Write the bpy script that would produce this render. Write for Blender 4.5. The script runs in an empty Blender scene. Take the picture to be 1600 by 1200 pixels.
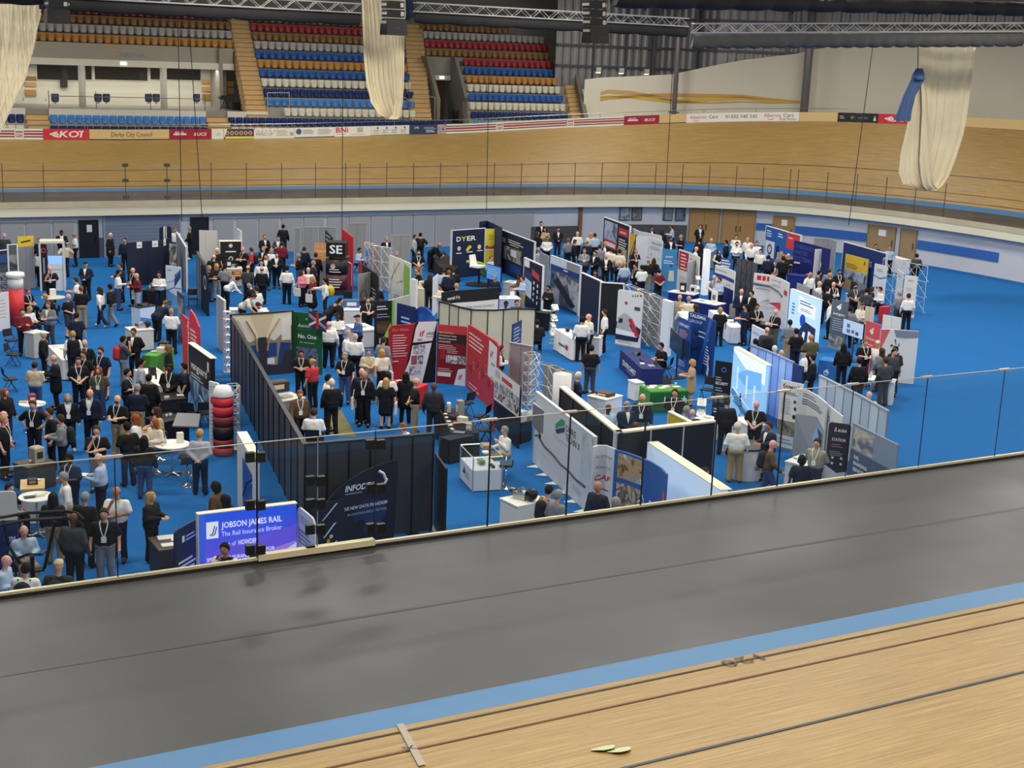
import bpy, math, random
import numpy as np
from mathutils import Vector, Matrix
random.seed(7); RNG=np.random.default_rng(7)
scn=bpy.context.scene; COL=scn.collection
# ------------------------------------------------------------------ camera, world, light, exposure
FPX=2143.755; CH=11.878; PITCH,ROLL,YAW=.2346118,-.0392649,.4929565
_cy,_sy=math.cos(YAW),math.sin(YAW)
_fw=np.array([_sy*math.cos(PITCH),_cy*math.cos(PITCH),-math.sin(PITCH)])
_rt=np.array([_cy,-_sy,0.]); _dn=np.cross(_fw,_rt)
_r2=math.cos(ROLL)*_rt+math.sin(ROLL)*_dn; _d2=-math.sin(ROLL)*_rt+math.cos(ROLL)*_dn
ROT=np.array([_r2,_d2,_fw]).T; CAM=np.array([0,0,CH])
cam=bpy.data.cameras.new('camera'); cam.sensor_width=36; cam.lens=FPX/1600*36; cam.clip_end=400
camo=bpy.data.objects.new('camera',cam); COL.objects.link(camo)
camo.matrix_world=Matrix(((_r2[0],-_d2[0],-_fw[0],0),(_r2[1],-_d2[1],-_fw[1],0),(_r2[2],-_d2[2],-_fw[2],CH),(0,0,0,1)))
scn.camera=camo
def ray(x,y): return ROT@np.array([x-800.,y-600.,FPX])
def P(x,y,z=0.):
    r=ray(x,y); return CAM+r*((z-CH)/r[2])
def PY(x,y,Y):
    r=ray(x,y); return CAM+r*(Y/r[1])
def proj(p):
    q=ROT.T@(np.array(p,float)-CAM); return np.array([800+FPX*q[0]/q[2],600+FPX*q[1]/q[2]])
w=bpy.data.worlds.new('world'); scn.world=w; w.use_nodes=True
w.node_tree.nodes['Background'].inputs[0].default_value=(1,.97,.92,1)
w.node_tree.nodes['Background'].inputs[1].default_value=.18
vs=scn.view_settings; vs.view_transform='Standard'; vs.look='None'; vs.gamma=1; vs.use_curve_mapping=False
vs.exposure=0.5
LAMPS=[(x,y) for y in (30,45,60,75) for x in (4,20,36,52,66)]  # end column over the bend is added to brighten the bend wall
def area_light(x,y,z,sx,sy,e,col=(1,.95,.87)):
    l=bpy.data.lights.new('overhead_light','AREA'); l.shape='RECTANGLE'; l.size=sx; l.size_y=sy; l.energy=e; l.color=col
    o=bpy.data.objects.new('overhead_light',l); o.location=(x,y,z); COL.objects.link(o); return o
for x,y in LAMPS: area_light(x,y,17.6,6,1.6,(1150 if y<70 else 800)*(.45 if x>60 else 1))
for x in (6,26,46): area_light(x,10,17.6,6,1.6,1500)
for x in (10,32,54): area_light(x,88,17.6,6,1.6,520)
# ------------------------------------------------------------------ materials
MATS={}
def lin(c):
    return tuple((v/12.92 if v<=.04045 else ((v+.055)/1.055)**2.4) for v in c)
def rgb(s):
    if isinstance(s,tuple): return s
    s=s.lstrip('#'); return tuple(int(s[i:i+2],16)/255 for i in (0,2,4))
def mat(col,rough=.6,metal=0.,var=0.,vscale=3.,emit=0.,bump=0.,spec=.4):
    key=(col,rough,metal,var,vscale,emit,bump,spec)
    if key in MATS: return MATS[key]
    m=bpy.data.materials.new('paint_%s'%str(col).strip('#')); m.use_nodes=True; nt=m.node_tree; b=nt.nodes['Principled BSDF']
    c=lin(rgb(col)); b.inputs['Base Color'].default_value=(*c,1); b.inputs['Roughness'].default_value=rough; b.inputs['Metallic'].default_value=metal
    b.inputs['Specular IOR Level'].default_value=spec
    if emit: b.inputs['Emission Color'].default_value=(*c,1); b.inputs['Emission Strength'].default_value=emit
    if var or bump:
        tc=nt.nodes.new('ShaderNodeTexCoord'); n=nt.nodes.new('ShaderNodeTexNoise'); n.inputs['Scale'].default_value=vscale; n.inputs['Detail'].default_value=4
        nt.links.new(tc.outputs['Object'],n.inputs['Vector'])
        if var:
            r=nt.nodes.new('ShaderNodeMix'); r.data_type='RGBA'
            r.inputs[6].default_value=(*[v*(1-var) for v in c],1); r.inputs[7].default_value=(*[min(1,v*(1+var)) for v in c],1)
            nt.links.new(n.outputs['Fac'],r.inputs[0]); nt.links.new(r.outputs[2],b.inputs['Base Color'])
        if bump:
            bm=nt.nodes.new('ShaderNodeBump'); bm.inputs['Strength'].default_value=bump; bm.inputs['Distance'].default_value=.02
            nt.links.new(n.outputs['Fac'],bm.inputs['Height']); nt.links.new(bm.outputs['Normal'],b.inputs['Normal'])
    MATS[key]=m; return m
def glass_mat(name,tint,refl,rough=.03,dirt=0.):
    m=bpy.data.materials.new(name); m.use_nodes=True; nt=m.node_tree; nt.nodes.clear()
    o=nt.nodes.new('ShaderNodeOutputMaterial'); t=nt.nodes.new('ShaderNodeBsdfTransparent'); t.inputs[0].default_value=(*tint,1)
    g=nt.nodes.new('ShaderNodeBsdfGlossy'); g.inputs['Roughness'].default_value=rough; mx=nt.nodes.new('ShaderNodeMixShader'); mx.inputs[0].default_value=refl
    nt.links.new(t.outputs[0],mx.inputs[1]); nt.links.new(g.outputs[0],mx.inputs[2]); last=mx
    if dirt:
        d=nt.nodes.new('ShaderNodeBsdfDiffuse'); d.inputs[0].default_value=(.7,.68,.62,1); m2=nt.nodes.new('ShaderNodeMixShader'); m2.inputs[0].default_value=dirt
        nt.links.new(mx.outputs[0],m2.inputs[1]); nt.links.new(d.outputs[0],m2.inputs[2]); last=m2
    nt.links.new(last.outputs[0],o.inputs[0]); return m
GLASS=glass_mat('clear_glass',(.93,.95,.95),.035)
GLASSF=glass_mat('hazy_glass',(.99,.99,.985),.018,.05,.012)
def uv_wood(name,c1,c2,c3,su,sv,rough=.45):
    m=bpy.data.materials.new(name); m.use_nodes=True; nt=m.node_tree; b=nt.nodes['Principled BSDF']
    uv=nt.nodes.new('ShaderNodeUVMap'); mp=nt.nodes.new('ShaderNodeMapping'); mp.inputs['Scale'].default_value=(su,sv,1)
    n=nt.nodes.new('ShaderNodeTexNoise'); n.inputs['Scale'].default_value=1; n.inputs['Detail'].default_value=6; n.inputs['Roughness'].default_value=.7
    n.noise_dimensions='2D'
    cr=nt.nodes.new('ShaderNodeValToRGB'); e=cr.color_ramp.elements
    e[0].position=.28; e[0].color=(*lin(rgb(c1)),1); e[1].position=.72; e[1].color=(*lin(rgb(c3)),1); k=e.new(.5); k.color=(*lin(rgb(c2)),1)
    nt.links.new(uv.outputs[0],mp.inputs[0]); nt.links.new(mp.outputs[0],n.inputs['Vector']); nt.links.new(n.outputs['Fac'],cr.inputs[0])
    n2=nt.nodes.new('ShaderNodeTexNoise'); n2.noise_dimensions='2D'; n2.inputs['Scale'].default_value=.35; n2.inputs['Detail'].default_value=3
    nt.links.new(uv.outputs[0],n2.inputs['Vector'])
    mx=nt.nodes.new('ShaderNodeMix'); mx.data_type='RGBA'; mx.blend_type='MULTIPLY'; mx.inputs[0].default_value=.35
    nt.links.new(cr.outputs[0],mx.inputs[6]); nt.links.new(n2.outputs['Fac'],mx.inputs[7])
    sp=nt.nodes.new('ShaderNodeMapping'); sp.inputs['Scale'].default_value=(5,34,1); n3=nt.nodes.new('ShaderNodeTexNoise'); n3.noise_dimensions='2D'; n3.inputs['Scale'].default_value=1; n3.inputs['Detail'].default_value=2
    nt.links.new(uv.outputs[0],sp.inputs[0]); nt.links.new(sp.outputs[0],n3.inputs['Vector']); mr=nt.nodes.new('ShaderNodeMapRange'); mr.inputs[1].default_value=.68; mr.inputs[2].default_value=.76; mr.inputs[4].default_value=.45
    nt.links.new(n3.outputs['Fac'],mr.inputs[0]); m3=nt.nodes.new('ShaderNodeMix'); m3.data_type='RGBA'; m3.inputs[7].default_value=(*lin(rgb('#6a4f30')),1); nt.links.new(mr.outputs[0],m3.inputs[0]); nt.links.new(cr.outputs[0],m3.inputs[6])
    nt.links.new(m3.outputs[2],b.inputs['Base Color']); b.inputs['Roughness'].default_value=rough
    return m
def picture_mat(cols,scale=3.,seed=0.):
    key=('pic',tuple(cols),scale,seed)
    if key in MATS: return MATS[key]
    m=bpy.data.materials.new('printed_picture'); m.use_nodes=True; nt=m.node_tree; b=nt.nodes['Principled BSDF']; b.inputs['Roughness'].default_value=.5
    tc=nt.nodes.new('ShaderNodeTexCoord'); mp=nt.nodes.new('ShaderNodeMapping'); mp.inputs['Location'].default_value=(seed,seed*1.7,0)
    v=nt.nodes.new('ShaderNodeTexNoise'); v.inputs['Scale'].default_value=scale*.55; v.inputs['Detail'].default_value=3; v.inputs['Distortion'].default_value=1.2
    cr=nt.nodes.new('ShaderNodeValToRGB'); cr.color_ramp.interpolation='LINEAR'; e=cr.color_ramp.elements
    while len(e)<len(cols): e.new(.5)
    for i,c in enumerate(cols): e[i].position=.3+.4*i/max(1,len(cols)-1)-.02; e[i].color=(*lin(rgb(c)),1)
    nt.links.new(tc.outputs['Object'],mp.inputs[0]); nt.links.new(mp.outputs[0],v.inputs['Vector']); nt.links.new(v.outputs['Fac'],cr.inputs[0]); nt.links.new(cr.outputs[0],b.inputs['Base Color'])
    MATS[key]=m; return m
# ------------------------------------------------------------------ mesh helpers
class MB:
    def __init__(s): s.v=[]; s.f=[]; s.mi=[]; s.uv=None
    def add(s,vs,fs,mi=0):
        n=len(s.v); s.v.extend([tuple(map(float,p)) for p in vs]); s.f.extend([tuple(i+n for i in f) for f in fs]); s.mi.extend([mi]*len(fs)); return s
    def box(s,x0,y0,z0,x1,y1,z1,mi=0):
        return s.add([(x0,y0,z0),(x1,y0,z0),(x1,y1,z0),(x0,y1,z0),(x0,y0,z1),(x1,y0,z1),(x1,y1,z1),(x0,y1,z1)],
            [(0,3,2,1),(4,5,6,7),(0,1,5,4),(1,2,6,5),(2,3,7,6),(3,0,4,7)],mi)
    def tube(s,a,b,r,n=6,r2=None,mi=0,cap=True):
        a=np.array(a,float); b=np.array(b,float); d=b-a; L=np.linalg.norm(d)
        if L<1e-9: return s
        d/=L; u=np.cross(d,[0,0,1.] if abs(d[2])<.9 else [1.,0,0]); u/=np.linalg.norm(u); w_=np.cross(d,u); r2=r if r2 is None else r2
        vs=[]
        for c,rr in ((a,r),(b,r2)):
            for i in range(n):
                t=2*math.pi*i/n; vs.append(c+rr*(math.cos(t)*u+math.sin(t)*w_))
        fs=[(i,(i+1)%n,n+(i+1)%n,n+i) for i in range(n)]
        if cap: fs+=[tuple(range(n-1,-1,-1)),tuple(range(n,2*n))]
        return s.add(vs,fs,mi)
    def path(s,pts,r,n=5,mi=0):
        for a,b in zip(pts[:-1],pts[1:]): s.tube(a,b,r,n,mi=mi)
        return s
    def lathe(s,prof,c=(0,0,0),n=16,mi=0,sx=1.,sy=1.):
        vs=[]
        for r,z in prof:
            for i in range(n):
                t=2*math.pi*i/n; vs.append((c[0]+r*sx*math.cos(t),c[1]+r*sy*math.sin(t),c[2]+z))
        fs=[]
        for k in range(len(prof)-1):
            for i in range(n): fs.append((k*n+i,k*n+(i+1)%n,(k+1)*n+(i+1)%n,(k+1)*n+i))
        if prof[0][0]>1e-6: fs.append(tuple(range(n-1,-1,-1)))
        if prof[-1][0]>1e-6: m=(len(prof)-1)*n; fs.append(tuple(range(m,m+n)))
        return s.add(vs,fs,mi)
    def ball(s,c,rx,ry=None,rz=None,n=8,m=5,mi=0):
        ry=rx if ry is None else ry; rz=rx if rz is None else rz
        prof=[(max(1e-4,math.sin(math.pi*k/m)),-math.cos(math.pi*k/m)*rz) for k in range(m+1)]
        return s.lathe([(p*1.0,z) for p,z in prof],c,n,mi,rx,ry)
    def prism(s,poly,f0,f1,mi=0):
        n=len(poly); vs=[f0(p) for p in poly]+[f1(p) for p in poly]
        return s.add(vs,[tuple(range(n-1,-1,-1)),tuple(range(n,2*n))]+[(i,(i+1)%n,n+(i+1)%n,n+i) for i in range(n)],mi)
    def mesh(s,name,smooth=False):
        me=bpy.data.meshes.new(name); me.from_pydata(s.v,[],s.f)
        if s.mi and max(s.mi): me.polygons.foreach_set('material_index',s.mi)
        if smooth: me.polygons.foreach_set('use_smooth',[True]*len(me.polygons))
        if s.uv is not None:
            l=me.uv_layers.new(name='UVMap'); li=np.zeros(len(me.loops),int); me.loops.foreach_get('vertex_index',li)
            l.data.foreach_set('uv',np.array(s.uv,float)[li].ravel())
        me.update(); return me
def link(name,data,m=None,parent=None,loc=None,rotz=None):
    o=bpy.data.objects.new(name,data); COL.objects.link(o)
    if m is not None:
        ms=m if isinstance(m,(list,tuple)) else [m]
        if not data.materials:
            for q in ms: data.materials.append(q)
    if parent is not None: o.parent=parent
    if loc is not None: o.location=loc
    if rotz is not None: o.rotation_euler=(0,0,rotz)
    return o
def obj(name,mb,m,parent=None,smooth=False,loc=None,rotz=None):
    return link(name,mb.mesh(name,smooth),m,parent,loc,rotz)
CLEAN=[('lettered DYER with three icons', 'with bold white lettering and three icons'), ('lettered DYER with equipment pictures', 'with bold lettering and equipment pictures'), ('two navy DYER walls', 'two navy lettered walls'), ('DYER stand', 'navy and yellow stand'), ('oblique DYER wall', 'oblique navy wall'), ('DYER wall', 'navy icon wall'), ('DYER brochure counter', 'brochure counter'), ('lettered BOLLHOFF', 'with blue lettering'), ('BOLLHOFF wall', 'white curved lettered wall'), ('BOLLHOFF banner', 'white curved lettered wall'), ('lettered INTERSENT', 'with thin grey lettering'), ('INTERSENT banner', 'white and navy banner'), ('lettered EXPROMET', 'with bold white lettering'), ('navy EXPROMET table', 'navy lettered table'), ('EXPROMET banner', 'blue lettered banner'), ('EXPROMET table', 'navy lettered table'), ('lettered Lantech', 'with white lettering'), ('green Lantech table', 'green lettered table'), ('Lantech', 'green lettered'), ('green lettered stand', 'green lettered table'), ('curved table lettered eao', 'curved table with three black letters'), ('eao table', 'curved white table'), ('lettering VOS RAIL', 'grey lettering'), ('VOS RAIL', 'red-squares'), ('lettered JOBSON JAMES RAIL', 'with white lettering'), ('lettered vanguard', 'with large white lettering'), ('vanguard wall', 'black globe wall'), ('lettered INFODEV', 'with white italic lettering'), ('lettered No. One', 'with white script lettering'), ('lettered ALSTOM SIEMENS CAF', 'with a column of company names'), ('ALSTOM banner', 'company names banner'), ('lettered REMEO in brackets', 'with bracketed lettering'), ('lettered AURA STATION', 'headed STATION'), ('dark AURA banner', 'dark STATION banner'), ('lettered HS', 'with two white letters'), ('HS wall', 'navy yellow-poster wall'), ('lettered coral FR above white lettering', 'with white lettering over a pale band'), ('coral FR fascia', 'black curved fascia'), ('lettered SE', 'with two white letters'), ('SE cube', 'lettered black cube'), ('lettered ekoi in white', 'with large white lettering'), ('lettered Derby City Council', 'with dark council lettering'), ('beside Derby City Council board', 'beside the lettered sand board'), ('lettered PIPED UP in grey', 'with faint grey lettering'), ('lettered BNi in red', 'with three large red letters'), ('lettered Albatross Cars with', 'with pink lettering and'), ('reading DERBY ARENA with', 'in two lines with'), ('lettered in black with a dark top', 'with black letters and dark top'), ('at the rear wall by the grey double board', 'by the rear grey double board')]
def tag(o,label,cat,group=None):
    for a_,b_ in CLEAN: label=label.replace(a_,b_)
    if len(label.split())>16: label=label.replace('short-sleeved shirt','polo').replace('both hands held in front','hands in front').replace(' on open carpet','')
    o['label']=label; o['category']=cat
    if group: o['group']=group
    return o
def thing(name,label,cat,loc=(0,0,0),rotz=0,group=None):
    o=bpy.data.objects.new(name,None); o.empty_display_size=.1; COL.objects.link(o); o.location=loc; o.rotation_euler=(0,0,rotz)
    return tag(o,label,cat,group)
def struct(name,mb,m,label,parent=None,smooth=False):
    o=obj(name,mb,m,parent,smooth)
    if parent is None: o['kind']='structure'; o['label']=label; o['category']=name.split('_')[0]
    return o
def dup(root,loc=None,rotz=None,label=None,group=None,mats=None):
    r=root.copy(); COL.objects.link(r)
    if loc is not None: r.location=loc
    if rotz is not None: r.rotation_euler=(0,0,rotz)
    if label: r['label']=label
    if group: r['group']=group
    for ch in list(root.children):
        c=ch.copy(); COL.objects.link(c); c.parent=r
        for g in ch.children:
            d=g.copy(); COL.objects.link(d); d.parent=c
    return r
_fonts={}
def text_mesh(txt,bold=False,shear=0.,ext=0.):
    cu=bpy.data.curves.new('lettering','FONT'); cu.body=txt; cu.size=1; cu.resolution_u=2; cu.shear=shear
    if bold: cu.offset=.018
    o=bpy.data.objects.new('lettering',cu); me=o.to_mesh()
    v=np.zeros(len(me.vertices)*3); me.vertices.foreach_get('co',v); v=v.reshape(-1,3)
    f=[tuple(p.vertices) for p in me.polygons]
    o.to_mesh_clear(); bpy.data.objects.remove(o); bpy.data.curves.remove(cu)
    return v,f
TEXTS={}
def text_geo(txt,bold,shear):
    k=(txt,bold,shear)
    if k not in TEXTS: TEXTS[k]=text_mesh(txt,bold,shear)
    return TEXTS[k]
# ------------------------------------------------------------------ upright surfaces that carry print (flat or curved in plan)
class Surf:
    def __init__(s,pts,z0,H,flip=False):
        s.p=np.array([q[:2] for q in pts],float); d=np.diff(s.p,axis=0); s.l=np.concatenate([[0],np.cumsum(np.hypot(d[:,0],d[:,1]))]); s.L=s.l[-1]; s.z0=z0; s.H=H
        s.t=d/np.maximum(1e-9,np.hypot(d[:,0],d[:,1]))[:,None]
    def at(s,u,v,d=0.):
        i=int(np.clip(np.searchsorted(s.l,u)-1,0,len(s.t)-1)); t=s.t[i]; q=s.p[i]+t*(u-s.l[i])
        return (q[0]+t[1]*d,q[1]-t[0]*d,s.z0+v)      # +d is towards the viewer when the points run left to right
    def slab(s,mb,u0,v0,u1,v1,d0,d1,mi=0):
        us=[u0]+[x for x in s.l if u0+1e-4<x<u1-1e-4]+[u1]; n=len(us); vs=[]
        for u in us: vs+=[s.at(u,v0,d0),s.at(u,v1,d0),s.at(u,v1,d1),s.at(u,v0,d1)]
        fs=[]
        for i in range(n-1):
            a=4*i; b=a+4
            fs+=[(a,a+1,b+1,b),(a+1,a+2,b+2,b+1),(a+2,a+3,b+3,b+2),(a+3,a,b,b+3)]
        fs+=[(0,3,2,1),(4*n-4,4*n-3,4*n-2,4*n-1)]
        return mb.add(vs,fs,mi)
    def poly(s,mb,pts,d0,d1,mi=0):
        return mb.prism(pts,lambda p:s.at(p[0],p[1],d0),lambda p:s.at(p[0],p[1],d1),mi)
PIC=[0]
GLOW=[0.]
def art(s,root,items,base=.0):
    """items in fractions of the surface: t text, r rect, l lines of small print, c disc, p polygon, i picture"""
    L,H=s.L,s.H
    for k,it in enumerate(items):
        ty=it[0]; d=base+.004+.0015*k; mb=MB()
        if ty=='t':                                    # text,u,v,height,colour,(bold,shear,maxwidth)
            _,txt,u,v,sz,c=it[:6]; bold=it[6] if len(it)>6 else False; sh=it[7] if len(it)>7 else 0.; wmax=it[8] if len(it)>8 else None
            V,F=text_geo(txt,bold,sh)
            if len(V)==0: continue
            V=V-np.array([V[:,0].min(),0,0]); W=V[:,0].max(); k1=sz/.72*1.0; kx=k1
            if wmax: kx=wmax*L/W
            mb.add([s.at(u*L+x*kx,v*H+y*k1,d) for x,y,_z in V],F); obj('lettering',mb,mat(c,.5,0,0,3,GLOW[0]),root)
        elif ty=='v':                                  # text running upwards: text,u,v,height,colour,length
            _,txt,u,v,sz,c,ln=it[:7]; V,F=text_geo(txt,True,0.); V=V-np.array([V[:,0].min(),0,0]); kx=ln*H/V[:,0].max()
            mb.add([s.at(u*L-y*sz/.72,v*H+x*kx,d) for x,y,_z in V],F); obj('lettering',mb,mat(c,.5),root)
        elif ty=='r':
            _,u0,v0,u1,v1,c=it[:6]; s.slab(mb,u0*L,v0*H,u1*L,v1*H,d-.003,d); obj(it[6] if len(it)>6 else 'colour_field',mb,mat(c,.5,0,0,3,GLOW[0]),root)
        elif ty=='i':
            _,u0,v0,u1,v1,cols=it[:6]; PIC[0]+=1; s.slab(mb,u0*L,v0*H,u1*L,v1*H,d-.003,d); obj('picture',mb,picture_mat(tuple(cols),it[6] if len(it)>6 else 3.,PIC[0]*.37),root)
        elif ty=='l':
            _,u0,v0,u1,n,dv,c=it[:7]; hh=it[7] if len(it)>7 else dv*.45
            for q in range(n):
                ue=u0+(u1-u0)*(.75+.25*((q*37)%10)/10); s.slab(mb,u0*L,(v0-q*dv)*H-hh*H/2,ue*L,(v0-q*dv)*H+hh*H/2,d-.003,d)
            obj('small_print',mb,mat(c,.5),root)
        elif ty=='c':
            _,u,v,r,c=it[:5]; s.poly(mb,[(u*L+r*math.cos(a),v*H+r*math.sin(a)) for a in np.linspace(0,2*math.pi,18)[:-1]],d-.003,d); obj(it[5] if len(it)>5 else 'logo',mb,mat(c,.5),root)
        elif ty=='o':
            _,u,v,r,r2,c=it[:6]; A=np.linspace(0,2*math.pi,21)
            for a,b in zip(A[:-1],A[1:]): s.poly(mb,[(u*L+q*math.cos(x),v*H+q*math.sin(x)) for q,x in ((r,a),(r,b),(r2,b),(r2,a))],d-.003,d)
            obj('logo',mb,mat(c,.5),root)
        elif ty=='p':
            _,pts,c=it[:3]; s.poly(mb,[(u*L,v*H) for u,v in pts],d-.003,d); obj(it[3] if len(it)>3 else 'colour_field',mb,mat(c,.5,0,0,3,GLOW[0]),root)
        elif ty=='w':
            _,pts,r,c=it[:4]; mb.path([s.at(u*L,v*H,d) for u,v in pts],r,4); obj('line_drawing',mb,mat(c,.5),root)
# ------------------------------------------------------------------ velodrome: plan of the infield edge and cross-sections
CX,AE,BE,NE,YC=40.,24.,27.95,3.3,49.85
WA,WB,WT,ZA=6.15,.68,7.,3.1
BKT=[(-99,20),(-1,20),(-.5,21.5),(0,24.5),(.1,27),(.2,29.5),(.4,34),(.6,39),(.8,42.5),(1.0,44),(1.2,45),(1.6,45)]
def _edge(t):
    th=math.pi/2-t; c,s=math.cos(th),math.sin(th)
    x=CX+AE*abs(c)**(2/NE); y=YC+BE*abs(s)**(2/NE)*(1 if s>=0 else -1)
    gx=abs((x-CX)/AE)**(NE-1)/AE; gy=abs((y-YC)/BE)**(NE-1)/BE*(1 if s>=0 else -1); n=math.hypot(gx,gy)
    return x,y,gx/n,gy/n
ST=[]
for x in np.arange(-30,CX-.1,2.): ST.append((x,YC+BE,0.,1.,(x-CX)/20))
for t in np.linspace(0,math.pi,73): ST.append((*_edge(t),t if t<=math.pi/2 else math.pi-t))
for x in np.arange(CX-2,-31,-2.): ST.append((x,YC-BE,0.,-1.,(x-CX)/20))
NST=len(ST); ARC=[0.]
for a,b in zip(ST[:-1],ST[1:]): ARC.append(ARC[-1]+math.hypot(b[0]-a[0],b[1]-a[1]))
NB=9.
def bank(s):
    if s[3]<-.999: return math.radians(np.interp(s[4],[-9,-.7,0],[NB,NB,24.5]))
    return math.radians(np.interp(s[4],[q[0] for q in BKT],[q[1] for q in BKT]))
def wb(s): return WB if s[1]>YC else .62
def wa(s): return WA if s[1]>YC else 5.95
def trk(s,w):                       # point across the timber, w metres up from the blue band
    b=bank(s); return wa(s)+wb(s)+w*math.cos(b), ZA+wb(s)*math.tan(b*.45)+w*math.sin(b)
def top(s,extra=0.,dz=0.):
    o,z=trk(s,WT); return o+extra,z+dz
def sweep(mb,prof,i0=0,i1=None,mi=0,uv=True,close=False):
    i1=NST if i1 is None else i1; n0=len(mb.v); m=None; uvs=[]
    for k in range(i0,i1):
        s=ST[k]; pr=prof(s); m=len(pr); cum=0; last=None
        for o,z in pr:
            if last: cum+=math.hypot(o-last[0],z-last[1])
            last=(o,z); mb.v.append((s[0]+s[2]*o,s[1]+s[3]*o,z)); uvs.append((ARC[k]*(1+o/40*(1 if abs(s[3])<.999 else 0)),cum))
    for k in range(i1-i0-1):
        for j in range(m-(0 if close else 1)):
            a=n0+k*m+j; a2=n0+k*m+(j+1)%m; mb.f.append((a,a2,a2+m,a+m)); mb.mi.append(mi)
    if uv and not close: mb.uv=(mb.uv or [])+uvs
    return mb
WOOD=uv_wood('track_timber','#846a3c','#a1834c','#bd9f64',.6,34.)
NEARI=[k for k in range(NST) if ST[k][3]<-.999][0]
# floor
mb=MB(); mb.add([(-45,5,0),(85,5,0),(85,95,0),(-45,95,0)],[(0,1,2,3)])
CARPET=mat('#17609f',.9,0,.06,1.3,spec=.15)
struct('floor',mb,CARPET,'bright blue exhibition carpet covering the infield floor')
# walls under the track
mb=MB(); sweep(mb,lambda s:[(.55,0),(.55,2.45)]); struct('wall_far',mb,mat('#c3c7cf',.7,0,.04,2.),'pale grey wall under the track around the infield')
mb=MB(); sweep(mb,lambda s:[(.6,2.40),(-.02,2.40),(-.02,2.86),(.2,2.86)]); struct('trim_1',mb,mat('#e6dfc4',.55),'cream concrete edge beam below the glass screen')
mb=MB(); sweep(mb,lambda s:[(.2,2.86),(-.05,2.86),(-.05,3.2),(.02,3.2),(.02,3.1)]); struct('trim_2',mb,mat('#d6caa8',.35,.25,.2,.8),'brushed steel kick plate along the infield edge')
def apron_mat():
    m=mat('#454547',.5,0,.12,.7,0,0,.3).copy(); nt=m.node_tree; b=nt.nodes['Principled BSDF']
    tc=nt.nodes.new('ShaderNodeTexCoord'); n=nt.nodes.new('ShaderNodeTexNoise'); n.inputs['Scale'].default_value=.28; n.inputs['Detail'].default_value=3
    mr=nt.nodes.new('ShaderNodeMapRange'); mr.inputs[1].default_value=.2; mr.inputs[2].default_value=.8; mr.inputs[3].default_value=.3; mr.inputs[4].default_value=.55
    nt.links.new(tc.outputs['Object'],n.inputs['Vector']); nt.links.new(n.outputs['Fac'],mr.inputs[0]); nt.links.new(mr.outputs[0],b.inputs['Roughness']); return m
mb=MB(); sweep(mb,lambda s:[(.02,ZA),(WA*.45,ZA),(wa(s),ZA)]); struct('floor_apron',mb,apron_mat(),'dark grey safety apron between the glass and the blue band')
mb=MB(); sweep(mb,lambda s:[(WA*.462,ZA+.004),(WA*.475,ZA+.004)]); struct('trim_3',mb,mat('#3e3f44',.5),'dark joint line running along the grey apron')
mb=MB(); sweep(mb,lambda s:[(wa(s),ZA),trk(s,0.)]); struct('floor_blue_band',mb,mat('#4a7ca8',.5,0,.05,2.),'light blue painted band along the inside of the track')
mb=MB(); sweep(mb,lambda s:[trk(s,w_) for w_ in (0,1.4,2.8,4.2,5.6,7.)]); struct('floor_track',mb,WOOD,'banked timber cycling track with fine plank grain')
for i,(w0,w1,c,nm) in enumerate(((.2,.25,'#2a2724','black'),(.88,.93,'#6e3a2c','dark red'),(2.45,2.51,'#39424e','dark blue'))):
    mb=MB(); sweep(mb,lambda s:[(a,b+.012) for a,b in (trk(s,w0+(.4 if w0>2 and s[1]<YC else 0)),trk(s,w1+(.4 if w0>2 and s[1]<YC else 0)))]); struct('trim_%d'%(4+i),mb,mat(c,.5),nm+' measuring line painted along the timber track')
# walkway behind the boards
mb=MB(); sweep(mb,lambda s:[top(s),top(s,5.4)]); struct('floor_walkway',mb,mat('#cfc6ae',.7),'pale walkway behind the advertising boards')
# marks painted on the near timber
def near(x,w,dz=.016):
    s=ST[-3]; o,z=trk(s,w); return np.array([x,s[1]-o,z+dz])
def near_at(px,py):                 # where a pixel meets the near timber
    b=math.radians(NB); s=ST[-3]; p0=near(0,0,0); n=np.array([0,math.sin(b),math.cos(b)]); r=ray(px,py); t=((p0-CAM)@n)/(r@n); return CAM+r*t
up=np.array([0,.003,.02])
mk=thing('track_marking','grey pursuit line crossing the timber near the camera','marking',tuple(near(0,0)))
mb=MB(); a,b=near_at(625,1133),near_at(660,1198)
dx=np.array([.05,0,0])
mb.add([a-dx+up,a+dx+up,b+dx+up,b-dx+up],[(0,1,2,3)]); o=obj('painted_line',mb,mat('#a9a392',.6),mk); o.matrix_parent_inverse=Matrix.Translation(-Vector(mk.location))
def ptext(txt,px,py,h_,col,name,label,rot=math.pi):
    c=near_at(px,py); b=math.radians(NB); ex=np.array([math.cos(rot),0,0]); ey=np.array([0,math.cos(b),-math.sin(b)])*-math.cos(rot)*-1
    t=thing(name,label,'marking',tuple(c))
    x0=-len(txt)/2
    for k,chr_ in enumerate(txt):
        V,F=text_geo(chr_,False,0.); mb=MB(); mb.add([up+((v[0]-.28)+(k+.5+x0)*.6)*h_*ex*1.1+(v[1]-.35)*h_*ey for v in V],F); obj('painted_digit' if chr_.isdigit() else 'painted_stroke',mb,mat(col,.6),t)
ptext('120',1162,1033,.42,'#4a4238','painted_number','upside-down number 120 painted on the timber beside the blue band')
ptext('x',641,1173,.35,'#3a2f28','painted_cross','small dark cross marked on the timber beside the pursuit line')
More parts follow.
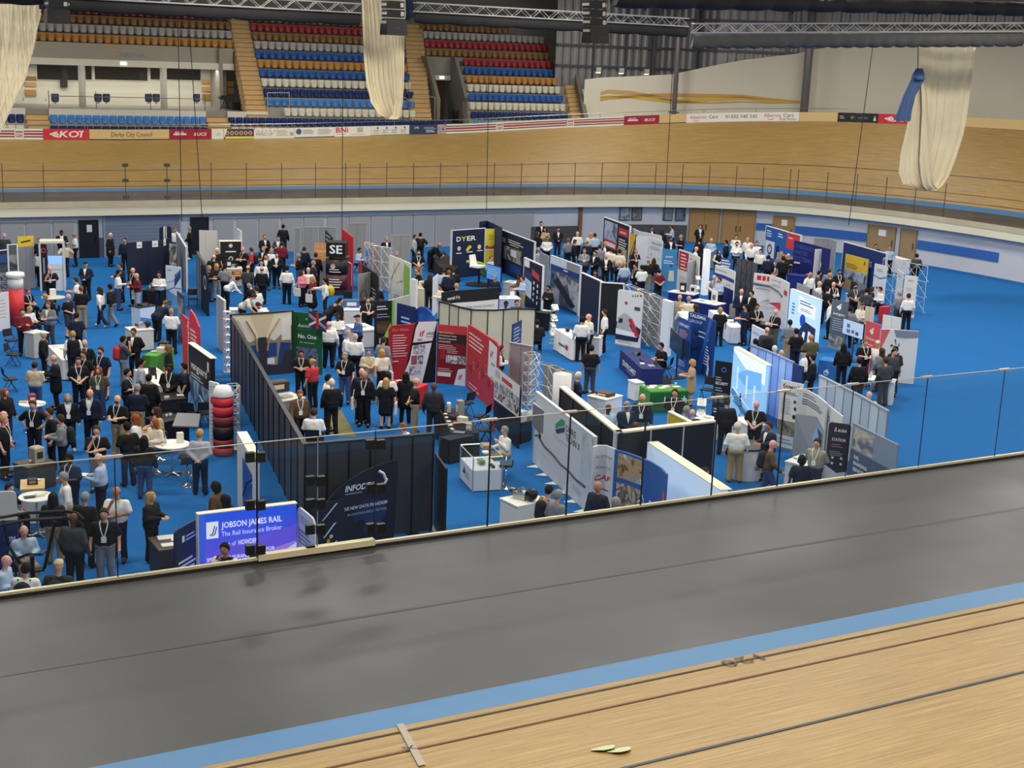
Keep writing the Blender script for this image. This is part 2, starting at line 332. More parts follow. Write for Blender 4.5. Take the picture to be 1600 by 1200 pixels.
for i,(x,y) in enumerate(((944,1171),(969,1174))):
    c=near_at(x,y); mb=MB(); mb.add([c+up+np.array([.16*math.cos(a)*(1+.2*math.sin(3*a)),.13*math.sin(a)*.94,-.13*math.sin(a)*.34]) for a in np.linspace(0,6.283,14)[:-1]],[tuple(range(13))])
    tag(obj('chalk_smudge',mb,mat('#c9cda6',.8,0,.2,9.)),('larger left-hand','smaller right-hand')[i]+' pale chalk smudge on the near timber','smudge')
# ------------------------------------------------------------------ glass screens
def glass_run(k_of,label_fn,far):
    pass
def edge_at(a):                     # point on the infield edge at arc length a
    i=int(np.clip(np.searchsorted(ARC,a)-1,0,NST-2)); f=(a-ARC[i])/(ARC[i+1]-ARC[i]); s,t=ST[i],ST[i+1]
    return np.array([s[0]+(t[0]-s[0])*f,s[1]+(t[1]-s[1])*f]),np.array([s[2]+(t[2]-s[2])*f,s[3]+(t[3]-s[3])*f])
EPX=[proj((s[0],s[1],4.2))[0] for s in ST]
_far=[k for k in range(NST) if ST[k][4]<=1.57 and k<NEARI and EPX[k]>-150 and ST[k][1]>YC]
def arc_far(px): return float(np.interp(px,[EPX[k] for k in _far],[ARC[k] for k in _far]))
ZG=5.28
gt=thing('glass_screen','tall clear glass safety screen along the far infield edge','glass screen',(30,YC+BE,ZA)); off=Matrix.Translation(-Vector(gt.location))
def kid(o,par): o.matrix_parent_inverse=Matrix.Translation(-Vector(par.location)); return o
seams=list(range(-60,130,64))+[196,261,330,385,440,493,540]+list(range(562,1240,42))+list(range(1246,1560,46))
fp=MB(); 
pane=0
for x0,x1 in zip(seams[:-1],seams[1:]):
    a0,a1=arc_far(x0),arc_far(x1); n=3; mb=MB(); mb2=MB()
    pts=[edge_at(a0+.012+(a1-a0-.024)*q/n)[0] for q in range(n+1)]; s_=Surf(pts,3.2,ZG-3.2); s_.slab(mb,0,0,s_.L,s_.H,-.006,.006)
    o=kid(obj('glass_pane',mb,GLASSF,gt),gt)
    e0,_=edge_at(a0); mb2.box(e0[0]-.018,e0[1]-.018,3.2,e0[0]+.018,e0[1]+.018,ZG); kid(obj('seam',mb2,mat('#5a4a38',.5),gt),gt)
for x,ys in ((196,(258,282,308)),(261,(258,282,308))):
    for y in ys:
        e,_=edge_at(arc_far(x)); z=PY(x,y,e[1])[2]; mb=MB(); mb.box(e[0]-.16,e[1]-.05,z-.09,e[0]+.16,e[1]+.05,z+.09); kid(obj('clamp',mb,mat('#55524c',.5),gt),gt)
# near screen
YN=YC-BE
nt_=thing('glass_screen','tall clear glass safety screen along the near infield edge with dark clamps','glass screen',(10,YN,ZA))
def xn(px,py): return P(px,py,ZA+.05)[0] if False else PY(px,py,YN)[0]
nse=[(-160,940),(-20,940),(183,912),(402,885),(496,868),(585,856),(763,831),(887,805),(1004,795),(1115,780),(1218,770),(1325,757),(1440,740),(1560,722),(1700,700)]
NX=[PY(x,y-60,YN)[0] for x,y in nse]
for i,(x0,x1) in enumerate(zip(NX[:-1],NX[1:])):
    mb=MB(); mb.box(x0+.012,YN-.007,3.155,x1-.012,YN+.007,ZG); kid(obj('glass_pane',mb,GLASS,nt_),nt_)
    mb=MB(); mb.box(x0+.012,YN-.009,ZG,x1-.012,YN+.009,ZG+.012); kid(obj('pane_edge',mb,mat('#b9beb8',.3),nt_),nt_)
    dk=x0>NX[2]+.01
    mb=MB(); mb.tube((x1,YN,3.1),(x1,YN,ZG),.018 if i in (2,5,6,7,8,9) else .011,5); kid(obj('seam',mb,mat('#23242a' if i not in (3,) else '#8a929a',.4),nt_),nt_)
    mb=MB(); mb.box(x1-.2,YN-.03,ZG-.01,x1+.13,YN+.03,ZG+.03)
    if i not in (2,3,4): kid(obj('top_clip',mb,mat('#c9c3b0',.4,.4),nt_),nt_)
for px,ys in ((400,(715,790,860)),(494,(752,788,828)),(486,(860,)),(588,(695,764,826))):
    for y in ys:
        for sx in ((-1,1) if px!=486 else (0,)):
            p=PY(px+sx*8.2,y,YN-.04); mb=MB(); mb.box(p[0]-.075,YN-.05,p[2]-.085,p[0]+.075,YN+.05,p[2]+.085); kid(obj('clamp',mb,mat('#1f1f1e',.45,.2),nt_),nt_)
mb=MB(); mb.box(-40,YN-.03,ZA,60,YN+.05,ZA+.055); struct('trim_7',mb,mat('#2a2a2c',.45),'dark sill under the near glass screen')
mb=MB(); mb.box(NX[3],YN-.07,ZA+.05,NX[5],YN+.07,ZA+.16); mb2=MB(); mb2.box(-40,YN+.05,ZA-.02,60,YN+.068,ZA+.064); struct('trim_11',mb2,mat('#b9b6ac',.35,.4),'thin pale metal edge along the near sill')
struct('trim_8',mb,mat('#d8cba6',.5),'cream threshold bar under the glass gate')
# ------------------------------------------------------------------ far infield wall: panels, doors, posters
def wsurf(px0,px1,off=.5):
    a0,a1=arc_far2(px0),arc_far2(px1); pts=[]
    for q in range(5):
        e,g=edge_at(a0+(a1-a0)*q/4); pts.append(e+g*off)
    return Surf(pts,0,2.4)
WPX=[proj((s[0]+s[2]*.5,s[1]+s[3]*.5,1.2))[0] for s in ST]
def arc_far2(px): return float(np.interp(px,[WPX[k] for k in _far],[ARC[k] for k in _far]))
wallo=bpy.data.objects['wall_far']
def wpart(name,px0,px1,z0,z1,col,d=.03,parent=wallo,rough=.6):
    s=wsurf(px0,px1); mb=MB(); s.slab(mb,.02,z0,s.L-.02,z1,-.04,d); return obj(name,mb,mat(col,rough),parent),s
for x0,x1 in [(-35,0),(1,38),(41,80),(83,117)]+[(x,x+32) for x in (333,370,404,440,474,511,545,579,612,645,679,710,741,771,802)]: wpart('wall_panel',x0,x1,.0,2.06,'#a9a9ab')
wpart('lower_panel',829,905,0,1.1,'#4c4c50'); wpart('lower_panel',955,1074,0,1.15,'#4c4c50'); wpart('post',903,909,0,2.4,'#7b5f3f',.1)
wpart('lower_panel',154,162,0,1.1,'#55565c')
s=wsurf(163,281)
sh=thing('roller_shutter','blue grey roller shutter with horizontal slats in the far wall','shutter',(*s.at(s.L/2,0)[:2],0))
for q in range(12):
    mb=MB(); s.slab(mb,.03,q*.195,s.L-.03,q*.195+.185,0,.05); kid(obj('slat',mb,mat('#7f8aa0',.45),sh),sh)
for u in (-.05,s.L-.04): mb=MB(); s.slab(mb,u,0,u+.09,2.35,0,.09); kid(obj('guide_rail',mb,mat('#9aa2b0',.4),sh),sh)
def door(n,px0,px1,h_,col,label,leaves=1,sign=False):
    s=wsurf(px0,px1); c=s.at(s.L/2,0); t=bpy.data.objects.new('door_%d'%n,None); COL.objects.link(t); t.location=(c[0],c[1],0); t['kind']='structure'; t['label']=label; t['category']='door'
    mb=MB(); s.slab(mb,0,0,.06,h_,0,.08); s.slab(mb,s.L-.06,0,s.L,h_,0,.08); s.slab(mb,.06,h_-.06,s.L-.06,h_,0,.08); kid(obj('door_frame',mb,mat('#8d7a5c' if col!='#121620' else '#1b2230',.5),t),t)
    lw=(s.L-.12)/leaves
    for q in range(leaves):
        mb=MB(); s.slab(mb,.06+q*lw+.01,.02,.06+(q+1)*lw-.01,h_-.07,0,.06); lf=kid(obj('door_leaf',mb,mat(col,.5,0,.08,1.5),t),t)
        u=.06+(q+1)*lw-.14 if q==0 else .06+q*lw+.14
        mb=MB(); mb.tube(s.at(u,.85,.1),s.at(u,1.25,.1),.025,6); kid(obj('door_handle',mb,mat('#3a3a3c',.3,.6),t),t)
    if sign:
        mb=MB(); s.slab(mb,s.L*.4,1.45,s.L*.66,1.85,.06,.07); kid(obj('notice',mb,mat('#e9e9e6',.6),t),t)
door(1,123,154,2.12,'#121620','black door with a white notice in the far wall',1,True)
door(2,297,326,2.15,'#121620','plain black door right of the roller shutter')
door(3,1076,1124,2.4,'#a5814f','left pair of tall oak doors in the far wall',2); door(4,1127,1180,2.4,'#a5814f','right pair of tall oak doors in the far wall',2)
door(5,1207,1241,2.1,'#a5814f','single oak door with a white notice behind the blue booth',1,True)
door(6,1355,1399,2.1,'#9c8360','oak door with notices at the far right bend',1,True); door(7,1406,1432,2.1,'#9c8360','narrow oak door at the far right bend')
wpart('blue_stripe',1181,1206,1.05,1.5,'#2f62ad'); wpart('blue_stripe',1242,1354,.95,1.5,'#2f62ad'); wpart('blue_stripe',1433,1560,.95,1.5,'#2f62ad')
for i,(x0,x1,c) in enumerate(((967,983,('#5d6f86','#a9b3bd','#39485c')),(986,1002,('#d3d3cf','#55554f','#8a8a80')),(1035,1050,('#4a525c','#8f989e','#2d343c')),(1054,1070,('#2c333d','#6d7a88','#10151c')))):
    s=wsurf(x0,x1); mb=MB(); s.slab(mb,0,1.45,s.L,2.3,0,.05); s2=Surf(s.p,1.45,.85)
    t=tag(obj('poster',mb,mat('#2b2e34',.5)),('leftmost framed poster on the far wall, bluish','white and grey framed poster on the far wall','grey framed poster beside the hanging cable','darkest framed poster next to the oak doors')[i],'poster'); art(s2,t,[('i',.06,.05,.94,.95,c,6)],.05)
# ------------------------------------------------------------------ advertising boards on top of the track
TPX=[proj((s[0]+s[2]*top(s)[0],s[1]+s[3]*top(s)[0],top(s)[1]))[0] for s in ST]
def top_pt(px,ex=.06):
    f=float(np.interp(px,[TPX[k] for k in _far],_far)); i=int(f); q=f-i; a,b=ST[i],ST[min(i+1,NST-1)]
    def pt(s): o,z=top(s,ex); return np.array([s[0]+s[2]*o,s[1]+s[3]*o,z])
    return pt(a)*(1-q)+pt(b)*q
BH=.66
def board(px0,px1,col,label,items=()):
    n=max(2,int((px1-px0)/25)); pts=[top_pt(px0+(px1-px0)*q/n) for q in range(n+1)]; z0=min(p[2] for p in pts)
    class TS(Surf):
        def at(s,u,v,d=0.):
            x,y,z=Surf.at(s,u,v,d); return (x,y,z+float(np.interp(u,s.l,[p[2] for p in pts])))
    s=TS(pts,.02,BH); mb=MB(); s.slab(mb,.01,0,s.L-.01,BH,-.08,0)
    t=tag(obj('advertising_board',mb,mat(col,.5)),label,'banner'); art(s,t,list(items)); return t
GB=[('r',0,.72,1,.82,'#20242e'),('r',0,.42,1,.62,'#c33a46'),('r',0,.2,1,.3,'#20242e')]
def gbr(*us):
    r=[]
    for u,w_ in us: r+=[('r',u,.05,u+w_,.97,'#ece8dd','panel'),('t','GBR',u+.12*w_,.2,.2,'#c33a46',True,0,w_*.76),('r',u+.1*w_,.6,u+.9*w_,.8,'#8a8f98')]
    return r
MAR=[('t','BUCS',.58,.36,.2,'#f3eeee',True,.2,.3),('r',.1,.42,.4,.6,'#e8dada'),('t','BUCS',.14,.64,.1,'#f3eeee',True,0,.2)]
board(-40,23,'#ece8dd','white board with red and navy stripes at far left',GB); board(23,38,'#ece8dd','small white board lettered in red between striped boards',[('t','GBR',.1,.2,.2,'#c33a46',True,0,.8),('r',.1,.6,.9,.8,'#8a8f98')]); board(38,68,'#ece8dd','short striped board left of the red board',GB)
EK=[('w',[(.3,.72),(.14,.5),(.34,.2)],.035,'#f5efec'),('t','eKOI',.2,.24,.4,'#f7f1ee',True,.15,.66),('c',.79,.8,.05,'#f5efec'),('c',.86,.8,.05,'#f5efec')]
board(68,140,'#cf2f3f','bright red board lettered ekoi in white',EK)
board(140,265,'#d9bd85','sand coloured board lettered Derby City Council',[('t','Derby City Council',.27,.32,.3,'#3f3a33',False,0,.51),('r',0,0,1,.08,'#2b2b2d')])
board(265,331,'#a02336','maroon board with white lettering beside Derby City Council board',MAR)
board(331,350,'#e9e7dc','small white board with faint green mark',[('p',[(.2,.3),(.6,.7),(.8,.4)],'#c8d2c0')])
board(350,397,'#4a4744','dark board with a row of round red badges and yellow strip',[('c',.12+.152*q,.58,.13,'#d9c9c7') for q in range(6)]+[('c',.12+.152*q,.58,.09,'#b8404a') for q in range(6)]+[('r',.05,.03,1,.24,'#e3e04c'),('p',[(0,0),(0,1),(.12,1)],'#e9e7dc')])
board(397,461,'#e7e3d8','white board lettered PIPED UP in grey',[('t','PIPED UP',.06,.28,.2,'#8a8578',False,0,.4),('l',.55,.8,.85,5,.13,'#b5b0a4'),('r',.88,.25,.97,.6,'#b0aca4')]+[('c',.1+.1*q,.75,.06,'#c9b9a4') for q in range(5)])
board(461,523,'#e9e7df','white board with round navy logo',[('o',.1,.62,.2,.1,'#33507e'),('r',.07,.5,.13,.75,'#33507e'),('l',.2,.75,.5,3,.16,'#8a93a4'),('l',.58,.8,.95,4,.15,'#aeb0ac'),('r',0,0,1,.06,'#23272e')])
board(523,580,'#ece9e0','white board lettered BNi in red',[('t','BNi',.04,.42,.36,'#c3223a',True,0,.33),('l',.05,.25,.38,1,.1,'#8a8578'),('r',.62,.4,.78,.9,'#b9b6ae'),('l',.45,.2,.98,1,.1,'#a9a79f')])
board(580,640,'#e6e4da','white board with four small blue emblems and green foot',[q for k in range(4) for q in (('c',.17+.235*k,.78,.07,'#4a5f9e'),('t','SMART',.06+.235*k,.45,.1,'#7d8490',False,0,.17),('l',.06+.235*k,.35,.22+.235*k,2,.1,'#b5b8b4'))]+[('r',.0,.0,1,.08,'#7fae6d')])
board(640,697,'#33415f','navy board with white print and a picture at its end',[('t','LHL',.14,.62,.15,'#dfe3ee',True),('l',.4,.7,.75,2,.14,'#9fb0d8'),('l',.45,.38,.72,2,.14,'#dfe3ee'),('i',.76,0,1,1,('#7f9bc8','#c9a9a4','#5a4a58'),5)])
board(697,775,'#ece8dd','striped board right of the navy board',GB); board(775,787,'#ece8dd','small red-lettered white board below the right seat block',[('t','GBR',.1,.2,.2,'#c33a46',True,0,.8),('r',.1,.6,.9,.8,'#8a8f98')]); board(787,886,'#ece8dd','long striped board below the right seat block',GB)
board(886,897,'#ece8dd','small red-lettered white board below the end stair',[('t','GBR',.1,.2,.2,'#c33a46',True,0,.8),('r',.1,.6,.9,.8,'#8a8f98')]); board(897,975,'#ece8dd','striped board left of the rightmost maroon board',GB)
board(975,1030,'#a02336','maroon board with white lettering beyond the seating',MAR)
board(1030,1072,'#d9bd85','plain sand board left of the phone number board',[('r',0,0,1,.08,'#2b2b2d')])
ALB=[('t','Albatross',.03,.42,.26,'#c0455a',False,0,.15),('t','Cars',.2,.42,.26,'#3a3a44',False,0,.08),('t','01332 345 345',.35,.38,.25,'#3a3a44',False,0,.28),('t','Albatross',.69,.48,.26,'#c0455a',False,0,.15),('t','Cars',.86,.48,.26,'#3a3a44',False,0,.09),('t','Ride Better',.83,.14,.17,'#5a5a60',False,0,.15),('w',[(.06,.25),(.09,.15),(.12,.25)],.015,'#c0455a'),('w',[(.72,.3),(.75,.18),(.78,.3)],.015,'#c0455a')]
board(1072,1248,'#efece4','long white board lettered Albatross Cars with a phone number',ALB)
board(1248,1308,'#d9bd85','plain sand board right of the phone number board')
board(1308,1371,'#22211f','black board with a looping oval outline',[('o',.52,.5,.3,.26,'#4a4a4a'),('c',.36,.5,.13,'#6a7474'),('r',.5,.35,.75,.6,'#55555a'),('p',[(.88,.2),(.96,.2),(.92,.8)],'#d8d5cc'),('l',.05,.6,.18,2,.2,'#b9b6ae')])
board(1371,1445,'#cf2f3f','red board lettered in white behind the hanging net',EK); board(1445,1640,'#d9bd85','plain sand board at the far right bend')
# rail above the boards
rl=thing('hand_rail','thin steel hand rail running above the advertising boards','railing',tuple(top_pt(300)))
mb=MB(); pts=[top_pt(x,.5)+np.array([0,0,.95]) for x in range(-40,1340,40)]; mb.path(pts,.022,5); kid(obj('rail',mb,mat('#b9b7ae',.35,.7),rl),rl)
for x in range(-20,1340,80):
    p=top_pt(x,.5); mb=MB(); mb.tube(p,p+np.array([0,0,.95]),.018,5); kid(obj('post',mb,mat('#a9a79f',.35,.7),rl),rl)
# ------------------------------------------------------------------ far stand
Y0,DY,Z0,DZ=92.9,.8,6.13,.645
CONC=mat('#9a968c',.8,0,.08,1.2); TREAD=mat('#c9a771',.7,0,.1,2.); WHITEW=mat('#d9d5c6',.7)
def ry(r): return Y0+DY*r
def rz(r): return Z0+DZ*r
def sx(px,r): return PY(px,200-14.4*r,ry(r))[0]
def terr(n,rows,x0,x1,label,f0=None,f1=None):
    t=bpy.data.objects.new('floor_terrace_%d'%n,None); COL.objects.link(t); t['kind']='structure'; t['label']=label; t['category']='terrace'; t.location=(0,0,0)
    for r in rows:
        x1_=x1+(skx(ry(r)) if x1>50 else 0)
        if f0: x0=f0(r)
        if f1: x1_=f1(r)
        mb=MB(); mb.box(x0,ry(r)-.35,rz(r)-.3-DZ-.4,x1_,ry(r)+.5,rz(r)-.36); obj('step',mb,CONC,t)
RL0={8:723,7:724,6:727,5:730,4:732,3:733,2:735}
XA2,XA3,XA4=30.3,44.6,54.7
SK=.344
def skx(y): return SK*(y-93.7)
terr(1,(0,1),-12,XA4+1.0,'two lowest concrete steps along the whole stand')
A2R=lambda r:30.4+.14*(ry(r)-95); A3L=lambda r:41.55+.34*(ry(r)-95); A3R=lambda r:43.05+.34*(ry(r)-95)
terr(2,range(2,13),XA2,XA3,'concrete seat terrace of the middle block',A2R,A3L); terr(3,range(9,13),-12,XA2,'upper concrete terrace above the glazed room',None,lambda r:29.05+.14*(ry(r)-95))
terr(4,range(2,9),XA3+4.0,XA4+1.0,'concrete seat terrace right of the tunnel',lambda r:sx(RL0[r],r)-.25); terr(5,range(9,13),XA3,XA4+1.0,'concrete seat terrace above the tunnel',A3R)
def stair(label,x0_,x1_,r0,r1,n,sk=False):
    x0,x1=x0_,x1_
    t=thing('stair',label,'stairs',((x0+x1)/2,ry(r0),rz(r0)))
    k=int((r1-r0)*2)
    for q in range(k):
        r=r0+q*.5; x0=x0_+sk*(ry(r)-95); x1=x1_+sk*(ry(r)-95); mb=MB(); mb.box(x0,ry(r)-.42,rz(r)-1.2,x1,ry(r)+.05,rz(r)-.2); kid(obj('tread',mb,TREAD,t),t)
        mb=MB(); mb.box(x0,ry(r)-.43,rz(r)-.23,x1,ry(r)-.36,rz(r)-.19); kid(obj('nosing',mb,mat('#7a6748',.6),t),t)
    for x in (x0_,x1_):
        mb=MB(); a=(x+sk*(ry(r0)-95),ry(max(r0,2)),rz(max(r0,2))+.45); b=(x+sk*(ry(r1)-95),ry(r1)-.3,rz(r1)+.2); mb.tube(a,b,.022,5); kid(obj('hand_rail',mb,mat('#8a867c',.4,.6),t),t)
stair('short timber stair at far left leading up to the room',PY(40,185,94)[0],PY(75,185,94)[0],-.3,2.6,1)
stair('short timber stair between the two lower blue seat rows',PY(322,185,94)[0],PY(356,185,94)[0],-.3,2.6,2)
stair('long timber stair left of the middle seat block',29.0,30.45,2,13,3,.14)
stair('long timber stair right of the middle seat block beside the tunnel',41.5,43.1,2,13,4,.34)
stair('timber stair at the right end of the stand',XA4+.45,XA4+1.4,1,11,5,.344)
mb=MB(); t0=1.5
pr=[(ry(1)-.6,rz(1)-.8),(ry(13.4),rz(13.4)-.9),(ry(13.4),rz(13.4)+.5),(ry(1)-.6,rz(1)+.55)]
mb.prism(pr,lambda p:(XA4+1.0+skx(p[0]),p[0],p[1]),lambda p:(XA4+1.35+skx(p[0]),p[0],p[1])); struct('wall_stand_end',mb,mat('#7d776c',.7),'sloping grey parapet closing the right end of the stand')
mb=MB(); mb.box(-20,ry(13)+.6,0,XA4+5,ry(13)+.9,20); struct('wall_stand_rear',mb,mat('#8d8a82',.8),'grey wall behind the top row of the stand')
mb=MB(); mb.box(-20,Y0-.9,4,XA4+1.4,Y0-.7,rz(0)-.3); struct('wall_stand_front',mb,WHITEW,'low white wall in front of the first seat row')
# glazed room on the left
xb0,xb1=PY(8,100,99.4)[0],PY(364,108,99.4)[0]
mb=MB(); mb.box(xb0-12,99.4,10.55,xb1,99.7,11.62); struct('wall_fascia',mb,mat('#a6a193',.8,0,.06,.8),'grey concrete fascia above the glazed room')
fs=Surf([(xb0,99.4),(xb1,99.4)],10.55,1.07); fo=bpy.data.objects['wall_fascia']
sg=thing('wall_sign','faint wall sign reading DERBY ARENA with a striped square','sign',tuple(fs.at(fs.L*.45,.1)))
a0=.435
class Sub(Surf): pass
tmp=thing('tmp','','x'); art(fs,tmp,[('t','DERBY',.485,.58,.25,'#b9a57e',False,0,.075),('t','ARENA',.483,.2,.3,'#8c8b96',True,0,.115),('r',.436,.2,.475,.95,'#b79a62'),('p',[(.436,.5),(.475,.6),(.475,.75),(.436,.7)],'#a9a193'),('p',[(.436,.22),(.475,.3),(.475,.42),(.436,.38)],'#a9a193')])
for c in list(tmp.children): c.parent=sg; kid(c,sg)
bpy.data.objects.remove(tmp)
mb=MB(); mb.box(xb0,99.1,10.1,xb1,99.75,10.55); struct('trim_9',mb,mat('#e3dfcb',.6),'cream lintel over the glazed room')
es=Surf([(PY(188,101,99.1)[0],99.1),(PY(198,101,99.1)[0],99.1)],10.22,.22); mb=MB(); es.slab(mb,0,0,es.L,es.H,0,.05); tag(obj('exit_sign',mb,mat('#e8f2f4',.4,0,0,3,.9)),'small lit white exit sign on the cream lintel','sign')
yr=101.4
area_light((xb0+xb1)/2,99.6,10.05,14,.6,170)  # unseen ceiling light inside the glazed room, added to lighten it
mb=MB(); mb.box(xb0-2,yr,7.2,xb1,yr+.2,11); struct('wall_room',mb,mat('#cdcab9',.7),'cream rear wall of the glazed room')
mb=MB(); mb.box(xb0-12,94.5,7.0,xb1+.3,yr,7.38); struct('floor_room',mb,mat('#8e8a80',.5),'grey floor of the glazed room')
mb=MB(); mb.box(PY(76,170,94.4)[0],94.3,6.4,PY(321,170,94.4)[0],94.5,7.4); mb.box(-12,94.3,6.4,PY(39,170,94.4)[0],94.5,7.4); mb.box(PY(355,175,94.4)[0],94.3,6.4,PY(418,175,94.4)[0],94.5,7.4); struct('wall_room_front',mb,WHITEW,'white low wall above the light blue seats')
mb=MB(); mb.box(PY(362,130,96)[0],99.0,7.2,PY(362,130,96)[0]+.25,yr,11.6); struct('wall_room_side',mb,CONC,'grey side wall of the glazed room beside the stair')
for i,(x0,x1) in enumerate(((58,124),(126,143),(148,230),(235,250),(252,313))):
    a,b=PY(x0,114,yr)[0],PY(x1,114,yr)[0]; wz0=PY(x0,124,yr)[2]; t=bpy.data.objects.new('window_%d'%(i+1),None); COL.objects.link(t); t.location=(a,yr,wz0); t['kind']='structure'; t['label']='dark window strip %s in the rear of the room'%('leftmost','narrow beside the left column','central','narrow beside the right column','rightmost')[i]; t['category']='window'
    mb=MB(); mb.box(a,yr-.02,wz0,b,yr+.02,10.12); kid(obj('pane',mb,mat('#2b2925',.12),t),t)
    mb=MB(); mb.box(a-.06,yr-.06,wz0-.07,b+.06,yr-.02,wz0); mb.box(b,yr-.06,wz0,b+.08,yr-.02,10.12); kid(obj('window_frame',mb,mat('#b9b6a8',.5),t),t)
for i,(x,lb) in enumerate(((129,'left'),(256,'right'))):
    p=PY(x,157,98.2); mb=MB(); mb.lathe([(.24,7.38),(.24,10.15)],(p[0],98.2,0),14); tag(obj('column',mb,mat('#e0ddcd',.6),None,True),lb+' round white column in the glazed room','column')
for (x0,x1,y0,y1,c) in ((39,57,119,125,'#8f6f3e'),(39,57,128,135,'#c49a5a'),(39,57,140,150,'#a8814a'),(316,332,124,131,'#c49a5a'),(316,332,136,143,'#c49a5a'),(316,332,147,156,'#a8814a'),(355,365,127,135,'#c49a5a'),(355,365,137,147,'#c49a5a')):
    a,b=PY(x0,y0,yr-.1),PY(x1,y1,yr-.1); mb=MB(); mb.box(a[0],yr-.12,b[2],b[0],yr,a[2]); obj('timber_panel',mb,mat(c,.6),bpy.data.objects['wall_room'])
a,b=PY(333,111,yr-.1),PY(354,152,yr-.1)
t=bpy.data.objects.new('door_8',None); COL.objects.link(t); t.location=(a[0],yr-.1,7.38); t['kind']='structure'; t['label']='white door with two dark vision panels in the room'; t['category']='door'
mb=MB(); mb.box(a[0],yr-.12,7.38,b[0],yr-.05,a[2]); kid(obj('door_leaf',mb,mat('#d8d4c4',.6),t),t)
mb=MB(); mb.box(a[0]-.1,yr-.14,7.38,a[0],yr-.03,a[2]+.1); kid(obj('door_frame',mb,mat('#8f6f3e',.6),t),t)
for y0,y1 in ((118,132),(138,150)):
    p,q=PY(336,y0,yr-.1),PY(341,y1,yr-.1); mb=MB(); mb.box(p[0],yr-.135,q[2],q[0],yr-.12,p[2]); kid(obj('vision_panel',mb,mat('#1a1a1c',.2),t),t)
p=PY(100,130,yr-.1); mb=MB(); mb.box(p[0]-.25,yr-.3,p[2]-.28,p[0]+.2,yr-.02,p[2]+.28); mb.box(p[0]-.05,yr-.1,p[2]+.28,p[0]+.02,yr,p[2]+.5); tag(obj('wall_speaker',mb,mat('#2e2620',.5)),'small dark speaker mounted on the room wall','speaker')
# balustrade of the room
bt=thing('glass_balustrade','glass balustrade in front of the glazed room','balustrade',(xb0+5,94.6,7.4))
bx=[PY(x,150,94.6)[0] for x in (76,150,235,320)]
for a,b in zip(bx[:-1],bx[1:]):
    mb=MB(); mb.box(a+.03,94.6,7.4,b-.03,94.62,8.5); kid(obj('glass_pane',mb,GLASSF,bt),bt)
mb=MB(); mb.tube((bx[0],94.6,8.2),(bx[-1],94.6,8.2),.025,5); kid(obj('rail',mb,mat('#9a978c',.4,.6),bt),bt)
for x in bx: mb=MB(); mb.tube((x,94.6,7.4),(x,94.6,8.55),.025,5); kid(obj('post',mb,mat('#4a463e',.4,.5),bt),bt)
# tunnel mouth (vomitory)
xv0,xv1=44.35,46.75
mb=MB(); 
for x in (xv0,xv1): mb.prism([(96.3,6.6),(99.4,6.6),(99.4,rz(8.5)),(98.5,rz(8.5)),(96.3,rz(3.6))],lambda p:(x,p[0],p[1]),lambda p:(x+.28,p[0],p[1]))
struct('wall_tunnel',mb,mat('#7f7b72',.7),'raked grey side walls of the tunnel mouth')
mb=MB(); mb.box(xv0+.28,99.1,rz(6.3),xv1,99.4,rz(8.45)); struct('wall_tunnel_head',mb,mat('#8d8980',.7),'grey panel over the tunnel opening')
mb=MB(); mb.box(xv0+.4,98.85,rz(5.75),xv1-.1,99.15,rz(6.3)); struct('trim_10',mb,mat('#c9c5b5',.6),'pale lintel over the tunnel opening')
mb=MB(); mb.box(xv0,100.8,6.6,xv1+.3,101.0,10.5); mb.box(xv0+.28,95.2,6.5,xv1,100.8,6.75); struct('wall_tunnel_rear',mb,mat('#6a5238',.7,0,.3,.8),'brown rear wall and floor inside the tunnel')
e2=Surf([(PY(687,116,98.8)[0],98.8),(PY(694,116,98.8)[0],98.8)],rz(5.9),.2); mb=MB(); e2.slab(mb,0,0,e2.L,e2.H,0,.05); tag(obj('exit_sign',mb,mat('#e8f2f4',.4,0,0,3,.9)),'small lit white exit sign over the tunnel opening','sign')
p=PY(712,172,95.6); mb=MB(); mb.lathe([(.22,0),(.27,.9),(.28,.95),(.24,1.0)],(p[0],95.6,6.75),10); tag(obj('litter_bin',mb,mat('#1c1c1d',.5),None,True),'black litter bin beside the tunnel mouth','bin')
for (x0,y0,x1,y1,r,lb) in ((418,145,452,145,3,'rail of steel tube in front of the middle block'),(627,150,645,160,3,'bent steel rail left of the tunnel mouth'),(645,149,680,152,3,'steel rail across the tunnel mouth')):
    a,b=PY(x0,y0,94.7),PY(x1,y1,94.7); t=thing('guard_rail',lb,'railing',(a[0],94.7,7.2)); mb=MB(); mb.tube(a,b,.028,5); kid(obj('rail',mb,mat('#c2beb2',.35,.6),t),t)
    for p in (a,b): mb=MB(); mb.tube((p[0],94.7,6.5),p,.028,5); kid(obj('post',mb,mat('#c2beb2',.35,.6),t),t)
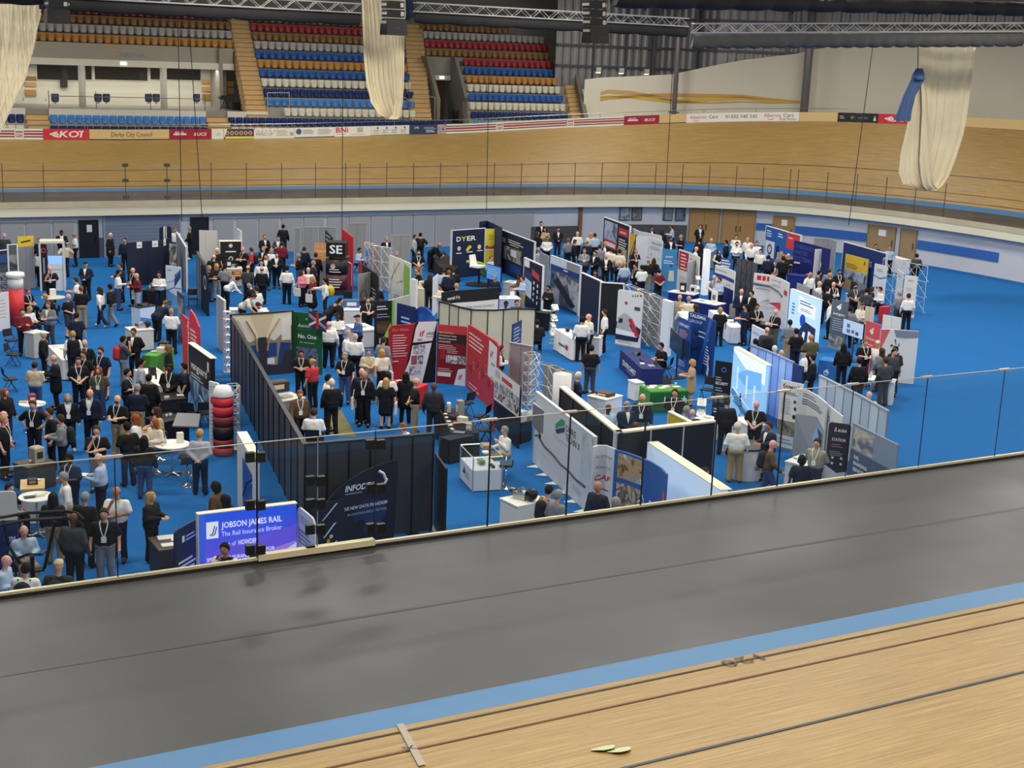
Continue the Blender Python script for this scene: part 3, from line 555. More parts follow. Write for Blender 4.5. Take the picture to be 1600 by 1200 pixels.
# seats
SC={'brown':'#8f6a3c','red':'#a5333a','grey':'#b4b2ae','blue':'#2b5da6','orange':'#c08a45','lblue':'#4a86cc','cream':'#dcd8c6','dblue':'#1c3166','mblue':'#2f63ad'}
def shell_mesh():
    mb=MB(); n=5; W,H=.5,.56; vs=[]; prof=[(-.5,.62),(-.36,.92),(-.1,1.),(.25,1.),(.42,.96),(.5,.8)]
    for d in (0,1):
        for v,wd in prof:
            for i in range(n):
                u=-1+2*i/(n-1); vs.append((u*W/2*wd,-.06-.05*(1-u*u)+.03*math.cos(v*3)+(.03 if d else 0),v*H))
    k=len(prof)*n; fs=[]
    for j in range(len(prof)-1):
        for i in range(n-1): a=j*n+i; fs+=[(a,a+1,a+n+1,a+n),(k+a,k+a+n,k+a+n+1,k+a+1)]
    for j in range(len(prof)-1):
        a=j*n; fs+=[(a,a+n,k+a+n,k+a),(a+n-1,k+a+n-1,k+a+2*n-1,a+2*n-1)]
    for i in range(n-1): fs.append((i,k+i,k+i+1,i+1)); a=(len(prof)-1)*n+i; fs.append((a,a+1,k+a+1,k+a))
    return mb.add(vs,fs)
SH=shell_mesh().mesh('backrest',True); _q=MB(); _q.add([(x*.86,y-.06,z*.72-.06) for x,y,z in shell_mesh().v],shell_mesh().f); PAN=_q.mesh('seat_pan',True)
_b=MB(); _b.box(-.03,-.06,-.38,.03,.02,-.16); _b.box(-.1,-.04,-.38,.1,.02,-.35); BRK=_b.mesh('bracket'); BRK.materials.append(mat('#6d6a64',.5,.5))
for me in (SH,PAN): me.materials.append(mat('#888888'))
SEATS=[]
def row(r,px0,px1,col,block,hid=False,px_step=None):
    x0,x1=sx(px0,r),sx(px1,r); n=max(1,int(round((x1-x0)/.535)))
    for k in range(n): SEATS.append((x0+(k+.5)*(x1-x0)/n,ry(r),rz(r),col,r,block,k+1))
ML=dict(zip(range(13),(361,356,443,415,411,407,404,401,397,396,393,390,387))); MC=('cream','dblue','cream','lblue','dblue','cream','blue','orange','blue','grey','brown','red','brown')
for r in range(13): row(r,ML[r],(700,706,650,648,646,643,640,637,634,632,631,630,629)[r],MC[r],'middle block')
RL={12:(655,795),11:(659,852),10:(662,857),9:(664,860),8:(723,864),7:(724,868),6:(727,872),5:(730,876),4:(732,880),3:(733,884),2:(735,888),1:(738,772)}
RC={12:'brown',11:'grey',10:'red',9:'brown',8:'red',7:'blue',6:'orange',5:'cream',4:'mblue',3:'cream',2:'dblue',1:'lblue'}
for r,(a,b) in RL.items(): row(r,a,b,RC[r],'right block')
for r,c in ((9,'orange'),(10,'grey'),(11,'brown'),(12,'red')): row(r,-18,361-(12-r)*-1,c,'upper left block')
row(1,77,322,'lblue','lower left block'); row(0,78,325,'dblue','lower left block'); row(1,-30,38,'dblue','far left corner block'); row(0,-30,38,'cream','far left corner block')
for x in (86,153,166,232,244,307): p=PY(x,153,96.2); SEATS.append((p[0],96.2,p[2],'dblue',3,'glazed room',(86,153,166,232,244,307).index(x)+1))
for x in (951,996): p=PY(x,175,98.5); SEATS.append((p[0],98.5,p[2],'dblue',2,'bend walkway',(951,996).index(x)+1))
CN={'brown':'brown','red':'dark red','grey':'pale grey','blue':'mid blue','orange':'tan orange','lblue':'light blue','cream':'cream','dblue':'dark navy','mblue':'royal blue'}
RN=['front','second','third','fourth','fifth','sixth','seventh','eighth','ninth','tenth','eleventh','twelfth','top']
SEATS.sort(key=lambda s:s[1]); rest=[]
def nth(n): return '%d%s'%(n,'th' if 10<n<20 else {1:'st',2:'nd',3:'rd'}.get(n%10,'th'))
for k,(x,y,z,c,r,bl,kn) in enumerate(SEATS):
    if k>=300: rest.append((x,y,z,c)); continue
    if bl=='glazed room': lb='dark navy seat behind the room balustrade, %s from the left'%nth(kn)
    elif bl=='bend walkway': lb='lone dark blue seat on the bend walkway, %s from the left'%nth(kn)
    else: lb='%s stadium seat, %s row of %s, %s from left'%(CN[c],RN[r],bl,nth(kn))
    t=thing('stadium_seat',lb,'seat',(x,y,z),0,'%s seats in the %s'%(CN[c],bl))
    for nm,me in (('backrest',SH),('seat_pan',PAN)):
        o=bpy.data.objects.new(nm,me); COL.objects.link(o); o.parent=t; o.material_slots[0].link='OBJECT'; o.material_slots[0].material=mat(SC[c],.35)
    o=bpy.data.objects.new('bracket',BRK); COL.objects.link(o); o.parent=t
mb=MB(); ks=list(SC); sm=shell_mesh()
for x,y,z,c in rest:
    for sc_,dy,dz in ((1,0,0),(.8,-.06,-.06)): mb.add([(x+a*sc_,y+b+dy,z+e*sc_+dz) for a,b,e in sm.v],sm.f,ks.index(c))
o=obj('stadium_seating',mb,[mat(SC[c],.35) for c in ks],None,True); o['kind']='stuff'; tag(o,'rows of red, tan, grey and blue seats high in the stand','seating')

c=PY(352,166,97.2); t=thing('camera_tripod','black camera equipment on a tripod at the right of the room','camera',(c[0],97.2,7.38))
for a in (0.5,2.6,4.7): mb=MB(); mb.tube((0,0,.75),(.35*math.cos(a),.35*math.sin(a),0),.03,5); obj('leg',mb,mat('#141415',.5),t)
mb=MB(); mb.box(-.3,-.15,.7,.25,.15,1.0); obj('camera_body',mb,mat('#161617',.5),t); mb=MB(); mb.tube((-.5,0,.85),(-.3,0,.85),.09,8); obj('lens',mb,mat('#1d1d1f',.3),t); mb=MB(); mb.box(.4,-.3,0,1.0,.3,.55); obj('equipment_case',mb,mat('#19191a',.6),t)
# ------------------------------------------------------------------ bend wall, cladding, columns
WO=18.2
ZT=[(880,10.3),(915,10.4),(1045,10.9),(1150,12.2),(1255,13.),(1300,13.8),(1450,15),(1700,15.2)]
bw=[k for k in range(NST) if k<NEARI and (ST[k][0]+ST[k][2]*WO>56.5)]
def wpt(s,o): return (s[0]+s[2]*o,s[1]+s[3]*o)
mb=MB(); n0=0; wp=[]
for k in bw:
    s=ST[k]; x,y=wpt(s,WO); px=proj((x,y,10))[0] if s[1]>YC-5 else 1700; zt=float(np.interp(px,[q[0] for q in ZT],[q[1] for q in ZT])); wp.append((x,y,zt)); mb.v+=[(x,y,top(s)[1]-1),(x,y,zt)]
mb.v=[(56.2,wp[0][1]+.3,5),(56.2,wp[0][1]+.3,10.3)]+mb.v
for i in range(len(mb.v)//2-1): mb.f.append((2*i,2*i+1,2*i+3,2*i+2)); mb.mi.append(0)
struct('wall_bend',mb,mat('#d6d2c3',.7,0,.03,.5),'white curved wall behind the bend of the track')
ws=Surf([(x,y) for x,y,z in wp],0,1); wo=bpy.data.objects['wall_bend']
def upx(px): 
    pp=[proj((x,y,9))[0] for x,y,z in wp[:40]]; return float(np.interp(px,pp,ws.l[:40]))
def wave(lo,hi,c):
    mb=MB(); pr=None; n=len(lo)
    for q in range(n):
        (xa,ya),(xb,yb)=lo[q],hi[q]; u=upx(xa); p=ws.at(u,0,.02); za=PY(xa,ya,p[1])[2]; zb=PY(xb,yb,p[1])[2]; mb.v+=[(p[0],p[1],za),(p[0],p[1],zb)]
    for i in range(n-1): mb.f.append((2*i,2*i+1,2*i+3,2*i+2)); mb.mi.append(0)
    obj('painted_wave',mb,mat(c,.7),wo)
X=[917,950,985,1020,1060,1110,1160,1200,1250]
wave(list(zip(X,(158,156,153,151,152,152,153,157,159))),list(zip(X,(151,151,148,146,146,147,148,153,158))),'#c89a5a')
wave(list(zip(X,(148,146,148,153,161,162,160,162,161))),list(zip(X,(143,140,142,148,157,160,158,160,160))),'#c4a06a')
wave(list(zip(X,(152,152,154,158,162,158,156,160,160))),list(zip(X,(150,149,150,153,155,152,151,157,159))),'#cdb04a')
# corrugated cladding above
mb=MB(); pts=[(55.3,wp[0][1]+3.5),(64.3,wp[0][1]+2.2)]+[(x+ST[k][2]*.5,y+ST[k][3]*.5) for (x,y,z),k in zip(wp,bw) if x>65.3]
cs=Surf(pts,9.5,11); n=int(cs.L/.17); vs=[]
for i in range(n+1):
    u=cs.L*i/n; d=(0,0,.07,.07)[i%4]; vs+=[cs.at(u,0,d),cs.at(u,11,d)]
mb.add(vs,[(2*i,2*i+1,2*i+3,2*i+2) for i in range(n)]); struct('wall_cladding',mb,mat('#8b8a8c',.45,.5,.1,.6),'grey corrugated metal cladding above the bend')
cl=bpy.data.objects['wall_cladding']
for z in (11.3,12.9,15.2): mb=MB(); cs.slab(mb,0,z-9.5-.09,cs.L,z-9.5+.09,.1,.28); obj('girt',mb,mat('#55565c',.5,.3),cl)
for px,w_ in ((925,.12),(975,.12),(1018,.3),(1092,.12),(1228,.3)):
    pp=[proj((*cs.at(u,0)[:2],12))[0] for u in cs.l]; u=float(np.interp(px,pp,cs.l)); mb=MB(); cs.slab(mb,u-w_/2,0,u+w_/2,11,.1,.35); obj('rail_post',mb,mat('#5d5e63',.5,.3),cl)
for px,lb in ((931,'leftmost'),(967,'middle'),(1007,'rightmost')):
    pp=[proj((*cs.at(u,0)[:2],11.4))[0] for u in cs.l]; u=float(np.interp(px,pp,cs.l)); t=thing('flood_lamp',lb+' of three small wall lamps on the cladding','lamp',cs.at(u,1.5,.35)); mb=MB(); cs.slab(mb,u-.2,1.35,u+.2,1.75,.3,.55); kid(obj('housing',mb,mat('#d8d6cc',.5),t),t)
    mb=MB(); cs.slab(mb,u-.16,1.3,u+.16,1.35,.3,.52); kid(obj('lens',mb,mat('#fff2d8',.3,0,0,3,2.5),t),t)
for px,y0,y1,r,lb in ((1051,55,168,.2,'grey steel column with cables at the start of the bend'),(1259,75,160,.32,'thick grey steel column against the white bend wall')):
    a=np.array(ws.at(upx(px),0,1.2)); mb=MB(); mb.lathe([(r,5.5),(r,19.5)],(a[0],a[1],0),14); t=tag(obj('steel_column',mb,mat('#77757a',.45,.3),None,True),lb,'column')
    mb=MB(); mb.box(a[0]-r*1.5,a[1]-r*1.5,8.0,a[0]+r*1.5,a[1]+r*1.5,8.12); obj('base_plate',mb,mat('#5f5e62',.5),t)
# ceiling
mb=MB(); mb.box(-45,-5,19.6,95,110,19.8); struct('ceiling',mb,mat('#4a4a4c',.8),'dark roof deck over the hall')
LM=MB(); LM.box(-3,-.8,0,3,.8,.15); LMm=LM.mesh('housing'); LMm.materials.append(mat('#c9c9c6',.5))
for x,y in LAMPS: o=link('ceiling_light',LMm,None,None,(x,y,17.75)); tag(o,'long high bay light fitting under the dark roof deck','lamp','high bay lights under the roof')  # includes fittings for the added column over the bend
# ------------------------------------------------------------------ trusses, drapes, nets, speakers, cables
ALU=mat('#d9d6cc',.3,.6); DRP=mat('#1c1b1c',.85,0,.3,1.5,0,.2); DRG=mat('#4a4948',.85,0,.25,1.5,0,.2)
def truss(label,a,b,h_=.42,cross=.55):
    t=thing('lighting_truss',label,'truss',tuple(a)); a=np.array(a,float); b=np.array(b,float); L=np.linalg.norm(b-a); d=(b-a)/L; sd=np.array([-d[1],d[0],0]); ch=[]
    for i,(s_,z) in enumerate(((-.2,0),(.2,0),(-.2,-h_),(.2,-h_))):
        o_=sd*s_+np.array([0,0,z]); mb=MB(); mb.tube(a+o_,b+o_,.035,6); kid(obj('chord',mb,ALU,t),t)
    n=int(L/cross); mb=MB()
    for k in range(n):
        p=a+d*(k*L/n); q=a+d*((k+1)*L/n)
        for s_ in (-.2,.2):
            u0,u1=(0,-h_) if k%2 else (-h_,0); mb.tube(p+sd*s_+np.array([0,0,u0]),q+sd*s_+np.array([0,0,u1]),.018,4,cap=False)
        mb.tube(p+sd*.2,p-sd*.2,.015,4,cap=False)
    kid(obj('lacing',mb,ALU,t),t); return t
def drape(label,a,b,h_,m,scal=1.1,full=.28,z_dn=0.):
    a=np.array(a,float); b=np.array(b,float); L=np.linalg.norm((b-a)[:2]); n=max(8,int(L/.14)); vs=[]; prof=[(0,0),(.1,.5),(.3,1.),(.6,1.05),(.85,.8),(1,.3),(1,-.3),(.8,-.8),(.4,-1),(.05,-.4)]
    d=(b-a)/np.linalg.norm(b-a); sd=np.array([d[1],-d[0],0])
    for i in range(n+1):
        p=a+(b-a)*i/n; ph=(i*L/n/scal)%1; sag=math.sin(math.pi*ph)**.6
        for v,w_ in prof: vs.append(p+sd*w_*full*(.55+.45*sag)+np.array([0,0,-v*h_*(.86+.14*sag)-z_dn]))
    m_=len(prof); fs=[]
    for i in range(n):
        for j in range(m_): fs.append((i*m_+j,i*m_+(j+1)%m_,(i+1)*m_+(j+1)%m_,(i+1)*m_+j))
    fs+=[tuple(range(m_)),tuple(range(n*m_+m_-1,n*m_-1,-1))]
    mb=MB(); mb.add(vs,fs); return tag(obj('rolled_drape',mb,m,None,True),label,'drape')
YT=66.
A,B=PY(648,4,YT),PY(1074,29,YT); truss('silver lighting truss over the right seat block',A,B,.44)
drape('black drape hanging under the truss over the right seat block',A-np.array([0,0,.45]),B-np.array([0,0,.45]),.58,DRP,1.9,.2)
A,B=PY(60,-22,YT),PY(562,6,YT); truss('silver lighting truss over the middle seat block',A,B,.44)
drape('black drape hanging under the truss over the left and middle seats',A-np.array([0,0,.45]),B-np.array([0,0,.45]),.62,DRP,2.2,.2)
A,B=PY(1083,37,56),PY(1600,36,52); truss('silver lighting truss in front of the corrugated cladding',A,B,.42)
drape('grey scalloped drape under the truss over the bend',A-np.array([0,0,.46]),B-np.array([0,0,.46]),.72,DRG,.72)
A,B=PY(960,-14,40),PY(1640,4,40); drape('large dark rolled drape close under the roof at top right',A,B,.55,DRP,1.6,.5)
A,B=PY(-60,-26,60),PY(66,-18,60); drape('black drape above the left net',A,B,.7,DRP,1.5)
def net(label,outline,Y,Ydepth,m):
    """hanging netting: list of (px y, px x left, px x right); pleated sheet with depth"""
    ys=[o[0] for o in outline]; n=44; rows=[]
    for y,xl,xr in outline:
        L,R=PY(xl,y,Y),PY(xr,y,Y); r=[]
        for i in range(n+1):
            f=i/n; p=L+(R-L)*f; r.append(p+np.array([0,Ydepth*(math.sin(i*2.4)*.05+math.sin(i*.9+1)*.07+.5*math.sin(math.pi*f)),0]))
        rows.append(r)
    vs=[p for r in rows for p in r]; m_=n+1; fs=[(j*m_+i,j*m_+i+1,(j+1)*m_+i+1,(j+1)*m_+i) for j in range(len(rows)-1) for i in range(n)]
    mb=MB(); mb.add(vs,fs); return mb,m
NET=mat('#e6d8b4',.85,0,.12,.8)
def netmat():
    m=mat('#e6d8b4',.85,0,.1,3.).copy(); nt=m.node_tree; b=nt.nodes['Principled BSDF']; tc=nt.nodes.new('ShaderNodeTexCoord'); mp=nt.nodes.new('ShaderNodeMapping'); mp.inputs['Scale'].default_value=(16,3,.25)
    n=nt.nodes.new('ShaderNodeTexNoise'); n.inputs['Scale'].default_value=1.; n.inputs['Detail'].default_value=3; mr=nt.nodes.new('ShaderNodeMapRange'); mr.inputs[1].default_value=.38; mr.inputs[2].default_value=.55; mr.inputs[3].default_value=.62; mr.inputs[4].default_value=1.
    nt.links.new(tc.outputs['Object'],mp.inputs[0]); nt.links.new(mp.outputs[0],n.inputs['Vector']); nt.links.new(n.outputs['Fac'],mr.inputs[0]); nt.links.new(mr.outputs[0],b.inputs['Alpha']); return m
NETA=netmat()
t=thing('divider_net','cream net gathered in a loop in front of the middle seats','net',tuple(PY(600,180,68)))
for nm,ol,dd in (('net_fold',[(-12,565,600),(40,567,606),(90,569,609),(130,573,612),(160,580,618),(178,592,622),(186,604,624)],.9),('net_fold',[(-12,600,634),(60,606,632),(120,611,631),(160,615,629),(180,612,626),(186,606,622)],-.6)):
    mb,_=net('',ol,68,dd,NET); kid(obj(nm,mb,NET,t,True),t)
t=thing('divider_net','cream net hanging down at the far left of the stand','net',tuple(PY(20,150,68)))
mb,_=net('',[(6,-40,66),(40,-40,60),(80,-40,52),(130,-40,36),(170,-40,18),(200,-40,4),(215,-40,-4)],68,.8,NETA); kid(obj('net_fold',mb,NETA,t,True),t)
mb=MB(); mb.path([PY(64,20,67.5),PY(40,120,67.5),PY(2,198,67.5)],.03,4); kid(obj('edge_cord',mb,mat('#e2d6b4',.8),t),t)
t=thing('divider_net','large cream net gathered in a loop at the bend on the right','net',tuple(PY(1450,290,56)))
for ol,dd in (([(74,1437,1524),(120,1440,1518),(170,1442,1512),(210,1440,1505),(250,1438,1492),(275,1440,1482),(290,1444,1472),(298,1450,1462)],1.0),([(110,1432,1444),(150,1428,1448),(200,1418,1450),(240,1408,1452),(270,1405,1455),(288,1412,1458),(297,1440,1466)],.7)):
    mb,_=net('',ol,56,dd,NET); kid(obj('net_fold',mb,NET,t,True),t)
t=thing('blue_cover','blue fabric cover tied around the top of the right net','fabric cover',tuple(PY(1420,150,55.4)))
mb,_=net('',[(107,1432,1442),(116,1426,1444),(124,1424,1444),(150,1412,1430),(175,1403,1424),(186,1398,1423),(190,1402,1421)],55.2,.5,NET); kid(obj('cover',mb,mat('#4a628c',.7,0,.25,6.),t,True),t)
mb=MB(); mb.lathe([(.3,-.1),(.36,0),(.3,.1)],tuple(PY(1435,122,55.4)),10); kid(obj('tie_band',mb,mat('#4a6796',.7),t),t)
t=thing('blue_cover','dark blue folded cover beside the middle net','fabric cover',tuple(PY(640,10,67)))
mb,_=net('',[(-14,633,645),(10,634,646),(20,635,651),(32,634,640)],66.8,.4,NET); kid(obj('cover',mb,mat('#24344f',.7,0,.3,6.),t,True),t)
def speaker_array(label,px,y0,y1,w_,Y,n):
    a,b=PY(px,y0,Y),PY(px+(2 if px>300 else 0),y1,Y); t=thing('speaker_array',label,'speaker',tuple(b)); hw=(PY(px+w_/2,y1,Y)[0]-PY(px-w_/2,y1,Y)[0])/2
    H=(a[2]-b[2]); hh=H/(n+.9)
    for k in range(n):
        z1=a[2]-k*hh; x=a[0]+(b[0]-a[0])*(k/n); mb=MB(); mb.box(x-hw*.85,Y-.35,z1-hh*.86,x+hw*.85,Y+.35,z1); c=kid(obj('cabinet',mb,mat('#17171a',.4,.1),t),t)
        mb=MB(); mb.box(x-hw*.97,Y-.3,z1-hh*.6,x-hw*.85,Y+.3,z1-hh*.3); mb.box(x+hw*.85,Y-.3,z1-hh*.6,x+hw*.97,Y+.3,z1-hh*.3); mb.box(x+hw*.45,Y-.37,z1-hh*.7,x+hw*.75,Y-.35,z1-hh*.2); kid(obj('rigging_link',mb,mat('#b9b7b0',.3,.7),t),t)
    mb=MB(); z=b[2]+hh*1.75; mb.add([(b[0]-hw,Y-.45,b[2]),(b[0]+hw,Y-.45,b[2]),(b[0]+hw,Y+.45,b[2]),(b[0]-hw,Y+.45,b[2]),(b[0]-hw*.93,Y-.4,z),(b[0]+hw*.93,Y-.4,z),(b[0]+hw*.93,Y+.4,z),(b[0]-hw*.93,Y+.4,z)],[(0,3,2,1),(4,5,6,7),(0,1,5,4),(1,2,6,5),(2,3,7,6),(3,0,4,7)]); kid(obj('bass_cabinet',mb,mat('#0b0b0d',.35),t),t)
    mb=MB(); mb.box(b[0]-.1,Y-.46,b[2]+hh*.75,b[0]+.1,Y-.45,b[2]+hh*.8); kid(obj('name_plate',mb,mat('#4a5058',.3),t),t)
speaker_array('black hanging speaker array in front of the upper left seats',89,-25,37,36,62,4)
speaker_array('black hanging speaker array against the cream net',613,-40,55,32,62,6)
speaker_array('black hanging speaker array in front of the truss at centre right',928,-40,68,29,60,7)
for i,(x0,y0,x1,y1,Y,lb) in enumerate(((277,-12,284,345,74,'left of two thin black cables hanging near the room'),(292,-12,316,345,74,'slanted thin black cable right of its neighbour near the room'),(537,-12,534,362,74,'long thin black cable hanging to the striped kiosk'),(765,40,760,330,74,'thin black cable hanging below the truss centre'),(1054,50,1038,345,74,'thin black cable hanging in front of the start of the bend'),(1364,70,1326,352,60,'thin black cable hanging left of the right net'),(1437,-120,1434,110,55,'short black cable carrying the blue cover'))):
    a,b=PY(x0,y0,Y),PY(x1,y1,Y); mb=MB(); mb.tube(a,b,.022,5); tag(obj('hanging_cable',mb,mat('#1a1a1a',.6)),lb,'cable')

for x,lb in ((1010,'left'),(1240,'middle'),(1450,'right')):
    a=PY(x,-6+(x-960)*.026,40); mb=MB(); mb.tube((a[0],a[1],a[2]-.45),(a[0],a[1],19.6),.03,5); tag(obj('hanging_cable',mb,mat('#1a1a1a',.6)),lb+' suspension cable of the large dark rolled drape','cable')
# ------------------------------------------------------------------ people: bodies as one smooth surface, clothes and hair as children
def isosurf(prims,h=.026,k=.035,infl=0.,cuts=()):
    """smooth union of round cones ('c',a,b,ra,rb) and ellipsoids ('e',c,(rx,ry,rz)); surface nets"""
    lo=np.full(3,9.); hi=np.full(3,-9.)
    for p in prims:
        if p[0]=='c':
            for q,r in ((p[1],p[3]),(p[2],p[4])): q=np.array(q); lo=np.minimum(lo,q-r); hi=np.maximum(hi,q+r)
        else: q=np.array(p[1]); r=np.array(p[2]); lo=np.minimum(lo,q-r); hi=np.maximum(hi,q+r)
    lo=lo-infl-2.1*h; hi=hi+infl+2.1*h; n=np.ceil((hi-lo)/h).astype(int)+1
    ax=[lo[i]+h*np.arange(n[i]) for i in range(3)]; G=np.stack(np.meshgrid(*ax,indexing='ij'),-1); D=np.full(G.shape[:3],9.)
    for p in prims:
        if p[0]=='c':
            a=np.array(p[1],float); b=np.array(p[2],float); ba=b-a; L2=max(1e-9,ba@ba); t=np.clip(((G-a)@ba)/L2,0,1); d=np.linalg.norm(G-a-t[...,None]*ba,axis=-1)-(p[3]+(p[4]-p[3])*t)
        else:
            r=np.array(p[2],float); q=(G-np.array(p[1]))/r; m=np.linalg.norm(q,axis=-1); m2=np.linalg.norm(q/r,axis=-1); d=m*(m-1)/np.maximum(m2,1e-6)
        d=d-infl; hh=np.clip(.5+.5*(D-d)/k,0,1); D=D*(1-hh)+d*hh-k*hh*(1-hh)
    for nrm,c in cuts: D=np.maximum(D,G@np.array(nrm)-c)
    S=D<0
    nx,ny,nz=[v-1 for v in n]; cnt=np.zeros((nx,ny,nz)); pos=np.zeros((nx,ny,nz,3))
    for axis in range(3):
        sl=[slice(None)]*3; s0=sl.copy(); s1=sl.copy(); s0[axis]=slice(0,-1); s1[axis]=slice(1,None)
        d0,d1=D[tuple(s0)],D[tuple(s1)]; cr=S[tuple(s0)]!=S[tuple(s1)]; t=np.where(cr,d0/np.where(cr,d0-d1,1),0); pt=G[tuple(s0)].copy(); pt[...,axis]+=t*h
        o=[i for i in range(3) if i!=axis]
        for i in (0,1):
            for j in (0,1):
                q=[slice(None)]*3; q[o[0]]=slice(i,n[o[0]]-1+i); q[o[1]]=slice(j,n[o[1]]-1+j); c=cr[tuple(q)]; cnt+=c; pos+=np.where(c[...,None],pt[tuple(q)],0)
    act=cnt>0; idx=-np.ones(cnt.shape,int); idx[act]=np.arange(act.sum()); V=pos[act]/cnt[act][:,None]; F=[]
    for axis in range(3):
        s0=[slice(None)]*3; s1=[slice(None)]*3; s0[axis]=slice(0,-1); s1[axis]=slice(1,None); cr=S[tuple(s0)]!=S[tuple(s1)]
        I=np.argwhere(cr); o=[(axis+1)%3,(axis+2)%3]; I=I[(I[:,o[0]]>0)&(I[:,o[1]]>0)&(I[:,o[0]]<n[o[0]]-1)&(I[:,o[1]]<n[o[1]]-1)]
        def at(da,db):
            J=I.copy(); J[:,o[0]]-=da; J[:,o[1]]-=db; return idx[J[:,0],J[:,1],J[:,2]]
        q=np.stack([at(1,1),at(0,1),at(0,0),at(1,0)],1); fl=~S[I[:,0],I[:,1],I[:,2]]; q[fl]=q[fl][:,::-1]; F.append(q)
    F=np.concatenate(F); F=F[(F>=0).all(1)]
    return V,F
def geo_mesh(name,V,F,extra=None):
    mb=MB(); mb.v=[tuple(v) for v in V]; mb.f=[tuple(int(i) for i in f) for f in F]; mb.mi=[0]*len(F)
    if extra: mb.add(extra.v,extra.f); mb.mi[len(F):]=extra.mi
    return mb.mesh(name,True)
def mx(p): return (-p[0],p[1],p[2])
ARM={'stand':((-.255,.03,1.13),(-.27,-.06,.89)),'clasp':((-.25,.03,1.14),(-.05,-.22,1.0)),'foldR':((-.25,-.03,1.15),(.07,-.22,1.19)),'foldL':((-.25,-.03,1.15),(.06,-.235,1.13)),
 'read':((-.24,-.02,1.14),(-.09,-.30,1.16)),'up':((-.23,-.06,1.14),(-.1,-.24,1.34)),'behind':((-.26,.08,1.14),(-.06,.18,.99)),'hips':((-.37,.07,1.16),(-.2,-.04,1.02)),
 'point':((-.24,-.2,1.25),(-.22,-.47,1.24)),'chin':((-.2,-.17,1.14),(-.05,-.2,1.44)),'swF':((-.25,-.1,1.15),(-.25,-.3,.98)),'swB':((-.25,.12,1.14),(-.26,.14,.88)),'down':((-.24,-.13,1.17),(-.16,-.32,1.0)),'phone':((-.3,-.1,1.2),(-.11,-.06,1.55))}
POSE={'stand':('stand','stand',0,'s'),'clasp':('clasp','clasp',0,'s'),'fold':('foldR','foldL',0,'s'),'read':('read','read',0,'s'),'drink':('up','stand',0,'s'),'behind':('behind','behind',0,'s'),'hips':('hips','hips',0,'s'),
 'walk':('swF','swB',3,'w'),'lean':('down','down',38,'s'),'sit':('read','read',4,'t'),'point':('point','stand',0,'s'),'chin':('chin','foldL',0,'s'),'hold':('read','stand',0,'s'),'phone':('phone','stand',0,'s'),'sitlean':('down','down',22,'t'),'high':('read','up',0,'t')}
LEGS={'s':[((-.09,0,.93),(-.1,-.015,.5),(-.115,.025,.09),(-.135,-.13,.045)),((.09,0,.93),(.1,-.015,.5),(.115,.025,.09),(.135,-.13,.045))],
 'w':[((-.09,0,.93),(-.1,-.17,.54),(-.1,-.24,.1),(-.105,-.38,.05)),((.09,0,.93),(.095,.05,.5),(.1,.3,.17),(.105,.2,.05))],
 't':[((-.09,0,.50),(-.12,-.42,.52),(-.13,-.42,.09),(-.14,-.57,.045)),((.09,0,.50),(.12,-.42,.52),(.13,-.4,.09),(.14,-.55,.045))]}
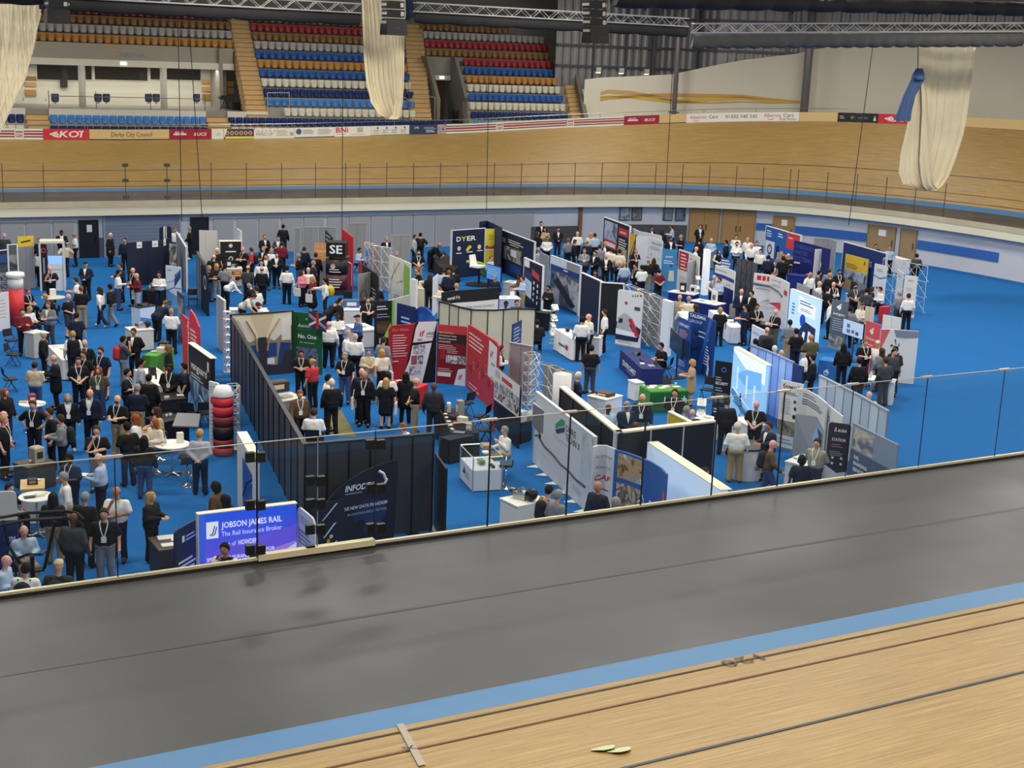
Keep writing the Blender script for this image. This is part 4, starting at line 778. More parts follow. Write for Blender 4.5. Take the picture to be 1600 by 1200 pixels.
class Pose:
    def __init__(s,name):
        ra,la,lean,lg=POSE[name]; s.name=name; s.lean=math.radians(lean); s.legs=LEGS[lg]; s.sit=lg=='t'; s.dz=-.43 if s.sit else 0.
        c,n=math.cos(s.lean),math.sin(s.lean); piv=np.array([0,0,.95])
        s.R=np.array([[1,0,0],[0,c,-n],[0,n,c]]); s.off=np.array([0,0,s.dz])
        def T(p): return s.R@(np.array(p,float)-piv)+piv+s.off
        s.T=T; e,w_=ARM[ra]; s.ra=[T((-.18,0,1.375)),T(e),T(w_)]; e,w_=ARM[la]; s.la=[T((.18,0,1.375)),T(mx(e)),T(mx(w_))]
        if name in('lean','sitlean'):
            for a,sg in ((s.ra,-1),(s.la,1)): sh=a[0]; a[1]=sh+np.array([sg*.05,-.1,-.25]); a[2]=a[1]+np.array([-sg*.04,-.17,-.16])
        s.head=T((0,-.025,1.635)); s.neck=T((0,0,1.47))
    def M(s,at):                                   # matrix of the leaning torso
        m=Matrix([[*s.R[0],0],[*s.R[1],0],[*s.R[2],0],[0,0,0,1]]); piv=Vector((0,0,.95)); return Matrix.Translation(Vector(s.off)+piv)@m@Matrix.Translation(-piv)
    def torso(s,g=0.,long=0.):
        T=s.T
        return [('c',T((0,0,1.0)),T((0,-.005,1.2)),.118+g,.118+g),('c',T((-.06,0,1.0)),T((-.085,0,1.27)),.105+g,.105+g),('c',T((.06,0,1.0)),T((.085,0,1.27)),.105+g,.105+g),
            ('c',T((-.05,.01,1.34)),T((-.14,.005,1.365)),.098+g*.6,.06+g*.8),('c',T((.05,.01,1.34)),T((.14,.005,1.365)),.098+g*.6,.06+g*.8)]
    def arm(s,a,g=0.,upto=1.):
        sh,e,w_=a; q=[('c',sh,e,.054+g,.043+g)]
        if upto>=1: q.append(('c',e,w_,.042+g,.031+g))
        else: q=[('c',sh,sh+(e-sh)*.8,.056+g,.056+g*1.3)]
        return q
    def leg(s,l,g=0.,fat=1.):
        return [('c',l[0],l[1],.088+g,.058+g*1.1),('c',l[1],l[2],.057+g*1.1,.042+g*1.6)]
    def pelvis(s,g=0.):
        o=s.off; return [('e',np.array((0,.01,.95))+o,(.165+g,.125+g,.12+g)),('c',np.array((-.07,.03,.92))+o,np.array((.07,.03,.92))+o,.1+g,.1+g)]
    def body(s):
        pr=s.torso()+s.arm(s.ra)+s.arm(s.la)+s.pelvis()
        for l in s.legs: pr+=s.leg(l)+[('c',l[2],l[3],.042,.032)]
        T=s.T; pr+=[('c',s.neck,T((0,-.01,1.56)),.052,.05),('e',s.head,(.081,.099,.117)),('e',T((0,-.045,1.585)),(.055,.062,.058))]
        for a in (s.ra,s.la):
            d=a[2]-a[1]; d/=np.linalg.norm(d); pr.append(('c',a[2],a[2]+d*.075,.028,.034))
        V,F=isosurf(pr,.029,.03); ex=MB(); T=s.T
        ex.ball(T((0,-.122,1.628)),.014,.017,.022,6,4); 
        for q in (-1,1):
            ex.ball(T((q*.076,-.015,1.63)),.012,.022,.03,6,4); ex.ball(T((q*.03,-.104,1.655)),.014,.012,.009,6,4,1)
        ex.ball(T((0,-.103,1.575)),.024,.01,.007,6,4,2)
        for a,sg in ((s.ra,-1),(s.la,1)):
            d=a[2]-a[1]; d/=np.linalg.norm(d); sd=np.array([0,-1.,0])-d*(-d[1]); nn=np.linalg.norm(sd); sd=sd/nn if nn>.3 else np.array([sg*1.,0,0])
            pn=np.cross(d,sd); 
            if pn[0]*sg>0: pn=-pn
            k=a[2]+d*.085
            for f,L in ((-.027,.062),(-.009,.075),(.01,.07),(.028,.055)):
                p0=k+sd*f; p1=p0+d*L*.55+pn*.012; p2=p1+d*L*.4+pn*.03; ex.tube(p0-d*.03,p1,.0105,5,.0095); ex.tube(p1,p2,.0095,5,.007)
            p0=a[2]+d*.03+sd*.022; p1=p0+d*.03+sd*.03+pn*.01; ex.tube(p0,p1,.013,5,.011); ex.tube(p1,p1+d*.033+sd*.006+pn*.012,.011,5,.008)
        return geo_mesh('body',V,F,ex)
    def top_(s,kind):
        if kind=='t': pr=s.torso(.018)+s.arm(s.ra,.02,.8)+s.arm(s.la,.02,.8)+s.hem(.02,.96)
        elif kind=='v': pr=s.torso(.03)+s.hem(.03,.93)
        elif kind=='s': pr=s.torso(.016)+s.arm(s.ra,.014)+s.arm(s.la,.014)+s.hem(.012,.98)
        elif kind in 'jc': pr=s.torso(.03)+s.arm(s.ra,.022)+s.arm(s.la,.022)+s.hem(.03,.86 if kind=='j' else .92)
        elif kind=='l': pr=s.torso(.035)+s.arm(s.ra,.026)+s.arm(s.la,.026)+s.hem(.045,.55)
        elif kind=='d': pr=s.torso(.016)+s.arm(s.ra,.02,.8)+s.arm(s.la,.02,.8)+s.hem(.03,.5)
        V,F=isosurf(pr,.033,.03,0,[((0,0,1),s.neck[2]+.035)] if s.lean<.2 else ()); return geo_mesh('top',V,F)
    def hem(s,g,z):
        if s.sit: return [('e',np.array((0,-.02,.97))+s.off,(.18+g,.15+g,.12))]
        return [('c',(-.055,.005,1.0),(-.07,.005,z+.1),.112+g,.112+g*1.3),('c',(.055,.005,1.0),(.07,.005,z+.1),.112+g,.112+g*1.3)]
    def trousers(s,kind='p'):
        pr=s.pelvis(.016)
        for l in s.legs:
            if kind=='k': pr+=[('c',l[0],np.array(l[0])+(np.array(l[1])-np.array(l[0]))*.95,.1,.088)]
            else: pr+=s.leg(l,.017)
        if kind=='x': pr=s.pelvis(.02)+[('c',(0,.01,.9),(0,.01,.42),.16,.24)]
        if kind=='m': pr=s.pelvis(.02)+[('c',(0,.01,.9),(0,.01,.16),.16,.2)]
        V,F=isosurf(pr,.033,.03); return geo_mesh('trousers',V,F)
    def shoe(s,i):
        l=s.legs[i]; a=np.array(l[2]); b=np.array(l[3]); a=np.array([a[0],a[1],max(.05,a[2]-.03)]); V,F=isosurf([('c',a,b,.05,.042),('c',a,a+np.array([0,.02,.03]),.045,.045)],.024,.02,0,[((0,0,-1),-.002)] if not s.name=='walk' else ()); return geo_mesh('shoe',V,F)
POSES={}; PM={}
def pose(n):
    if n not in POSES: POSES[n]=Pose(n)
    return POSES[n]
def pmesh(key,fn):
    if key not in PM:
        PM[key]=fn()
        for _ in range(3 if key[1]=='body' else 1): PM[key].materials.append(mat('#888888'))
    return PM[key]
def hair_mesh(kind):
    hd=('e',(0,-.003,.003),(.087,.105,.123)); cut=[((0,-.78,-.62),.028)]
    if kind=='short': V,F=isosurf([hd],.02,.02,.006,cut)
    elif kind=='bald': V,F=isosurf([('e',(0,-.005,-.012),(.082,.1,.108))],.02,.02,.002,[((0,-.6,-.8),.045),((0,-.35,.94),.012)])
    elif kind=='long': V,F=isosurf([hd,('c',(0,.055,.02),(0,.085,-.2),.088,.07),('c',(-.06,.02,0),(-.085,.03,-.16),.04,.035),('c',(.06,.02,0),(.085,.03,-.16),.04,.035)],.022,.02,.004,[((0,-1,-.0),.075)])
    elif kind=='bob': V,F=isosurf([hd,('c',(0,.05,.02),(0,.06,-.09),.085,.08),('c',(-.065,.01,0),(-.08,.01,-.09),.04,.035),('c',(.065,.01,0),(.08,.01,-.09),.04,.035)],.022,.02,.004,[((0,-1,-.0),.07)])
    elif kind=='tail': V,F=isosurf([hd,('c',(0,.1,.03),(0,.13,-.14),.035,.02)],.02,.02,.006,cut)
    elif kind=='bun': V,F=isosurf([hd,('e',(0,.1,.06),(.05,.05,.05))],.02,.015,.006,cut)
    elif kind=='afro': V,F=isosurf([('e',(0,.02,.03),(.115,.12,.115))],.024,.02,0,[((0,-.8,-.6),.03)])
    elif kind=='cap': V,F=isosurf([hd,('c',(0,-.09,.045),(0,-.15,.035),.05,.03)],.02,.015,.01,[((0,-.0,-1),-.03)])
    return geo_mesh('hair',V,F)
def ribbon():
    mb=MB()
    for q in (-1,1):
        pts=[(q*.065,-.03,1.49),(q*.075,-.1,1.43),(q*.05,-.15,1.3),(q*.012,-.165,1.17)]
        for (a,b) in zip(pts[:-1],pts[1:]): mb.add([(a[0]-.011,a[1],a[2]),(a[0]+.011,a[1]-.002,a[2]),(b[0]+.011,b[1]-.002,b[2]),(b[0]-.011,b[1],b[2])],[(0,1,2,3)])
    return mb.mesh('lanyard')
def vshirt():
    mb=MB(); mb.add([(-.055,-.098,1.45),(.055,-.098,1.45),(.05,-.14,1.36),(-.05,-.14,1.36),(.028,-.158,1.24),(-.028,-.158,1.24),(0,-.163,1.12)],[(0,3,2,1),(3,5,4,2),(5,6,4)]); return mb.mesh('shirt_front')
CLO={'black':'#17181b','navy':'#1c2438','white':'#e4e4df','cream':'#d9d0bb','grey':'#7d8085','dgrey':'#3d3f43','lgrey':'#a9adb3','lblue':'#a9bdd6','blue':'#3f5f92','red':'#b5313c','maroon':'#6d1f28','khaki':'#a08c68','brown':'#5a4636','tan':'#b39a76','pink':'#d97f8c','olive':'#54543c','jeans':'#3d4f73','green':'#4a6b4a','coral':'#d4565c','beige':'#c6b596','sage':'#9a9a80','yellow':'#d8b932','charcoal':'#2a2b2e'}
HAIR={'bk':'#16130f','br':'#3f2a1c','bl':'#b08d55','gr':'#8f8c86','wh':'#cfcbc2','gi':'#8a4a26','lb':'#7a5636'}
SKIN={'f':'#d9a688','t':'#b98461','d':'#5f3f2e','p':'#e0a79a'}
CNM={'lblue':'light blue','dgrey':'dark grey','lgrey':'light grey','jeans':'denim'}
TNM={'t':'short-sleeved shirt','s':'shirt','j':'suit jacket','c':'jumper','v':'waistcoat over shirt','l':'long coat','d':'dress'}
HNM={'bk':'dark-haired','br':'brown-haired','bl':'blond','gr':'grey-haired','wh':'white-haired','gi':'red-haired','lb':'light-brown-haired'}
VERB={'stand':'standing','clasp':'hands clasped','fold':'arms folded','read':'both hands held in front','drink':'one hand raised','behind':'hands behind back','hips':'hands on hips','walk':'walking','lean':'leaning forward','sit':'seated','point':'arm reaching out','chin':'hand on chin','hold':'one forearm raised','phone':'hand at ear','sitlean':'seated leaning forward','high':'perched on a stool'}
PEOPLE=[]
def person(px,py,face,ps,top,legs,hair,skin='f',flags='',place='',h_=None):
    p=pose(ps); wom='w' in flags; sc=(h_ or (1.045 if not wom else .985))*(.985+.03*((int(px*7+py*3)%11)/10))
    zt=(1.75+p.dz)*sc*(1 if p.lean<.2 else .86)
    if 'H' in flags: zt+=.3
    hp=P(px,py,zt); az=YAW+math.radians(face); ct,st=math.cos(-YAW+math.radians(face)),math.sin(-YAW+math.radians(face))
    # the head, not the root, stands under the pixel
    hx,hy=p.head[0]*sc,p.head[1]*sc; rx=hx*ct-hy*st; ry_=hx*st+hy*ct
    PEOPLE.append((px,py,face,ps,top,legs,hair,skin,flags,place,sc,(hp[0]-rx,hp[1]-ry_,.3 if 'H' in flags else 0.)))
TABLES=[]
def settle():
    pos=[np.array(q[11][:2]) for q in PEOPLE]; org=[p.copy() for p in pos]
    for it in range(12):
        for i,p in enumerate(pos):
            m_=.14 if POSE[PEOPLE[i][3]][3]!='t' else -.1
            for (a,d,n,L,dp,H) in TABLES:
                if H<.3: continue
                q=p-a; u,v=q@d,q@n
                if -m_<u<L+m_ and -m_<v<dp+m_:
                    c=min(((u+m_),-d),((L+m_-u),d),((v+m_),-n),((dp+m_-v),n),key=lambda z:z[0])
                    if c[0]<.75: p+=c[1]*(c[0]+.01)
        for i in range(len(pos)):
            for j in range(i+1,len(pos)):
                e=pos[j]-pos[i]; L=math.hypot(*e)
                if L<.46:
                    e=e/L if L>1e-3 else np.array([1.,0]); k=(.46-L)/2; pos[i]-=e*k; pos[j]+=e*k
    for i,q in enumerate(PEOPLE): PEOPLE[i]=q[:11]+((pos[i][0],pos[i][1],q[11][2]),)
def build_people():
    settle()
    rowsp=[]
    for (px,py,face,ps,top,legs,hair,skin,flags,place,sc,loc) in PEOPLE:
        tk,tc=top.split(':'); lk,lc=(legs.split(':') if ':' in legs else ('p',legs)); hk,hc=(hair.split(':') if ':' in hair else (hair,'bk'))
        who='woman' if 'w' in flags else 'man'
        hd='bald' if hk in('none','bald') else ('capped' if hk=='cap' else HNM[hc])
        tn=CNM.get(tc,tc)+' '+TNM[tk]
        rowsp.append([px,py,'%s %s in %s, %s, %s'%(hd,who,tn,VERB[ps],place),'%s %s in %s and %s %s, %s'%(hd,who,tn,CNM.get(lc,lc),{'p':'trousers','k':'shorts','x':'skirt','m':'long skirt'}[lk],place)])
    from collections import defaultdict
    groups=defaultdict(list)
    for i,r in enumerate(rowsp): groups[r[2]].append(i)
    labels=[r[2] for r in rowsp]
    for k,ids in groups.items():
        if len(ids)>1:
            alt=[rowsp[i][3] for i in ids]
            if len(set(alt))==len(ids) and max(len(a.split()) for a in alt)<=16:
                for i,a in zip(ids,alt): labels[i]=a
            else:
                ids=sorted(ids,key=lambda i:rowsp[i][0]); o2=('left one','right one') if len(ids)==2 else ('leftmost','second from left','third from left','fourth from left','fifth from left')
                for q,i in enumerate(ids): labels[i]=(rowsp[i][2]+', '+o2[q])
    for (px,py,face,ps,top,legs,hair,skin,flags,place,sc,loc),lab in zip(PEOPLE,labels):
        w_=lab.split()
        if len(w_)>16: lab=lab.replace('long-sleeved ','').replace('light-brown-haired','brown-haired');lab=lab.replace('short-sleeved shirt','polo').replace('both hands held in front','hands in front').replace('suit jacket','suit').replace('hands clasped, ','').replace('standing, ','')
        p=pose(ps); tk,tc=top.split(':'); lk,lc=(legs.split(':') if ':' in legs else ('p',legs)); hk,hc=(hair.split(':') if ':' in hair else (hair,'bk'))
        t=thing('person',lab,'person',loc,-YAW+math.radians(face),'visitors and exhibitors at the fair'); t.scale=(sc*(1.09 if 'f' not in flags else 1.22),sc*(1.08 if 'f' not in flags else 1.22),sc)
        def ch(nm,me,c,M=None,rough=.8):
            o=bpy.data.objects.new(nm,me); COL.objects.link(o); o.parent=t
            if M is not None: o.matrix_local=M
            sl=o.material_slots[0]; sl.link='OBJECT'; sl.material=mat(c,rough,0,0,3,0,0,.25); return o
        b=ch('body',pmesh((ps,'body'),p.body),SKIN[skin],None,.6)
        for i,c in ((1,'#1d1512'),(2,'#8f4a44')): b.material_slots[i].link='OBJECT'; b.material_slots[i].material=mat(c,.5)
        ch({'t':'polo_shirt','s':'shirt','j':'jacket','c':'jumper','v':'waistcoat','l':'coat','d':'dress'}[tk],pmesh((ps,'top',tk),lambda:p.top_(tk)),CLO[tc])
        if tk=='v': ch('shirt',pmesh((ps,'top','s'),lambda:p.top_('s')),CLO['white'])
        if tk!='d': ch({'p':'trousers','k':'shorts','x':'skirt','m':'skirt'}[lk],pmesh((ps,'leg',lk),lambda:p.trousers(lk)),CLO[lc])
        for i in (0,1): ch('shoe',pmesh((ps,'shoe%d'%i),lambda i=i:p.shoe(i)),'#e6e4de' if 'S' in flags else '#1a1614',None,.5)
        if p.sit and not ps=='high':
            sl='%s %s in %s %s, %s'%('bald' if hk in('none','bald') else ('capped' if hk=='cap' else HNM[hc]),'woman' if 'w' in flags else 'man',CNM.get(tc,tc),TNM[tk].replace('short-sleeved shirt','polo').replace('suit jacket','suit'),place)
            if 'H' in flags: stool('bar stool of the '+sl,None,face,'#2a2b2e',.7,loc[:2])
            elif all(math.hypot(loc[0]-c[0],loc[1]-c[1])>.7 for c in CHAIR_XY): chair('black chair of the '+sl,None,face,at=loc[:2])
        MT=p.M(0)
        if hk!='none':
            ch('cap' if hk=='cap' else 'hair',pmesh(('hair',hk),lambda:hair_mesh(hk)),HAIR[hc] if hk!='cap' else CLO.get(hc,'#222222'),MT@Matrix.Translation((0,-.025,1.635)))
        if 'B' in flags: ch('beard',pmesh(('hair','beard'),lambda:geo_mesh('beard',*isosurf([('e',(0,-.035,-.06),(.058,.066,.045))],.018,.02,.002,[((0,.8,0),.0),((0,.55,1),-.075)]))),HAIR[hc if hk not in('none','cap') else 'br'],MT@Matrix.Translation((0,-.025,1.635)))
        if tk=='j' and 'n' not in flags: ch('shirt_front',pmesh(('g','vshirt'),vshirt),'#e8e8e4',MT)
        if 'L' in flags:
            ch('lanyard',pmesh(('g','lanyard'),ribbon),'#d9d9d6',MT)
            def bd():
                mb=MB(); mb.box(-.05,-.178,1.04,.05,-.172,1.17); return mb.mesh('badge')
            ch('badge',pmesh(('g','badge'),bd),'#efefec',MT)
        if 'K' in flags:
            def bag(): return geo_mesh('backpack',*isosurf([('c',(0,.2,1.05),(0,.19,1.33),.12,.1),('c',(-.06,.2,1.05),(-.06,.19,1.3),.1,.09),('c',(.06,.2,1.05),(.06,.19,1.3),.1,.09),('c',(-.11,-.11,1.3),(-.11,.1,1.44),.02,.02),('c',(.11,-.11,1.3),(.11,.1,1.44),.02,.02)],.026,.04))
            ch('backpack',pmesh(('g','backpack'),bag),'#b5313c' if 'R' in flags else '#1d2027',MT)
        if 'T' in flags or 'U' in flags:
            def tote():
                mb=MB(); mb.box(-.34,-.16,.55,-.28,.16,.93); mb.path([(-.31,-.1,.93),(-.29,-.05,1.15),(-.29,.05,1.15),(-.31,.1,.93)],.012,4); return mb.mesh('tote_bag')
            ch('tote_bag',pmesh(('g','tote'),tote),'#e2ddd0' if 'T' in flags else '#22335c',Matrix.Translation(Vector(p.off)))
        if 'P' in flags:
            def paper():
                mb=MB(); mb.box(-.11,-.47,1.2,.11,-.3,1.21); return mb.mesh('leaflet')
            ch('leaflet',pmesh(('g','paper'),paper),'#eceae2',Matrix.Translation(Vector(p.off)))
# ------------------------------------------------------------------ furniture and stand fittings
OX,OY,OS=0.,0.,1.
def crop(x,y,s):
    global OX,OY,OS; OX,OY,OS=x,y,s
def pp(p): return (OX+p[0]/OS,OY+p[1]/OS)
def W(p,z): return P(*pp(p),z)
def VH(x,yt,yb):
    b=W((x,yb),0); return b, PY(*pp((x,yt)),b[1])[2]
def grad_mat(c0,c1,z0,z1,emit=0.,rough=.5):
    key=('grad',c0,c1,round(z0,2),round(z1,2),emit)
    if key in MATS: return MATS[key]
    m=bpy.data.materials.new('graded_print'); m.use_nodes=True; nt=m.node_tree; b=nt.nodes['Principled BSDF']; b.inputs['Roughness'].default_value=rough
    tc=nt.nodes.new('ShaderNodeTexCoord'); sp=nt.nodes.new('ShaderNodeSeparateXYZ'); mr=nt.nodes.new('ShaderNodeMapRange'); mr.inputs[1].default_value=z0; mr.inputs[2].default_value=z1
    mx_=nt.nodes.new('ShaderNodeMix'); mx_.data_type='RGBA'; mx_.inputs[6].default_value=(*lin(rgb(c0)),1); mx_.inputs[7].default_value=(*lin(rgb(c1)),1)
    nt.links.new(tc.outputs['Object'],sp.inputs[0]); nt.links.new(sp.outputs[2],mr.inputs[0]); nt.links.new(mr.outputs[0],mx_.inputs[0]); nt.links.new(mx_.outputs[2],b.inputs['Base Color'])
    if emit: nt.links.new(mx_.outputs[2],b.inputs['Emission Color']); b.inputs['Emission Strength'].default_value=emit
    MATS[key]=m; return m
def rrect(L,H,r,n=5):
    pts=[(0,0),(L,0)]
    for cx,cy,a in ((L-r,H-r,0),(r,H-r,math.pi/2)):
        for k in range(n): t=a+math.pi/2*k/(n-1); pts.append((cx+r*math.cos(t),cy+r*math.sin(t)))
    return pts
def panel(name,label,cat,pts,H,col,items=(),t=.05,z0=0.,outline=None,rnd=0.,edge=None,foot=None,base=False,group=None,m=None,back=None,thick_top=None,glow=0.):
    """upright board; pts are crop pixels of its top edge (z0+H), of its foot if base; (x,ytop,ybase) sets H itself"""
    if len(pts[0])==3:
        q=[VH(*p) for p in pts]; w_=[a for a,b in q]; H=sum(b for a,b in q)/len(q)
    else: w_=[W(p,0. if base else z0+H) for p in pts]
    s=Surf(w_,z0,H); c=s.at(s.L/2,0); root=thing(name,label,cat,(c[0],c[1],z0),0,group)
    M_=m or mat(col,.55); mb=MB()
    if outline: s.poly(mb,[(u*s.L,v*H) for u,v in outline],-t,0)
    elif rnd and len(w_)==2: s.poly(mb,rrect(s.L,H,rnd),-t,0)
    elif rnd:
        us=sorted(set([round(x,4) for x in s.l]+[rnd*k/4 for k in range(5)]+[s.L-rnd*k/4 for k in range(5)]))
        for a,b in zip(us[:-1],us[1:]):
            if b-a<1e-3: continue
            e=min((a+b)/2,s.L-(a+b)/2); s.slab(mb,a,0,b,H if e>=rnd else H-rnd+math.sqrt(max(0,rnd**2-(rnd-e)**2)),-t,0)
    else: s.slab(mb,0,0,s.L,H,-t,0)
    kid(obj('board',mb,M_,root),root)
    if edge:
        mb=MB(); e=.03; s.slab(mb,-e,H,s.L+e,H+e*1.2,-t-.02,.02); kid(obj('top_rail',mb,mat(edge,.5),root),root)
        for u in (0,s.L): mb=MB(); s.slab(mb,u-e,0,u+e,H,-t-.015,.015); kid(obj('side_rail',mb,mat(edge,.5),root),root)
    if thick_top: mb=MB(); s.slab(mb,-.02,H,s.L+.02,H+.02,-thick_top[0],.01); s.slab(mb,-.02,0,0,H,-thick_top[0],.01); kid(obj('return_edge',mb,mat(thick_top[1],.5),root),root)
    if foot: mb=MB(); s.slab(mb,.02,0,s.L-.02,.07,-.12,.1); kid(obj('foot',mb,mat('#b9bbbd',.3,.7),root),root)
    GLOW[0]=glow; tmp=thing('tmp','','x'); art(s,tmp,list(items)); GLOW[0]=0.
    for c_ in list(tmp.children): c_.parent=root; kid(c_,root)
    bpy.data.objects.remove(tmp); return root,s
def shell(name,label,cat,pts,H,n,col,post,t=.05,pw=.05,col2=None,cap=None,base=False):
    """row of panels between posts"""
    if len(pts[0])==3:
        q=[VH(*p) for p in pts]; w_=[a for a,b in q]; H=sum(b for a,b in q)/len(q)
    else: w_=[W(p,0. if base else H) for p in pts]
    s=Surf(w_,0,H); c=s.at(s.L/2,0); root=thing(name,label,cat,(c[0],c[1],0))
    for k in range(n):
        a,b=s.L*k/n,s.L*(k+1)/n; mb=MB(); s.slab(mb,a+pw/2,.03,b-pw/2,H-.02,-t,0); kid(obj('wall_panel',mb,mat(col if (k%2==0 or not col2) else col2,.5),root),root)
    for k in range(n+1): a=s.L*k/n; mb=MB(); s.slab(mb,a-pw/2,0,a+pw/2,H,-t-.01,.02); kid(obj('post',mb,mat(post,.4,.2),root),root)
    mb=MB(); s.slab(mb,0,H-.03,s.L,H+.02,-t-.03,.03); kid(obj('top_rail',mb,mat(cap or post,.45),root),root)
    return root,s
def rect_from(front,depth,H):
    a,b=W(front[0],H)[:2],W(front[1],H)[:2]; d=b-a; L=np.linalg.norm(d); d/=L; n=np.array([-d[1],d[0]]); return a,d,n,L
def cloth_table(label,front,depth,col,H=.74,items=(),drop=.04,top_items=()):
    a,d,n,L=rect_from(front,depth,H); root=thing('draped_table',label,'table',(*(a+d*L/2+n*depth/2),0))
    cs=[a,a+d*L,a+d*L+n*depth,a+n*depth]; s=Surf(cs+[a],0,H); mb=MB(); N=int(s.L/.09); vs=[]
    for i in range(N+1):
        u=s.L*i/N; o=.012*math.sin(i*1.9)+.01*math.sin(i*.77)
        vs+=[s.at(min(u,s.L-1e-4),H,.005),s.at(min(u,s.L-1e-4),H*.5,.02+o*.5),s.at(min(u,s.L-1e-4),drop,.035+o)]
    mb.add(vs,[f for i in range(N) for f in ((3*i,3*i+1,3*i+4,3*i+3),(3*i+1,3*i+2,3*i+5,3*i+4))]); kid(obj('cloth_skirt',mb,mat(col,.8),root,True),root)
    mb=MB(); mb.prism(cs,lambda p:(p[0],p[1],H-.02),lambda p:(p[0],p[1],H)); kid(obj('cloth_top',mb,mat(col,.8),root),root)
    for c in cs:
        q=c+(a+d*L/2+n*depth/2-c)*.12; mb=MB(); mb.tube((q[0],q[1],0),(q[0],q[1],H-.03),.018,6); kid(obj('leg',mb,mat('#55575b',.4,.5),root),root)
    if items:
        sf=Surf([cs[0],cs[1]],0,H); tmp=thing('tmp','','x'); art(sf,tmp,list(items),.045)
        for c_ in list(tmp.children): c_.parent=root; kid(c_,root)
        bpy.data.objects.remove(tmp)
    TABLES.append((a,d,n,L,depth,H)); return root,(a,d,n,L,depth,H)
def counter(label,front,depth,H,col,top='#e9e7e0',items=(),name='counter',glass=False,cat='counter'):
    a,d,n,L=rect_from(front,depth,H); root=thing(name,label,cat,(*(a+d*L/2+n*depth/2),0)); cs=[a,a+d*L,a+d*L+n*depth,a+n*depth]
    hb=H*.62 if glass else H-.04
    mb=MB(); mb.prism(cs,lambda p:(p[0],p[1],.03),lambda p:(p[0],p[1],hb)); kid(obj('body',mb,mat(col,.5),root),root)
    ctr=a+d*L/2+n*depth/2; out=[c+(c-ctr)/np.linalg.norm(c-ctr)*.03 for c in cs]
    if glass:
        for c in cs: mb=MB(); mb.tube((c[0],c[1],0),(c[0],c[1],H),.02,4); kid(obj('frame_post',mb,mat('#b9bdc1',.3,.6),root),root)
        for k in range(4):
            p,q=cs[k],cs[(k+1)%4]; mb=MB(); mb.add([(*p,hb),(*q,hb),(*q,H),(*p,H)],[(0,1,2,3)]); kid(obj('glass_pane',mb,GLASS,root),root)
            mb=MB(); mb.tube((*p,H),(*q,H),.018,4); kid(obj('top_rail',mb,mat('#c3c6c9',.3,.6),root),root)
        mb=MB(); mb.prism(cs,lambda p:(p[0],p[1],H),lambda p:(p[0],p[1],H+.01)); kid(obj('glass_top',mb,GLASS,root),root)
    else:
        mb=MB(); mb.prism(out,lambda p:(p[0],p[1],H-.04),lambda p:(p[0],p[1],H)); kid(obj('worktop',mb,mat(top,.4),root),root)
    mb=MB(); ins=[c-(c-ctr)/np.linalg.norm(c-ctr)*.05 for c in cs]; mb.prism(ins,lambda p:(p[0],p[1],0),lambda p:(p[0],p[1],.03)); kid(obj('plinth',mb,mat('#3a3b3e',.6),root),root)
    if items:
        sf=Surf([cs[0],cs[1]],0,H); tmp=thing('tmp','','x'); art(sf,tmp,list(items),.01)
        for c_ in list(tmp.children): c_.parent=root; kid(c_,root)
        bpy.data.objects.remove(tmp)
    TABLES.append((a,d,n,L,depth,H)); return root,(a,d,n,L,depth,H)
def on(tb,u,v):                                   # point on a table or counter top
    a,d,n,L,dp,H=tb; q=a+d*L*u+n*dp*v; return np.array([q[0],q[1],H+.002]),math.atan2(d[1],d[0])
def drum(label,p,r,H,col,top='#dcdad2',z=None,items=(),name='counter'):
    c=W(p,H); root=thing(name,label,'counter',(c[0],c[1],0)); mb=MB(); mb.lathe([(r*.98,0),(r,.04),(r*.94,H*.5),(r,H-.05)],(0,0,0),24); obj('body',mb,mat(col,.5),root,True)
    mb=MB(); mb.lathe([(r*1.06,H-.05),(r*1.06,H)],(0,0,0),24); obj('worktop',mb,mat(top,.4),root)
    if items:
        A=np.linspace(-math.pi*.98,-.02,16); sf=Surf([(c[0]+r*1.01*math.cos(x),c[1]+r*1.01*math.sin(x)) for x in A],0,H); tmp=thing('tmp','','x'); art(sf,tmp,list(items))
        for c_ in list(tmp.children): c_.parent=root; kid(c_,root)
        bpy.data.objects.remove(tmp)
    TABLES.append((c[:2]-r*.9,np.array([1.,0]),np.array([0,1.]),1.8*r,1.8*r,H)); return root,(c[:2]-np.array([r,r]),np.array([1.,0]),np.array([0,1.]),2*r,2*r,H)
CH_={}; CHAIR_XY=[]
